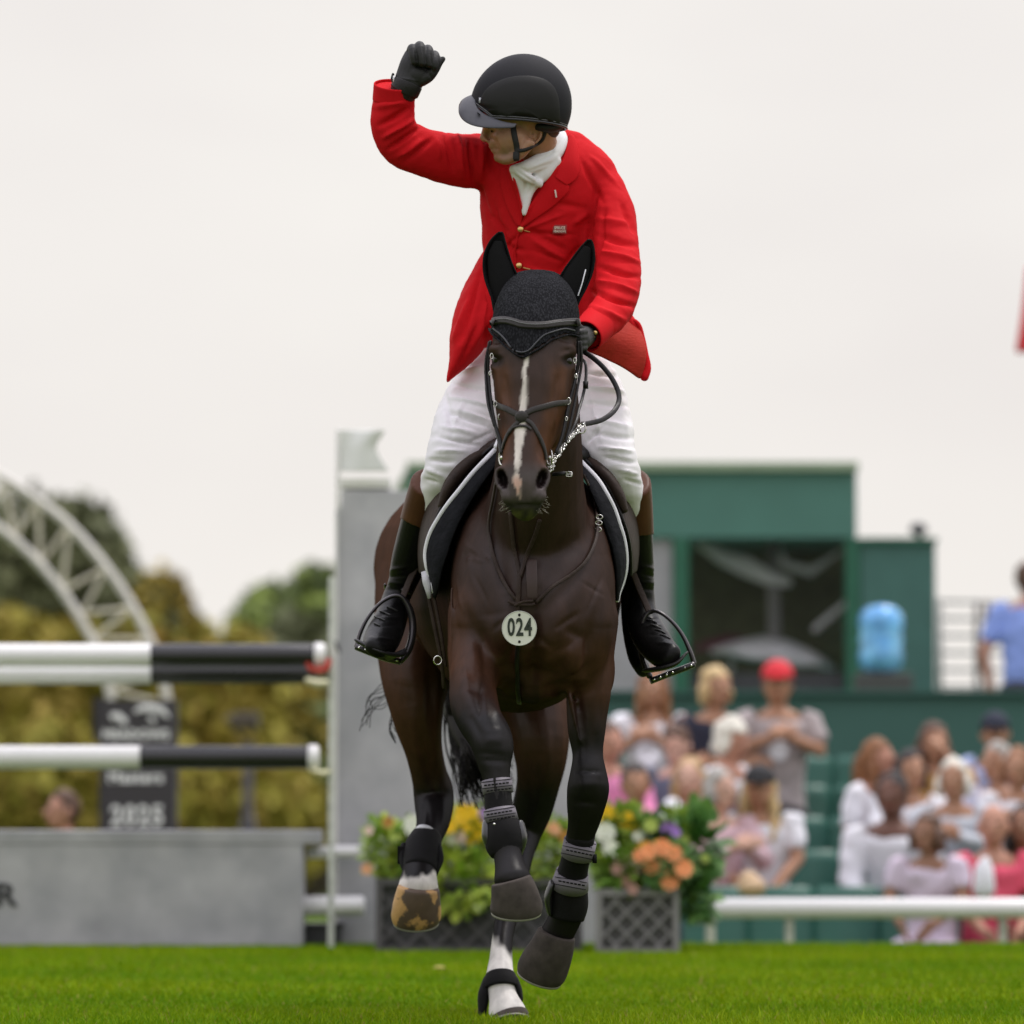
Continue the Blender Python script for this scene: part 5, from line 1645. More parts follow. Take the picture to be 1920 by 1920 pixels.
# leg boots -------------------------------------------------------
M_band = mat('boot_band_grey', (.15, .135, .16), rough=.6, var=.1)
def leg_shell(nm, keys, parent, m=M_black_f, n=24, cap=0, sub=4):
    mb = MB(); mb.limb(keys, sub=sub, n=n, cap=cap)
    return mb.build(nm, m, parent, mods=[])
def band(keys, parent, brand='HORSE SPORT'):
    """elastic closing strap with two rows of lettering"""
    mb = MB(); mb.limb(keys, sub=3, n=28, cap=0)
    o = mb.build('strap', M_band, parent)
    tr__ = bvh(o.data)
    mk_ = MB()
    x0, y0, Y0, r0 = keys[0][:4]; x1, y1, Y1, r1 = keys[-1][:4]
    d = Vector((x1 - x0, y1 - y0)); L = d.length; d.normalize(); sd_ = Vector((d.y, -d.x))
    for row, off in ((0, .28), (1, .72)):
        cx, cy = x0 + d.x * L * off, y0 + d.y * L * off
        for k in range(7):
            u = (-.82 + k * .235 + (row * .11)) * r0
            if abs(u) > r0 * .86: continue
            a, n_ = hit(tr__, cx + sd_.x * u, cy + sd_.y * u, Y0, .0006)
            b, n2 = hit(tr__, cx + sd_.x * (u + r0 * .17), cy + sd_.y * (u + r0 * .17), Y0, .0006)
            if (a - b).length < .02:
                mk_.ribbon([a, b], [n_, n2], .0042, .0006)
    mk_.build('strap_print', M_black_f, o)
    for off in (.02, .5, .98):
        pts_ = []
        for k in range(13):
            u = (-.96 + k * .16) * r0
            a, n_ = hit(tr__, x0 + d.x * L * off + sd_.x * u, y0 + d.y * L * off + sd_.y * u, Y0, .0008)
            pts_.append(a)
        e = MB(); e.tube(pts_, .0011, n=5); e.build('strap_seam', M_black_f, o)
    return o
b1_ = empty('tendon_boot', P(935, 1520, -.5), 'black tendon boot with two grey straps on the raised foreleg at the centre', 'leg boot', 'front leg boots of the horse')
leg_shell('shell', [(932, 1462, -.475, 27, .046), (934, 1500, -.485, 26, .043), (940, 1535, -.495, 29, .046), (945, 1562, -.505, 36, .052), (947, 1585, -.51, 37, .05), (950, 1602, -.515, 30, .044)], b1_)
for pts_ in ([(913, 1545, -.49, 9, .03), (914, 1572, -.50, 10, .035), (924, 1600, -.50, 6, .02)], [(975, 1545, -.49, 8, .03), (980, 1572, -.50, 9, .035), (974, 1600, -.50, 6, .02)]):
    mb = MB(); mb.limb(pts_, n=12); mb.build('side_cup', mat('boot_gloss', (.02, .02, .021), rough=.3, var=.1, spec=.7), b1_)
band([(931, 1463, -.475, 29, .048), (934, 1488, -.48, 28, .046)], b1_)
band([(936, 1517, -.49, 30, .048), (940, 1541, -.495, 33, .05)], b1_)
mb = MB(); mb.ell(P(927, 1545, -.56), (.0035,) * 3); mb.build('stud', M_chr, b1_)
b2_ = empty('tendon_boot', P(1075, 1640, 0), 'black tendon boot with two grey straps on the folded foreleg at the right', 'leg boot', 'front leg boots of the horse')
leg_shell('shell', [(1090, 1562, -.06, 27, .044), (1083, 1595, -.035, 27, .042), (1075, 1630, .005, 28, .042), (1068, 1665, .03, 34, .048), (1066, 1695, .05, 37, .05), (1062, 1720, .06, 34, .046)], b2_)
for pts_ in ([(1036, 1655, .02, 7, .03), (1028, 1682, .03, 8, .035), (1030, 1708, .05, 5, .03)],):
    mb = MB(); mb.limb(pts_, n=12); mb.build('side_cup', mat('boot_gloss', None), b2_)
band([(1088, 1577, -.045, 31, .054), (1082, 1606, -.03, 31, .052)], b2_)
band([(1073, 1636, .01, 31, .052), (1068, 1663, .03, 36, .056)], b2_)
mb = MB(); mb.box(P(1115, 1610, -.04), (.006, .012, .012)); mb.build('tab', M_black_f, b2_)
b3_ = empty('fetlock_boot', P(790, 1595, .85), 'short black fetlock boot on the raised hind leg above the white pastern', 'leg boot', 'hind leg boots of the horse')
leg_shell('shell', [(800, 1570, .905, 29, .045), (793, 1590, .86, 35, .05), (790, 1612, .82, 35, .05), (787, 1634, .785, 31, .046)], b3_)
mb = MB(); mb.limb([(799, 1562, .90, 22, .04), (795, 1570, .89, 24, .04)], n=18, cap=0); mb.build('rim', mat('silver_white_leather', None), b3_)
mb = MB(); mb.limb([(757, 1588, .86, 7, .025), (755, 1612, .84, 8, .03), (763, 1640, .80, 5, .02)], n=12); mb.build('side_cup', M_black_f, b3_)
mb = MB(); mb.limb([(823, 1590, .86, 6, .025), (825, 1612, .83, 7, .03), (816, 1638, .80, 5, .02)], n=12); mb.build('side_cup', M_black_f, b3_)
mb = MB(); mb.box(P(750, 1603, .84), (.007, .015, .026)); mb.build('tab', M_black_f, b3_, smooth=False)
b4_ = empty('fetlock_boot', P(935, 1860, .62), 'black fetlock boot on the white hind leg that stands on the grass', 'leg boot', 'hind leg boots of the horse')
leg_shell('strap', [(938, 1828, .64, 28, .052), (939, 1843, .63, 34, .058), (940, 1857, .62, 35, .058)], b4_)
mb = MB(); mb.limb([(913, 1838, .64, 8, .03), (907, 1865, .62, 11, .035), (905, 1890, .61, 9, .03), (903, 1910, .60, 6, .02)], n=12); mb.build('side_cup', M_black_f, b4_)
mb = MB(); mb.limb([(966, 1836, .63, 6, .03), (972, 1856, .62, 7, .03), (976, 1874, .61, 5, .02)], n=12); mb.build('side_cup', M_black_f, b4_)
# ================================================================ the rider
rider = empty('person', P(1010, 800, .35), 'rider in a bright red jacket and black helmet raising a gloved fist', 'person')
M_jack = mat('red_jacket_cloth', (.57, .009, .014), rough=.75, var=.07, vs=6, bump=.25, bs=500, bdist=.001, spec=.4, ior=1.2)
M_jackin = mat('red_jacket_lining', (.44, .026, .014), spec=.25, rough=.75, var=.12, vs=8, bump=.4, bs=90, stretch=(.5, .5, 2), bdist=.004)
M_white_c = mat('white_breeches_cloth', (.82, .80, .82), rough=.75, var=.04, vs=5, bump=.15, bs=600, bdist=.001, sheen=.1)
M_tie = mat('white_stock_cloth', (.78, .78, .79), rough=.8, var=.04, bump=.15, bs=300, bdist=.001)
M_skin = mat('skin_tan', (.42, .22, .13), rough=.5, var=.14, vs=25, sss=.12, bump=.15, bs=180, bdist=.001)
M_glove = mat('black_glove', (.016, .016, .016), rough=.6, var=.15, vs=60, bump=.2, bs=220, bdist=.002, spec=.4)
M_bootb = mat('boot_black_leather', (.007, .0068, .0066), rough=.36, var=.15, vs=20, bump=.1, bs=60, spec=.5, ior=1.24)
M_bootn = mat('boot_brown_top', (.085, .032, .016), ior=1.3, rough=.45, var=.25, vs=14)
M_helm = mat('helmet_matte_black', (.013, .013, .016), rough=.75, var=.08, bump=.3, bs=900, bdist=.0005, spec=.25)
M_helms = mat('helmet_satin_side', (.011, .011, .010), rough=.5, var=.05, spec=.25)
M_brim = mat('helmet_brim', (.05, .05, .06), rough=.5, var=.12, vs=60)
M_strap = mat('chin_strap_black', (.009, .009, .009), rough=.7, var=.05)
M_gold = mat('brass_button', (.75, .5, .2), rough=.3, metal=.9, var=.1)

TOR = [(1010, 700, .34, 96, .12), (1010, 640, .32, 98, .125), (1006, 570, .28, 98, .13), (1006, 500, .25, 97, .132), (1008, 440, .23, 106, .135), (1016, 390, .22, 120, .135), (1024, 345, .21, 134, .13), (1026, 310, .21, 128, .115), (1024, 280, .21, 88, .09), (1018, 258, .21, 50, .06)]
RA = [(960, 318, .21, 60, .085), (905, 303, .19, 54, .072), (868, 301, .16, 51, .066), (825, 294, .12, 47, .062), (785, 283, .08, 46, .06), (752, 266, .05, 45, .058), (738, 236, .03, 42, .054), (738, 205, .02, 40, .052), (739, 178, .01, 39, .05), (740, 163, .0, 39, .05)]
LA = [(1098, 330, .21, 52, .08), (1131, 358, .19, 42, .07), (1148, 400, .15, 44, .07), (1153, 445, .10, 43, .066), (1158, 490, .04, 43, .064), (1161, 530, -.02, 42, .062), (1156, 562, -.08, 40, .058), (1138, 592, -.15, 37, .052), (1118, 612, -.22, 34, .048), (1104, 624, -.27, 31, .044)]
LT = [(965, 700, .34, 84, .13), (915, 745, .27, 74, .115), (880, 790, .20, 66, .10), (856, 835, .13, 54, .085), (840, 875, .10, 46, .072), (828, 905, .13, 38, .062), (812, 945, .2, 33, .056), (796, 985, .27, 31, .052)]
RT = [(1055, 700, .34, 84, .13), (1096, 745, .27, 76, .115), (1118, 790, .20, 67, .10), (1138, 835, .13, 54, .085), (1156, 875, .10, 42, .072), (1170, 905, .13, 36, .062), (1182, 945, .2, 30, .056), (1188, 985, .27, 27, .052)]
LB = [(796, 950, .22, 37, .06), (783, 1000, .29, 37, .062), (768, 1050, .35, 34, .058), (754, 1095, .39, 27, .05), (744, 1122, .40, 24, .05)]
LFT = [(746, 1108, .40, 24, .05), (740, 1135, .39, 28, .056), (733, 1160, .34, 31, .048), (722, 1186, .26, 34, .040), (712, 1207, .18, 33, .034), (706, 1216, .12, 24, .026)]
RB = [(1190, 950, .22, 32, .06), (1192, 1000, .29, 32, .062), (1196, 1050, .35, 30, .058), (1200, 1095, .39, 27, .05), (1202, 1125, .40, 25, .05)]
RFT = [(1202, 1108, .40, 25, .05), (1202, 1140, .40, 28, .056), (1208, 1170, .36, 32, .05), (1222, 1198, .29, 34, .042), (1240, 1221, .20, 31, .036), (1256, 1232, .14, 26, .028)]
def thin(k, d=7, dm=.01): return [(a, b, c, r_ - d, t_ - dm) for a, b, c, r_, t_ in k]

# body: one figure from head to feet
body = MB()
body.limb(thin(TOR, 18, .03), n=16, sub=3)
for k in (RA[:-2], LA): body.limb(thin(k, 20, .028), n=12, sub=3)
for k in (LT, RT, LB, RB, LFT, RFT): body.limb(thin(k, 11, .015), n=12, sub=3)
HY = .035
body.limb([(1020, 320, .2, 40, .055), (1012, 290, .15, 38, .056), (1004, 262, .09, 40, .06), (996, 235, .05, 44, .062)], n=20)
body.pell(980, 196, HY, 74, 66, .076)
body.pell(956, 232, HY, 44, 48, .064)                   # face block
body.pell(962, 262, HY - .02, 36, 34, .054)                   # cheek
body.pell(950, 283, HY, 24, 20, .040)                   # jaw to chin
body.limb([(992, 268, HY - .055, 12, .02), (975, 288, HY - .05, 11, .018), (952, 300, HY - .03, 9, .02), (938, 297, HY - .0, 9, .02)], n=12)
body.pell(934, 295, HY, 9, 9, .022)                     # chin
body.limb([(917, 230, HY, 8, .024), (909, 246, HY, 6, .014), (905, 259, HY, 6.2, .013)], n=12)   # nose
body.pell(908, 262, HY, 7, 4.5, .017)
body.pell(914, 264, HY - .014, 4, 3.5, .008)
body.pell(916, 238, HY, 12, 8, .045)                    # brow
body.pell(925, 269, HY, 8, 7, .028)
body.pell(922, 275, HY, 7, 3.6, .02)                    # lips
body.pell(926, 282, HY, 6.5, 3.6, .019)
body.pell(938, 255, HY - .035, 14, 11, .022)            # cheekbone
body_me = organic(body, .0052, 3, .4)
fold(body_me, [(925, 258, 938, 282, 3, -.0035), (918, 279, 934, 280, 1.6, -.004), (912, 250, 930, 247, 3.5, -.005), (955, 262, 960, 288, 5, -.003), (930, 290, 940, 289, 3, -.002), (915, 267, 922, 268, 2, -.002)])
fx, fy = topx(coords(body_me))
sk = np.tile(np.array([.40, .21, .125]), (len(fx), 1))
nn_f = np.array([noise.noise(Vector((p[0] * 60, p[1] * 60, p[2] * 60))) for p in coords(body_me)])
w = np.clip(np.exp(-(((fx - 948) / 24) ** 2 + ((fy - 292) / 17) ** 2)) * .8 + .12 * nn_f, 0, 1)[:, None]
sk = sk * (1 - w) + np.array([.26, .155, .10]) * w     # stubble
w = np.exp(-(((fx - 924) / 7) ** 2 + ((fy - 278) / 3) ** 2))[:, None] * .6
sk = sk * (1 - w) + np.array([.38, .15, .11]) * w
w = np.exp(-(((fx - 910) / 9) ** 2 + ((fy - 261) / 7) ** 2))[:, None] * .4
sk = sk * (1 - w) + np.array([.48, .2, .12]) * w
paint(body_me, sk)
M_face = mat('rider_skin', None, attr=True, rough=.5, var=.1, vs=40, sss=.1, bump=.15, bs=250, bdist=.001)
put('body', body_me, M_face, rider)
RBT = bvh(body_me)
# ear
em = MB()
q0, nn = hit(RBT, 1003, 256, HY - .05)
em.tube([P(x, y, q0.y - .006) for x, y in catmull([(998, 268), (994, 257), (996, 246), (1005, 241), (1013, 246), (1013, 257), (1006, 266), (999, 269)], 4)], .0036, n=8)
em.ell(P(1002, 256, q0.y + .001), (.008, .006, .015))
em.ell(P(999, 257, q0.y - .007), (.004, .004, .006))
ear_me = organic(em, .0018, 3)
put('ear', ear_me, M_skin, rider)
# eye under the brim, brow
q0, nn = hit(RBT, 924, 246, HY)
mb = MB(); mb.ell(q0 + Vector((0, .005, 0)), (.007, .006, .0035)); mb.build('eye', mat('eye_white', (.16, .12, .10), rough=.3, var=0), rider)  # eye white darkened, the face's shadow put into its colour
mb = MB(); mb.ell(q0 + Vector((-.003, -.002, 0)), (.0026, .002, .0028)); mb.build('iris', M_eye, rider)
mb = MB(); mb.tube([q0 + Vector((-.012, -.001, .008)), q0 + Vector((0, -.004, .009)), q0 + Vector((.014, -.004, .006))], .0022, n=6); mb.build('eyebrow', mat('brown_hair', (.05, .03, .02), rough=.7), rider)
# sideburn / short hair at the nape
hr = MB()
hr.pell(1030, 245, HY + .03, 20, 16, .06)
put('hair', organic(hr, .003, 3), mat('brown_hair', None), rider)

# helmet ----------------------------------------------------------
hel = empty('helmet', P(976, 190, HY), rider and None)
hel.parent = rider
hel.matrix_parent_inverse = parent_mat(rider).inverted()
HC = P(975, 197, HY)
ax, ay_, az = 94.5 * S(HY), .112, 97 * S(HY)
vs, fs = [], []
nu, nv = 72, 40
tilt = R(0)
for j in range(nv + 1):
    ph = math.pi * j / nv
    for i in range(nu):
        th = 2 * math.pi * i / nu
        x_ = math.sin(ph) * math.cos(th); y_ = math.sin(ph) * math.sin(th); z_ = math.cos(ph)
        bulge = 1 + .035 * max(0, x_) * (1 - abs(z_))
        X_ = x_ * ax * bulge - .006 * z_ * (z_ < 0)
        vs.append(HC + Vector((X_ + (.010 * z_ if z_ > 0 else 0), y_ * ay_ * (1 + .05 * x_), z_ * az)))
for j in range(nv):
    for i in range(nu):
        a_, b_ = j * nu + i, j * nu + (i + 1) % nu
        fs.append((a_, a_ + nu, b_ + nu, b_))
me = MB().add(vs, fs).mesh('helm')
bm = bmesh.new(); bm.from_mesh(me)
bmesh.ops.remove_doubles(bm, verts=bm.verts, dist=1e-5)
pa, pb, pc = P(880, 191, HY), P(925, 229, HY), P(1068, 241, HY)
# two cuts: front slope, then the level rim
bmesh.ops.bisect_plane(bm, geom=bm.verts[:] + bm.edges[:] + bm.faces[:], plane_co=pb, plane_no=(pc - pb).cross(Vector((0, 1, 0))) * -1 if ((pc - pb).cross(Vector((0, 1, 0)))).z > 0 else (pc - pb).cross(Vector((0, 1, 0))), clear_outer=True)
n2 = (pb - pa).cross(Vector((0, 1, 0)))
if n2.z > 0: n2 = -n2
bmesh.ops.bisect_plane(bm, geom=bm.verts[:] + bm.edges[:] + bm.faces[:], plane_co=pb, plane_no=n2, clear_outer=True)
bm.to_mesh(me)
loop = []
be = [e for e in bm.edges if e.is_boundary]
bverts = {}
for e in be:
    for v in e.verts: bverts.setdefault(v.index, v.co.copy())
bvl = sorted(bverts.values(), key=lambda c_: math.atan2(c_.y - HC.y, c_.x - HC.x))
bm.free()
me = applied(me, [SOLID(.009, -1), BEV(.0015)])
shell = put('helmet_shell', me, M_helm, hel)
mb = MB(); st_ = bvl[::3]
mb.tube([v + (v - HC).normalized() * .001 for v in st_], .0038, n=8, closed=True)
mb.build('rim_trim', mat('helmet_trim', (.02, .02, .022), rough=.3, var=0), hel)
mb = MB(); mb.tube([v + (v - HC).normalized() * .003 + Vector((0, 0, .0072)) for v in st_], .0016, n=6, closed=True)
mb.build('rim_line', mat('helmet_line', (.09, .09, .09), rough=.4, var=0), hel)
def spred(x_, y_, c_):
    return (((x_ - 978) / 74) ** 2 + ((y_ - 232) / 92) ** 2 < 1) & (c_[:, 1] < HC.y)
SBT = bvh(shell.data)
ob = catmull([(894, 210), (898, 186), (912, 164), (936, 149), (966, 141), (1000, 141), (1026, 149), (1042, 164), (1050, 186), (1052, 212), (1051, 236), (1030, 238), (990, 235), (950, 231), (922, 224), (903, 216), (894, 210)], 4)
rows = []
for t in (0, .25, .5, .75, .93, 1):
    row = []
    for (x_, y_) in ob:
        q, n_ = hit(SBT, 978 + (x_ - 978) * t, 200 + (y_ - 200) * t, HY - .1)
        row.append(q + n_ * (.0018 if t < .95 else -.001))
    rows.append(row)
mb = MB(); mb.sheet(rows); mb.build('side_panel', M_helms, hel)
# brim
SBT = bvh(shell.data)
rows = []
inn_ = [(892, 178, HY - .0), (892, 183, HY - .035), (894, 198, HY - .066), (905, 211, HY - .084), (925, 221, HY - .094), (948, 229, HY - .102), (970, 233, HY - .106)]
out_ = [(866, 188, HY - .0), (860, 200, HY - .035), (860, 214, HY - .066), (870, 228, HY - .09), (893, 238, HY - .108), (930, 241, HY - .115), (966, 240, HY - .114)]
back_i = [(x, y - 3, HY + (HY - Y)) for x, y, Y in inn_[::-1]][:-1]
back_o = [(x, y - 3, HY + (HY - Y)) for x, y, Y in out_[::-1]][:-1]
I_ = catmull(back_i + inn_, 3); O_ = catmull(back_o + out_, 3)
for a_, b_ in zip(I_, O_):
    A_, B_ = P(*a_), P(*b_)
    rows.append([A_.lerp(B_, t) + Vector((0, 0, .004 * math.sin(math.pi * t))) for t in (0, .33, .66, 1)])
mb = MB(); mb.sheet(rows); mb.build('brim', M_brim, hel, mods=[SOLID(.004), SUBS(1)])
mb = MB(); q = hit(SBT, 900, 188, HY - .1)[0]; mb.box(q, (.003, .003, .007)); mb.build('badge', mat('helmet_badge', (.55, .55, .6), var=0), hel)
# chin straps
def fstrap(pts, wd, th=.0025, tree=RBT):
    mb = MB()
    kk = catmull(pts, 6); A_, B_ = [], []
    for k in kk:
        q, n_ = hit(tree, k[0], k[1], HY - .05, .003)
        A_.append(q); B_.append(n_)
    for _ in range(3):
        A_ = [A_[0]] + [(A_[i - 1] + A_[i] * 2 + A_[i + 1]) / 4 for i in range(1, len(A_) - 1)] + [A_[-1]]
        B_ = [B_[0]] + [(B_[i - 1] + B_[i] * 2 + B_[i + 1]) / 4 for i in range(1, len(B_) - 1)] + [B_[-1]]
    mb.ribbon(A_, B_, wd * S(HY), th)
    return mb
fstrap([(962, 236), (964, 252), (968, 270), (970, 285), (968, 300)], 11).build('chin_strap', M_strap, hel)
fstrap([(1022, 244), (1016, 262), (1000, 273), (984, 281), (972, 283)], 7).build('back_strap', M_strap, hel)
mb = MB(); q, n_ = hit(RBT, 968, 292, HY, .004); mb.box(q, (.008, .004, .011)); mb.build('buckle', M_strap, hel, mods=[BEV(.002)])
mb = MB(); mb.limb([(1008, 238, HY - .04, 7, .02), (1028, 240, HY - .035, 9, .03), (1042, 240, HY, 8, .04)], n=10); mb.build('padding', M_strap, hel)

# jacket ----------------------------------------------------------
jk = MB()
jk.limb(TOR[2:], n=28)
jk.limb([(1012, 655, .33, 92, .125), (1008, 600, .30, 94, .13), (1006, 540, .27, 95, .13)], n=28)
jk.limb(RA, n=22, cap=0); jk.limb(LA, n=22, cap=.2)
jk.limb([(1062, 262, .22, 16, .05), (1098, 290, .21, 24, .06), (1128, 335, .2, 30, .06)], n=14)
jk.limb([(900, 280, .19, 30, .05), (940, 285, .2, 34, .06), (985, 275, .22, 24, .06)], n=14)
# left skirt swinging out
jk.limb([(915, 485, .24, 14, .09), (903, 530, .22, 26, .10), (893, 570, .20, 34, .10), (885, 610, .17, 38, .095), (874, 645, .15, 33, .085), (858, 682, .14, 19, .06), (845, 704, .14, 9, .03), (838, 717, .14, 4, .02)], n=20, cap=.4)
jk.limb([(930, 540, .22, 22, .1), (925, 590, .18, 28, .09), (915, 625, .16, 24, .08)], n=18)
jk.limb([(1098, 430, .23, 22, .1), (1102, 500, .23, 27, .1), (1106, 560, .22, 30, .1), (1108, 610, .2, 28, .09)], n=18)
jk_me = organic(jk, .0055, 6, .5)
relax(jk_me, lambda x_, y_, c_: (x_ > 930) & (x_ < 1095) & (y_ > 290) & (y_ < 520) & (c_[:, 1] < .2), 10)
relax(jk_me, lambda x_, y_, c_: (x_ > 850) & (x_ < 960) & (y_ > 250) & (y_ < 400), 12)
relax(jk_me, lambda x_, y_, c_: (x_ > 1080) & (y_ > 250) & (y_ < 420), 14)
fold(jk_me, [(a, b, c_, d_, w_ * .66, h_ * 2.2) for a, b, c_, d_, w_, h_ in [
    # raised sleeve
    (712, 235, 765, 205, 7, -.008), (720, 258, 772, 226, 6, .007), (728, 280, 784, 242, 6, -.008), (746, 295, 792, 262, 7, .006), (705, 200, 770, 190, 9, .004), (760, 305, 810, 262, 7, -.005),
    (835, 250, 850, 320, 7, -.006), (858, 248, 868, 330, 6, .005), (880, 262, 888, 345, 6, -.008), (905, 262, 902, 330, 7, .005), (820, 258, 825, 300, 6, .004), (895, 345, 915, 395, 7, -.006), (915, 270, 925, 330, 8, -.004),
    # armhole and chest
    (1118, 350, 1104, 450, 7, -.008), (1135, 395, 1110, 520, 6, -.005), (1090, 460, 1050, 510, 10, -.004), (1075, 420, 1100, 400, 8, .004), (935, 430, 975, 500, 9, -.004), (990, 430, 1060, 470, 10, -.004),
    (1000, 450, 1075, 500, 7, .004), (930, 460, 985, 470, 7, -.003), (940, 500, 1060, 530, 9, -.004), (915, 400, 955, 440, 8, -.003), (1040, 380, 1095, 390, 9, -.003),
    (978, 432, 1060, 400, 5, .003), (978, 436, 1080, 440, 5, -.003), (975, 440, 935, 470, 5, -.003), (976, 500, 925, 520, 5, -.003), (980, 500, 1050, 520, 5, .003), (925, 380, 950, 460, 6, -.003), (1000, 470, 1090, 500, 5, -.003), (1090, 300, 1130, 380, 7, -.004), (1105, 290, 1160, 350, 6, .003),
    # lower sleeve
    (1120, 440, 1195, 462, 8, -.006), (1125, 470, 1198, 492, 6, .006), (1120, 500, 1200, 520, 7, -.007), (1118, 525, 1196, 548, 6, .006), (1110, 545, 1188, 575, 7, -.008), (1110, 575, 1170, 600, 7, .005), (1120, 410, 1180, 420, 9, .004), (1090, 600, 1150, 640, 6, -.004), (1165, 380, 1190, 440, 7, -.004),
    # skirt
    (905, 500, 862, 640, 8, -.006), (925, 520, 890, 650, 8, .006), (935, 560, 905, 640, 6, -.006), (880, 560, 850, 640, 7, .005), (900, 600, 860, 690, 6, -.005),
]])
wobble(jk_me, 9, .0035, 3)
wobble(jk_me, 24, .0026, 8, (1, 1, .7))
wobble(jk_me, 60, .0010, 2)
jk_o = put('jacket', jk_me, M_jack, rider)
JT = bvh(jk_me)
# sleeve cuffs
def cuff(keys, nm='cuff'):
    mb = MB(); kk = catmull([tuple(k) for k in keys], 3)
    pts = [P(k[0], k[1], k[2]) for k in kk]
    mb.tube(pts, [k[3] * S(k[2]) for k in kk], [k[4] for k in kk], n=32, cap=0)
    mb.f = mb.f[:-2]
    return mb.build(nm, M_jack, rider, mods=[SOLID(.0045, -1), SUBS(1)])
cuff([(738, 190, .015, 40.5, .052), (739, 172, .005, 40, .052), (740, 158, -.004, 40, .052)])
cuff([(1122, 606, -.20, 35, .05), (1108, 622, -.255, 34, .048), (1098, 632, -.29, 32, .046)])
# right skirt, thrown open, lining seen
rows = []
topE = [(1095, 610, .02), (1120, 606, .05), (1150, 602, .08), (1176, 600, .12), (1192, 604, .15)]
botE = [(1092, 655, .04), (1118, 665, .04), (1145, 678, .05), (1172, 692, .07), (1200, 712, .10)]
T_, B_ = catmull(topE, 4), catmull(botE, 4)
for a_, b_ in zip(T_, B_):
    A2, B2 = P(*a_), P(*b_)
    rows.append([A2.lerp(B2, t) + Vector((.022 * math.sin(math.pi * t) * (a_[0] - 1090) / 100, -.02 * math.sin(math.pi * t) + .004 * math.sin(a_[0] * .25 + t * 4), 0)) for t in [k / 10 for k in range(11)]])
mb = MB(); mb.sheet(rows); mb.build('coat_tail_lining', M_jackin, rider, mods=[SUBS(1), SOLID(.004)])
mb = MB(); mb.limb([(1176, 598, .13, 5, .012), (1195, 608, .14, 6, .012), (1204, 636, .14, 6, .012), (1209, 664, .13, 7, .012), (1213, 690, .12, 8, .012), (1208, 708, .11, 8, .012)], n=12); mb.build('coat_tail', M_jack, rider)
mb = MB(); mb.limb([(1150, 590, .16, 20, .05), (1172, 602, .16, 18, .05), (1190, 630, .17, 14, .04), (1200, 665, .16, 10, .03)], n=14); mb.build('coat_tail', M_jack, rider)

# stock, lapels, details ------------------------------------------
tie = MB()
tie.limb([(962, 318, .045, 9, .018), (985, 314, .04, 13, .02), (1012, 304, .06, 17, .022), (1035, 288, .09, 18, .022), (1050, 268, .13, 15, .022), (1052, 256, .17, 12, .02)], n=14)
tie.limb([(1040, 300, .09, 14, .02), (1020, 322, .075, 16, .02), (1000, 340, .072, 15, .018), (988, 360, .072, 13, .014), (984, 385, .072, 9, .012), (983, 402, .072, 4, .01)], n=14)
tie.limb([(965, 322, .05, 9, .016), (974, 340, .06, 12, .016), (981, 360, .07, 12, .014), (984, 385, .074, 8, .012)], n=14)
tie.limb([(962, 314, .035, 6, .012), (985, 330, .035, 9, .012), (1012, 345, .06, 8, .012)], n=12)
tie.limb([(1056, 262, .2, 14, .03), (1040, 282, .2, 30, .05), (1020, 300, .2, 42, .06), (1000, 318, .2, 40, .07)], n=16)
tie_me = organic(tie, .0035, 4)
fold(tie_me, [(965, 318, 1005, 345, 2.5, -.004), (975, 314, 1012, 335, 2.5, -.003), (1000, 308, 1045, 285, 2.5, -.003), (990, 322, 1035, 305, 3, -.003), (975, 335, 985, 350, 2, .002), (985, 345, 980, 380, 2.5, -.003), (1010, 330, 990, 365, 3, -.003), (1048, 262, 1030, 292, 3, -.0025)])
put('stock_tie', tie_me, M_tie, rider)
TT = bvh(tie_me)
def lapel(poly, nm, off=.006):
    """flat cloth shape laid on the chest"""
    n_ = 14
    left, right = poly
    L_, R_ = catmull(left, 4), catmull(right, 4)
    rows = []
    for i in range(n_ + 1):
        t = i / n_
        a = L_[round(t * (len(L_) - 1))]; b = R_[round(t * (len(R_) - 1))]
        row = []
        for j in range(9):
            u = j / 8
            x_, y_ = a[0] + (b[0] - a[0]) * u, a[1] + (b[1] - a[1]) * u
            q, nn1 = hit(JT, x_, y_, .12)
            q2, nn2 = hit(TT, x_, y_, .3)
            yy = min(q.y, q2.y if abs(q2.y - q.y) < .08 else q.y)
            row.append(P(x_, y_, yy - off - .003 * math.sin(math.pi * u)))
        rows.append(row)
    for _ in range(3):
        for i in range(1, len(rows) - 1):
            for j in range(9):
                rows[i][j] = (rows[i - 1][j] + rows[i][j] * 2 + rows[i + 1][j]) / 4
    mb = MB(); mb.sheet(rows)
    return mb.build(nm, M_jack, rider, mods=[SUBS(1), SOLID(.004)])
lapel(([(1052, 300), (1035, 325), (1015, 352), (998, 378), (984, 400), (976, 425)], [(1068, 357), (1060, 366), (1045, 380), (1028, 394), (1002, 410), (977, 428)]), 'lapel')
lapel(([(1067, 250), (1063, 275), (1055, 300), (1046, 318), (1040, 332)], [(1076, 256), (1086, 285), (1086, 312), (1084, 335), (1062, 348)]), 'collar', .008)
lapel(([(940, 318), (936, 340), (942, 362), (950, 385), (960, 408), (972, 424)], [(957, 310), (964, 332), (970, 355), (976, 378), (981, 398), (977, 424)]), 'lapel')
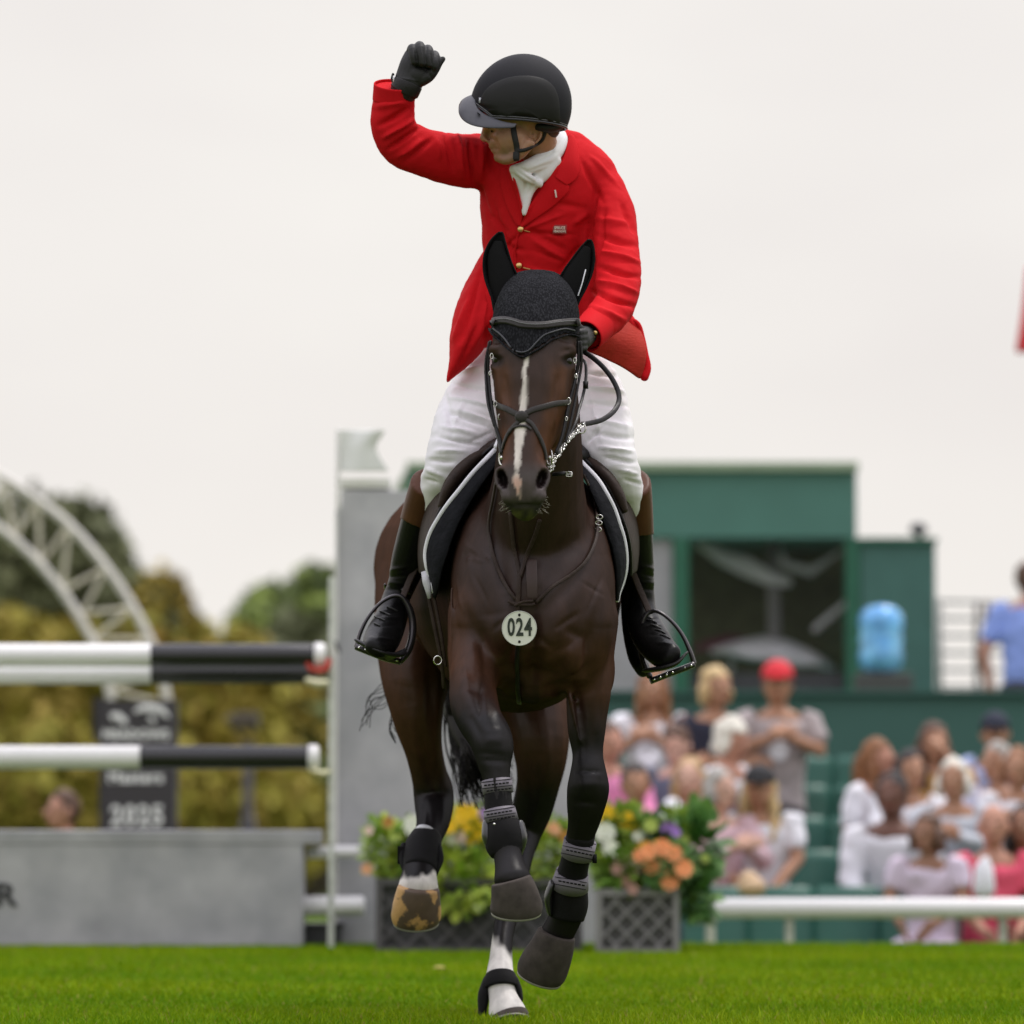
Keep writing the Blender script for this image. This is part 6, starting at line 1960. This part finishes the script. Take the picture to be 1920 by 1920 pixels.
# front edge of the jacket
mb = MB()
q_ = [hit(JT, x, y, .1, .0015)[0] for x, y in catmull([(976, 426), (970, 450), (966, 480), (968, 510)], 5)]
mb.tube(q_, .003, n=6); mb.build('front_edge', M_jack, rider)
for x_, y_ in ((977, 430), (974, 497)):
    q, nn = hit(JT, x_, y_, .1, .004)
    mb = MB(); mb.tube([q, q + Vector((0, -.005, 0))], .0085, n=20, cap=.4, ref=Vector((0, 0, 1)))
    mb.build('button', M_gold, rider)
mb = MB()
for (x0, y0, x1, y1) in ((984, 432, 993, 434), (982, 501, 994, 504)):
    a, n1 = hit(JT, x0, y0, .1, .002); b, n2 = hit(JT, x1, y1, .1, .002)
    mb.tube([a, b], .0014, n=6)
mb.build('buttonhole', mat('gold_thread', (.6, .35, .12), var=.1), rider)
q, nn = hit(JT, 1041, 363, .1, .014); mb = MB(); mb.box(q, (.0022, .002, .011), Matrix.Rotation(R(-10), 3, 'Y')); mb.build('lapel_pin', mat('pin_white', (.75, .6, .55), var=0), rider, mods=[BEV(.001)])
q, nn = hit(JT, 1049, 430, .1, .003)
mb = MB(); mb.box(q, (.020, .0015, .013)); mb.build('badge', mat('badge_red', (.28, .012, .012), var=.1), rider, mods=[BEV(.001)])
text('SPRUCE', .011, q + Vector((0, -.003, .0035)), Matrix.Rotation(R(90), 3, 'X').to_quaternion(), mat('badge_thread', (.7, .6, .5), var=0), 'badge_lettering', rider, bold=.0003, sx=.8)
text('MEADOWS', .009, q + Vector((0, -.003, -.006)), Matrix.Rotation(R(90), 3, 'X').to_quaternion(), mat('badge_thread', None), 'badge_lettering', rider, bold=.0002, sx=.75)
q = P(1110, 632, -.31); mb = MB(); mb.ell(q, (.008, .005, .006)); mb.ell(q + Vector((.009, 0, .012)), (.006, .004, .006)); mb.build('cuff_button', M_gold, rider)

# breeches ---------------------------------------------------------
br = MB()
br.limb(LT[:7], n=22); br.limb(RT[:7], n=22)
br.limb([(1010, 640, .34, 88, .12), (1010, 690, .35, 104, .13), (1010, 740, .36, 108, .13)], n=24)
br.limb([(800, 890, .14, 10, .03), (797, 908, .15, 7, .025)], n=10)
br_me = organic(br, .0055, 5, .5)
fold(br_me, [(a, b, c_, d_, w_ * .72, h_ * 2.0) for a, b, c_, d_, w_, h_ in [(850, 720, 930, 735, 6, -.005), (842, 745, 925, 762, 5, .005), (835, 770, 915, 800, 6, -.006), (860, 770, 925, 790, 4, .003), (828, 800, 890, 812, 6, .005), (822, 820, 900, 835, 5, -.005), (815, 845, 875, 845, 5, .004), (805, 862, 850, 866, 5, -.006),
             (850, 700, 905, 690, 6, .004), (835, 735, 850, 820, 7, -.003), (800, 880, 830, 892, 4, .004), (798, 898, 822, 905, 3, -.004), (880, 830, 925, 810, 4, -.003), (870, 750, 850, 800, 5, .003),
             (1095, 700, 1165, 705, 6, -.005), (1100, 725, 1172, 735, 6, .005), (1100, 755, 1178, 762, 6, -.005), (1105, 785, 1180, 800, 6, .005), (1110, 812, 1186, 822, 6, -.005), (1120, 838, 1188, 846, 5, .005), (1130, 856, 1190, 868, 5, -.005), (1100, 830, 1130, 800, 5, -.004),
             (1160, 880, 1198, 890, 4, .004), (1172, 900, 1204, 908, 4, -.005), (1105, 735, 1130, 830, 7, .003)]])
wobble(br_me, 14, .003, 5)
wobble(br_me, 20, .0036, 9, (.55, .55, 1.9))
wobble(br_me, 55, .0009, 1)
put('breeches', br_me, M_white_c, rider)

# boots ------------------------------------------------------------
def boot(B, Ft, nm_lab, cut):
    mb = MB(); mb.limb(B[:1] and [(B[0][0] + (B[0][0] - B[1][0]) * .9, B[0][1] - 45, B[0][2] - .06, B[0][3] - 1, B[0][4])] + B, n=22, cap=0); mb.limb(Ft, n=20)
    me = organic(mb, .0045, 4)
    return me
for B_, Ft, si in ((LB, LFT, -1), (RB, RFT, 1)):
    me = boot(B_, Ft, '', 0)
    if si < 0:
        fold(me, [(728, 1070, 765, 1062, 3.5, .004), (726, 1082, 764, 1080, 3, -.004), (726, 1092, 760, 1094, 3, .004), (722, 1105, 750, 1106, 3, -.004), (715, 1150, 750, 1146, 3, -.004), (708, 1160, 750, 1158, 3, .004), (702, 1172, 745, 1172, 3, -.003), (690, 1195, 740, 1200, 3, .003)])
    else:
        fold(me, [(1200, 1060, 1228, 1068, 3.5, .004), (1200, 1075, 1228, 1082, 3, -.004), (1200, 1090, 1228, 1094, 3, .004), (1200, 1104, 1226, 1106, 3, -.004), (1205, 1165, 1235, 1160, 3, -.004), (1208, 1176, 1240, 1172, 3, .004), (1215, 1190, 1250, 1188, 3, -.003), (1228, 1205, 1266, 1208, 3, .003)])
    o = put('boot', me, M_bootb, rider)
    # brown top
    x_, y_ = topx(coords(me))
    lim = (975, 995) if si < 0 else (1005, 1005)
    def tp(x2, y2, c2, l=lim): return y2 < l[0] + (x2 - (752 if si < 0 else 1190)) * (.45 if si < 0 else 0)
    shell_from(me.copy(), tp, .0012, 'boot_top', M_bootn, o, .002, smooth=8)
    # laces and sole
    BTt = bvh(me)
    mb = MB()
    lace = [(735, 1142), (722, 1150), (712, 1160), (703, 1170)] if si < 0 else [(1222, 1165), (1230, 1175), (1238, 1184), (1247, 1194)]
    for (lx_, ly_) in lace:
        a, n1 = hit(BTt, lx_ - 9, ly_ - 3, .3, .002); b, n2 = hit(BTt, lx_ + 9, ly_ + 4, .3, .002)
        m_, n3 = hit(BTt, lx_, ly_, .3, .003)
        mb.tube([a, m_, b], .0022, n=6)
    mb.build('laces', mat('lace_black', (.03, .03, .03), rough=.4, var=0), o)
    mb = MB()
    if si < 0: mb.limb([(676, 1205, .17, 4, .03), (690, 1212, .15, 5, .03), (712, 1222, .13, 5, .035), (738, 1228, .16, 5, .035), (748, 1226, .24, 4, .03)], n=10)
    else: mb.limb([(1282, 1230, .15, 3, .03), (1268, 1244, .13, 4, .03), (1245, 1252, .14, 5, .035), (1222, 1256, .2, 5, .035)], n=10)
    mb.build('sole', M_lea, o)
    mb = MB()
    if si < 0: mb.limb([(768, 1110, .36, 5, .01), (757, 1106, .34, 5, .01)], n=8)
    q = P(722, 1096, .42) if si < 0 else P(1186, 1205, .44)
    mb.tube([q, q + Vector((0, .05, -.01))], .004, n=8); mb.build('spur', M_iron, o)
# the shadowed inner boot of the right leg
mb = MB(); mb.limb([(1180, 1075, .38, 14, .03), (1180, 1130, .42, 16, .035), (1184, 1180, .44, 17, .035), (1193, 1230, .43, 16, .03), (1205, 1255, .40, 14, .03)], n=14); mb.build('boot_heel', M_bootb, rider)

# gloved fist --------------------------------------------------------
gl_ = MB()
GY = -.015
gl_.limb([(757, 172, GY + .005, 27, .034), (764, 158, GY, 27, .032), (771, 143, GY, 29, .03), (779, 126, GY, 31, .028), (787, 110, GY + .01, 31, .026)], n=20)
gl_.pell(783, 140, GY - .012, 22, 20, .022)
# four fingers: knuckle at the top back, second joint forward, tip curled into the palm
for k1, k2, k3, r1 in (((771, 102, GY + .025), (774, 92, GY - .030), (778, 117, GY - .040), 9.4), ((785, 95, GY + .028), (788, 88, GY - .034), (792, 119, GY - .046), 9.6),
                       ((800, 99, GY + .026), (804, 95, GY - .030), (805, 122, GY - .042), 9.2), ((812, 108, GY + .02), (817, 105, GY - .022), (814, 127, GY - .036), 8.0)):
    mid = tuple((a_ + b_) / 2 for a_, b_ in zip(k1, k2))
    mid = (mid[0] - 1, mid[1] - 5, mid[2])
    gl_.limb([(*k1, r1), (*mid, r1 * .95), (*k2, r1), ((k2[0] + k3[0]) / 2, (k2[1] + k3[1]) / 2, (k2[2] + k3[2]) / 2 - .006, r1 * .95), (*k3, r1 * .85)], n=12, sub=3)
# thumb, leaving the side of the palm
gl_.limb([(790, 150, GY - .01, 13), (804, 142, GY - .016, 12), (815, 130, GY - .02, 9.5), (822, 119, GY - .022, 8), (831, 110, GY - .022, 5.2)], n=12)
gl_me = organic(gl_, .0022, 3, .5)
fold(gl_me, [(778, 92, 784, 124, 2.4, -.004), (794, 90, 799, 124, 2.4, -.004), (808, 98, 811, 126, 2.2, -.004), (772, 122, 818, 130, 2.6, -.004), (800, 132, 812, 150, 2.5, -.003), (745, 152, 790, 166, 2.5, -.003), (750, 146, 785, 152, 2, .002)])
gl_me_o = put('glove', gl_me, M_glove, rider)
mb = MB(); mb.limb([(758, 171, GY + .004, 28.5, .036), (762, 163, GY, 28.5, .035), (765, 156, GY, 28.5, .034)], n=24, cap=0); mb.build('glove_strap', M_lea, gl_me_o)
mb = MB(); mb.limb([(737, 139, GY, 2.6, .012), (735, 150, GY, 2.6, .012), (742, 160, GY, 2.2, .01)], n=8); mb.build('glove_tab', M_glove, gl_me_o)
mb = MB(); mb.box(P(738, 148, GY - .014), (.002, .002, .009)); mb.build('glove_label', M_pipe, gl_me_o)
# rein hand behind the horse's head
g2 = MB()
g2.limb([(1100, 628, -.28, 20, .03), (1092, 634, -.32, 21, .03), (1086, 640, -.36, 20, .032)], n=16)
for i, (dy, r1) in enumerate(((-12, 7.5), (-2, 8), (8, 7.8), (18, 7))):
    g2.limb([(1096, 634 + dy, -.37, r1), (1086, 636 + dy, -.395, r1), (1077, 640 + dy, -.38, r1), (1078, 642 + dy, -.35, r1 * .8)], n=10, sub=3)
g2.limb([(1090, 618, -.34, 8), (1082, 612, -.36, 7.5), (1074, 614, -.38, 6.5)], n=10)
put('glove', organic(g2, .0025, 3), M_glove, rider)
# ================================================================ spectators
SKIN = {'fair': (.60, .36, .27), 'tan': (.50, .27, .17), 'red': (.50, .25, .17), 'dark': (.16, .07, .045), 'brown': (.30, .15, .09)}
HAIR = {'blond': (.58, .42, .20), 'sandy': (.42, .27, .12), 'auburn': (.22, .09, .03), 'brown': (.10, .05, .03), 'dark': (.02, .014, .012), 'white': (.72, .69, .60), 'grey': (.35, .33, .30)}
def cmat(kind, n, c, **k):
    return mat(f'{kind}_{n}', c, rough=.8, var=.1, vs=6, **k)
def bez(p, q, t): return p.lerp(q, t)
def person(label, hx, hy, Y, yaw=0, hyaw=None, skin='fair', hair='brown', hstyle='short', top=(.6, .6, .6), topn='x', sleeve='short', pants=(.03, .03, .04), pantn='dark',
           hands='lap', lean=0.0, hat=None, pose='sit', pitch=0.0, scale=1.0, side=0.0):
    H = P(hx, hy, Y)
    yaw = R(yaw); hyaw = yaw if hyaw is None else R(hyaw)
    f = Vector((math.sin(yaw), -math.cos(yaw), 0)); r = Vector((math.cos(yaw), math.sin(yaw), 0)); u = Vector((0, 0, 1))
    hf = Vector((math.sin(hyaw), -math.cos(hyaw), -pitch)).normalized(); hr_ = Vector((math.cos(hyaw), math.sin(hyaw), 0)); hu = hr_.cross(hf) * 1.0
    if hu.z < 0: hu = -hu
    Rh = Matrix((hr_, -hf, hu)).transposed()
    k = scale * .9
    neck = H - u * .12 * k - hf * .02
    chest = neck - u * .20 * k - f * (.03 + lean * .3) - r * side * .3
    hip = neck - u * .60 * k - f * (.06 + lean) - r * side
    sl = neck - u * .07 * k - r * .185 * k; sr = neck - u * .07 * k + r * .185 * k
    base = Vector((hip.x, hip.y, hip.z - .47 * k if pose == 'sit' else hip.z - .85 * k))
    root = empty('person', base, label, 'person')
    root['group'] = 'spectators around the arena'
    B = MB()
    B.ell(H, (.075 * k, .092 * k, .115 * k), Rh, 16, 12)
    B.ell(H + hf * .045 - hu * .055, (.05 * k, .045 * k, .05 * k), Rh, 12, 8)
    B.ell(H + hf * .10 - hu * .015, (.014, .02, .024), Rh, 8, 6)
    for s_ in (-1, 1): B.ell(H + hr_ * .076 * s_ - hu * .01, (.010, .02, .03), Rh, 8, 6)
    B.tube([H - hu * .05, neck, neck - u * .06], [.05 * k, .048 * k, .065 * k], n=12)
    B.tube([neck - u * .07, chest, hip + u * .12, hip], [.13 * k, .145 * k, .13 * k, .15 * k], [.08 * k, .10 * k, .10 * k, .11 * k], n=14, ref=f)
    arms = []
    fwd = {'lap': .22, 'clap': .26, 'claphigh': .2, 'cross': .17, 'mouth': .17, 'hips': 0, 'down': 0, 'knee': .34, 'phone': .3}[hands]
    for s_, sh in ((-1, sl), (1, sr)):
        if hands == 'clap': hd = neck - u * .20 * k + f * .26 + r * s_ * .03
        elif hands == 'claphigh': hd = neck - u * .17 * k + f * .24 + r * s_ * .035 - r * .03
        elif hands == 'lap': hd = hip + u * .14 + f * .26 + r * s_ * .09
        elif hands == 'cross': hd = neck - u * .31 * k + f * .19 - r * s_ * .10
        elif hands == 'mouth': hd = (neck + u * .04 + f * .13 + r * s_ * .04) if s_ > 0 else (hip + u * .2 + f * .2 - r * .05)
        elif hands == 'knee': hd = hip + u * .10 + f * .42 + r * s_ * .10
        elif hands == 'phone': hd = neck - u * .16 * k + f * .3 + r * s_ * .05
        elif hands == 'hips': hd = hip + r * s_ * .19 + f * .02 + u * .12
        else: hd = hip + r * s_ * .24 - u * .02
        mid = sh.lerp(hd, .5)
        out = r * s_ * (.13 if hands in ('clap', 'cross', 'mouth', 'phone', 'claphigh') else .07) - u * (.13 if hands in ('clap', 'mouth', 'phone', 'cross', 'claphigh') else .02) - f * .06
        if hands == 'hips': out = r * s_ * .17 - f * .1
        el = mid + out
        arms.append((sh, el, hd, s_))
        B.tube([sh, sh.lerp(el, .5), el, el.lerp(hd, .5), hd], [.052 * k, .048 * k, .042 * k, .038 * k, .028 * k], n=10)
        d = (hd - el).normalized()
        up_ = (u - d * u.dot(d)); up_ = up_.normalized() if up_.length > .2 else f
        B.tube([hd, hd + d * .045, hd + d * .08], [.030 * k, .036 * k, .030 * k], [.018 * k] * 3, n=10, ref=r)
        sd_ = d.cross(r).normalized()
        for q in range(4):
            o_ = sd_ * ((q - 1.5) * .019)
            L = (.06, .07, .066, .05)[q]
            B.tube([hd + d * .075 + o_, hd + d * (.075 + L * .6) + o_ - r * s_ * .004, hd + d * (.075 + L) + o_ - r * s_ * .014], [.0095, .009, .008], n=6)
        B.tube([hd + d * .02 + sd_ * .03, hd + d * .05 + sd_ * .05, hd + d * .085 + sd_ * .055], [.012, .011, .009], n=6)
    legs = []
    for s_ in (-1, 1):
        hp = hip + r * s_ * .09 * k
        if pose == 'sit':
            kn = hip + f * .43 * k + r * s_ * .13 - u * .01; ft = kn + f * .04 - u * .44 * k
        else:
            kn = hip + r * s_ * .10 - u * .42 * k + f * .02; ft = kn - u * .42 * k
        legs.append((hp, kn, ft))
        B.tube([hp, hp.lerp(kn, .5), kn, kn.lerp(ft, .35), ft], [.088 * k, .078 * k, .058 * k, .055 * k, .038 * k], n=12)
    me = organic(B, .0115, 2, .4)
    put('body', me, mat('skin_' + skin, SKIN[skin], rough=.55, var=.06, vs=12), root)
    T = MB()
    T.tube([neck - u * .055, neck - u * .09, chest, hip + u * .14, hip - u * .02], [.09 * k, .165 * k, .175 * k, .158 * k, .175 * k], [.06 * k, .10 * k, .125 * k, .125 * k, .135 * k], n=18, ref=f, cap=.3)
    for sh, el, hd, s_ in arms:
        if sleeve == 'none': T.ell(sh, (.05, .06, .05)); continue
        e_ = el if sleeve == 'long' else sh.lerp(el, .72)
        pts = [sh - r * s_ * .04, sh, sh.lerp(el, .5), e_] + ([el.lerp(hd, .5), el.lerp(hd, .88)] if sleeve == 'long' else [])
        T.tube(pts, [.06 * k, .068 * k, .064 * k, .062 * k, .052 * k, .045 * k][:len(pts)], n=12, cap=.2)
    me = organic(T, .016, 3, .5)
    wobble(me, 14, .012, hx * .1)
    put('shirt', me, cmat('cloth', topn, top), root)
    L_ = MB()
    L_.ell(hip - u * .01, (.18 * k, .16 * k, .12 * k))
    for hp, kn, ft in legs:
        L_.tube([hp, hp.lerp(kn, .5), kn, kn.lerp(ft, .4), ft + u * .04], [.105 * k, .098 * k, .078 * k, .072 * k, .06 * k], n=12, cap=.2)
    put('trousers', organic(L_, .018, 3, .5), cmat('cloth', pantn, pants), root)
    for hp, kn, ft in legs:
        sh_ = MB(); sh_.ell(ft + f * .07 - u * .005, (.045, .12, .04), Matrix((r, -f, u)).transposed()); sh_.build('shoe', mat('shoe_dark', (.04, .035, .03), rough=.5), root)
    if hstyle != 'bald':
        hb_ = MB()
        hb_.ell(H - hf * .018 + hu * .018, (.083 * k, .096 * k, .108 * k), Rh, 16, 12)
        if hstyle == 'long':
            for s_ in (-1, 1):
                hb_.tube([H + hr_ * .062 * s_ - hf * .01 + hu * .03, H + hr_ * .070 * s_ - hu * .08, H + hr_ * .075 * s_ - hu * .17 + hf * .02, H + hr_ * .07 * s_ - hu * .26 + hf * .05], [.024, .028, .026, .014], n=10)
            hb_.tube([H - hf * .06, H - hf * .075 - hu * .12, H - hf * .085 - hu * .26], [.08, .08, .05], [.04] * 3, n=12)
        if hstyle == 'bob':
            for s_ in (-1, 1): hb_.ell(H + hr_ * .07 * s_ - hu * .03 - hf * .01, (.024, .05, .06), Rh)
            hb_.ell(H - hf * .045 - hu * .03, (.072, .055, .08), Rh)
        me = organic(hb_, .010, 1, .5)
        # open the face
        bm = bmesh.new(); bm.from_mesh(me)
        fc = H + hf * .085 - hu * .04
        dead = [v for v in bm.verts if (v.co - fc).dot(hf) > -.055 and abs((v.co - fc).dot(hr_)) < .062 and (v.co - H).dot(hu) < .055 and (v.co - H).dot(hu) > -.16]
        bmesh.ops.delete(bm, geom=dead, context='VERTS')
        bm.to_mesh(me); bm.free()
        wobble(me, 24, .012, hy * .1)
        me = applied(me, [SOLID(.008, 0)])
        put('hair', me, mat('hair_' + hair, HAIR[hair], rough=.6, var=.35, vs=40, stretch=(1, 1, .2)), root)
    if hat:
        hn, hc = hat
        hm = MB()
        hm.ell(H + hu * .035 - hf * .005, (.090 * k, .102 * k, .10 * k), Rh, 18, 12)
        me = hm.mesh('c')
        bm = bmesh.new(); bm.from_mesh(me)
        bmesh.ops.bisect_plane(bm, geom=bm.verts[:] + bm.edges[:] + bm.faces[:], plane_co=H + hu * .035, plane_no=-hu, clear_outer=True)
        bm.to_mesh(me); bm.free()
        ho = put('hat', applied(me, [SOLID(.006, 0)]), cmat('hat', hn, hc), root)
        vz = MB(); vz.ell(H + hu * .036 + hf * .125, (.07, .07, .008), Rh); vz.build('visor', cmat('hat', hn, hc), ho)
    # eyes and mouth on the face
    for s_ in (-1, 1):
        MB().ell(H + hf * .084 + hr_ * .030 * s_ + hu * .012, (.013, .008, .007), Rh, 8, 6).build('eye', mat('face_dark', (.08, .04, .03), var=0), root)
    MB().ell(H + hf * .088 - hu * .058, (.022, .006, .005), Rh, 8, 6).build('mouth', mat('lip_red', (.28, .07, .06), var=0), root)
    return root
W_ = (.82, .82, .87)
D1, D2, D3, D4 = yb(25.35), yb(26.3), yb(27.25), yb(28.2)
person('woman in a white T-shirt with reddish hair seated under the right stirrup', 1224, 1292, D4, -4, skin='tan', hair='auburn', hstyle='long', top=W_, topn='white', hands='claphigh', pants=(.03, .03, .045), pose='stand', scale=1.05)
person('woman with short blond hair in a dark navy top with folded arms', 1343, 1290, D4, 20, hyaw=28, skin='tan', hair='blond', hstyle='bob', top=(.018, .02, .04), topn='navy', hands='cross', pants=(.02, .05, .18), pantn='blue', scale=1.08, pose='stand')
person('man in a red cap and grey polo shirt clapping in the top row', 1458, 1283, D4, 8, hyaw=-5, skin='tan', hair='brown', top=(.42, .37, .37), topn='warm_grey', hands='claphigh', hat=('red', (.66, .03, .045)), pants=(.045, .042, .045), pantn='charcoal', scale=1.12, pose='stand')
person('person in a pink top at the left end of the crowd, beside the foreleg', 1143, 1392, D3, 20, skin='red', hair='brown', top=(.78, .26, .48), topn='pink', sleeve='long', side=-.02)
person('person with short brown hair looking down, beside the white haired man', 1268, 1398, D3 + .3, -20, skin='fair', hair='brown', pitch=.5, top=(.12, .14, .2), topn='slate', hands='lap', pants=(.1, .13, .2), pantn='denim')
person('white haired man in a white shirt bending forward to the right', 1372, 1388, D3 - .2, 62, hyaw=55, skin='red', hair='white', hstyle='bob', top=W_, topn='white', pitch=.4, lean=.30, side=.0, scale=1.1, hands='knee', pants=(.3, .28, .25), pantn='beige')
person('woman with long sandy hair in a peach top above the violet flowers', 1292, 1462, D2, 50, hyaw=-10, skin='fair', hair='sandy', hstyle='long', top=(.62, .38, .27), topn='peach', hands='knee', pants=(.32, .03, .03), pantn='dark_red')
person('woman in a white and navy top with long blond hair and a dark cap', 1424, 1478, D2 - .2, -8, skin='tan', hair='blond', hstyle='long', top=W_, topn='white', hands='lap', hat=('black', (.02, .02, .022)), pants=(.55, .4, .45), pantn='pale_rose')
person('person with dark hair in a slate blue top close beside the right foreleg', 1192, 1470, D2, 10, skin='tan', hair='dark', top=(.10, .13, .2), topn='slate', hands='lap', pants=(.1, .13, .2), pantn='denim')
person('grey haired person in a rose striped top right of the peach top', 1352, 1482, D2 - .3, 25, hyaw=40, skin='fair', hair='grey', hstyle='bob', top=(.7, .5, .55), topn='rose', sleeve='long', hands='clap', pants=(.32, .03, .03), pantn='dark_red')
person('woman with dark brown hair in a white top between the mustard and grey tops', 1708, 1446, D3 - .3, 20, skin='tan', hair='dark', hstyle='bob', top=W_, topn='white', hands='clap')
person('woman with long auburn hair and white sleeves, left of the dark skinned man', 1648, 1424, D3, 45, hyaw=60, skin='red', hair='auburn', hstyle='long', top=W_, topn='white', hands='mouth', pants=(.12, .09, .1), pantn='plum')
person('woman with long dark brown hair and a mustard top holding a hand near her mouth', 1752, 1392, D3 + .4, 10, hyaw=14, skin='tan', hair='brown', hstyle='long', top=(.5, .28, .08), topn='mustard', hands='mouth')
person('man in a navy cap and light blue shirt in the top row at the right', 1866, 1376, D4, -6, skin='tan', hair='dark', top=(.42, .5, .78), topn='light_blue', hands='lap', hat=('navy', (.015, .02, .04)), pants=(.2, .22, .3), pantn='grey_blue')
person('older woman with white hair in a pale grey shirt behind the man in white', 1788, 1462, D2 + .2, -14, skin='tan', hair='white', hstyle='bob', top=(.55, .58, .63), topn='pale_grey', sleeve='long', hands='clap')
person('dark skinned man in a white shirt leaning forward in the right block', 1672, 1492, D2, -8, hyaw=-14, skin='dark', hair='dark', top=W_, topn='white', lean=.12, sleeve='long', hands='knee', pants=(.4, .5, .6), pantn='pale_denim', scale=1.15)
person('woman with tan hair and a white top at the right edge in the middle row', 1908, 1440, D3 - .2, -20, skin='tan', hair='auburn', hstyle='bob', top=W_, topn='white', hands='clap', pants=(.05, .03, .04))
person('man with a grey fringe in a blue and white shirt beside the navy cap', 1868, 1430, D3 + .1, -30, hyaw=-40, skin='tan', hair='grey', top=(.62, .64, .78), topn='blue_white', hands='knee')
person('bald man in a coral pink polo shirt in the front row at the right', 1862, 1548, D1, 6, hyaw=-8, skin='red', hair='grey', hstyle='bald', top=(.82, .10, .18), topn='coral', hands='lap', pants=(.03, .02, .03), scale=1.02)
person('young woman with brown hair in a pale pink dress in the front row', 1737, 1562, D1 - .1, -20, hyaw=-30, skin='brown', hair='brown', hstyle='bob', top=(.68, .58, .70), topn='pale_pink', hands='lap', pants=(.62, .54, .64), pantn='pale_pink', scale=.9)
person('person with black hair in dark clothes in the front row at the right edge', 1920, 1548, D1 + .1, -10, skin='brown', hair='dark', hstyle='long', top=(.03, .02, .025), topn='black', hands='lap', scale=.96)
YB2 = yb(33.4)
person('tall man in a light blue polo shirt standing behind the green wall', 1930, 1088, YB2, 165, hyaw=150, skin='red', hair='brown', top=(.25, .35, .75), topn='sky_blue', hands='down', pants=(.2, .2, .25), pose='stand', scale=1.12)
person('person with brown hair behind the low grey wall at the left, looking left', 117, 1520, yb(27.5), -50, hyaw=-60, skin='red', hair='brown', top=(.02, .10, .06), topn='dark_green', pose='stand', hands='down')
# things held or worn
mb = MB(); mb.ell(P(1460, 1408, D4 - .17), (.05, .008, .055)); tag(mb.build('paper_badge', mat('paper_white', (.8, .8, .85), var=0)), 'round white badge at the waist of the man in the red cap', 'badge')
mb = MB(); mb.tube([P(1845, 1668, D1 - .45), P(1845, 1625, D1 - .45), P(1848, 1612, D1 - .45)], [.055, .045, .02], n=16); tag(mb.build('bottle', mat('paper_white', None)), 'white bottle in front of the man in coral pink', 'bottle')
mb = MB(); mb.ell(P(1260, 1522, D1 - .1), (.055, .05, .07)); mb.ell(P(1260, 1545, D1 - .1), (.03, .03, .03)); tag(mb.build('knitted_hat', mat('wool_white', (.78, .77, .82), var=.1, bump=.4, bs=60)), 'white knitted hat just above the violet flower', 'hat')
mb = MB(); mb.ell(P(1410, 1663, D1 - .5), (.07, .06, .05)); mb.ell(P(1404, 1652, D1 - .5), (.05, .04, .05)); tag(mb.build('straw_hat', mat('straw', (.6, .42, .25), var=.2)), 'small tan straw hat lying just above the left end of the white rail', 'hat')
mb = MB(); mb.tube([P(1200, 1415, D4 - .3), P(1216, 1440, D4 - .32), P(1232, 1415, D4 - .3)], [.03, .045, .03], [.01] * 3, n=10); tag(mb.build('paper_sheet', mat('paper_white', None)), 'white folded paper in front of the woman in the white T-shirt', 'paper')
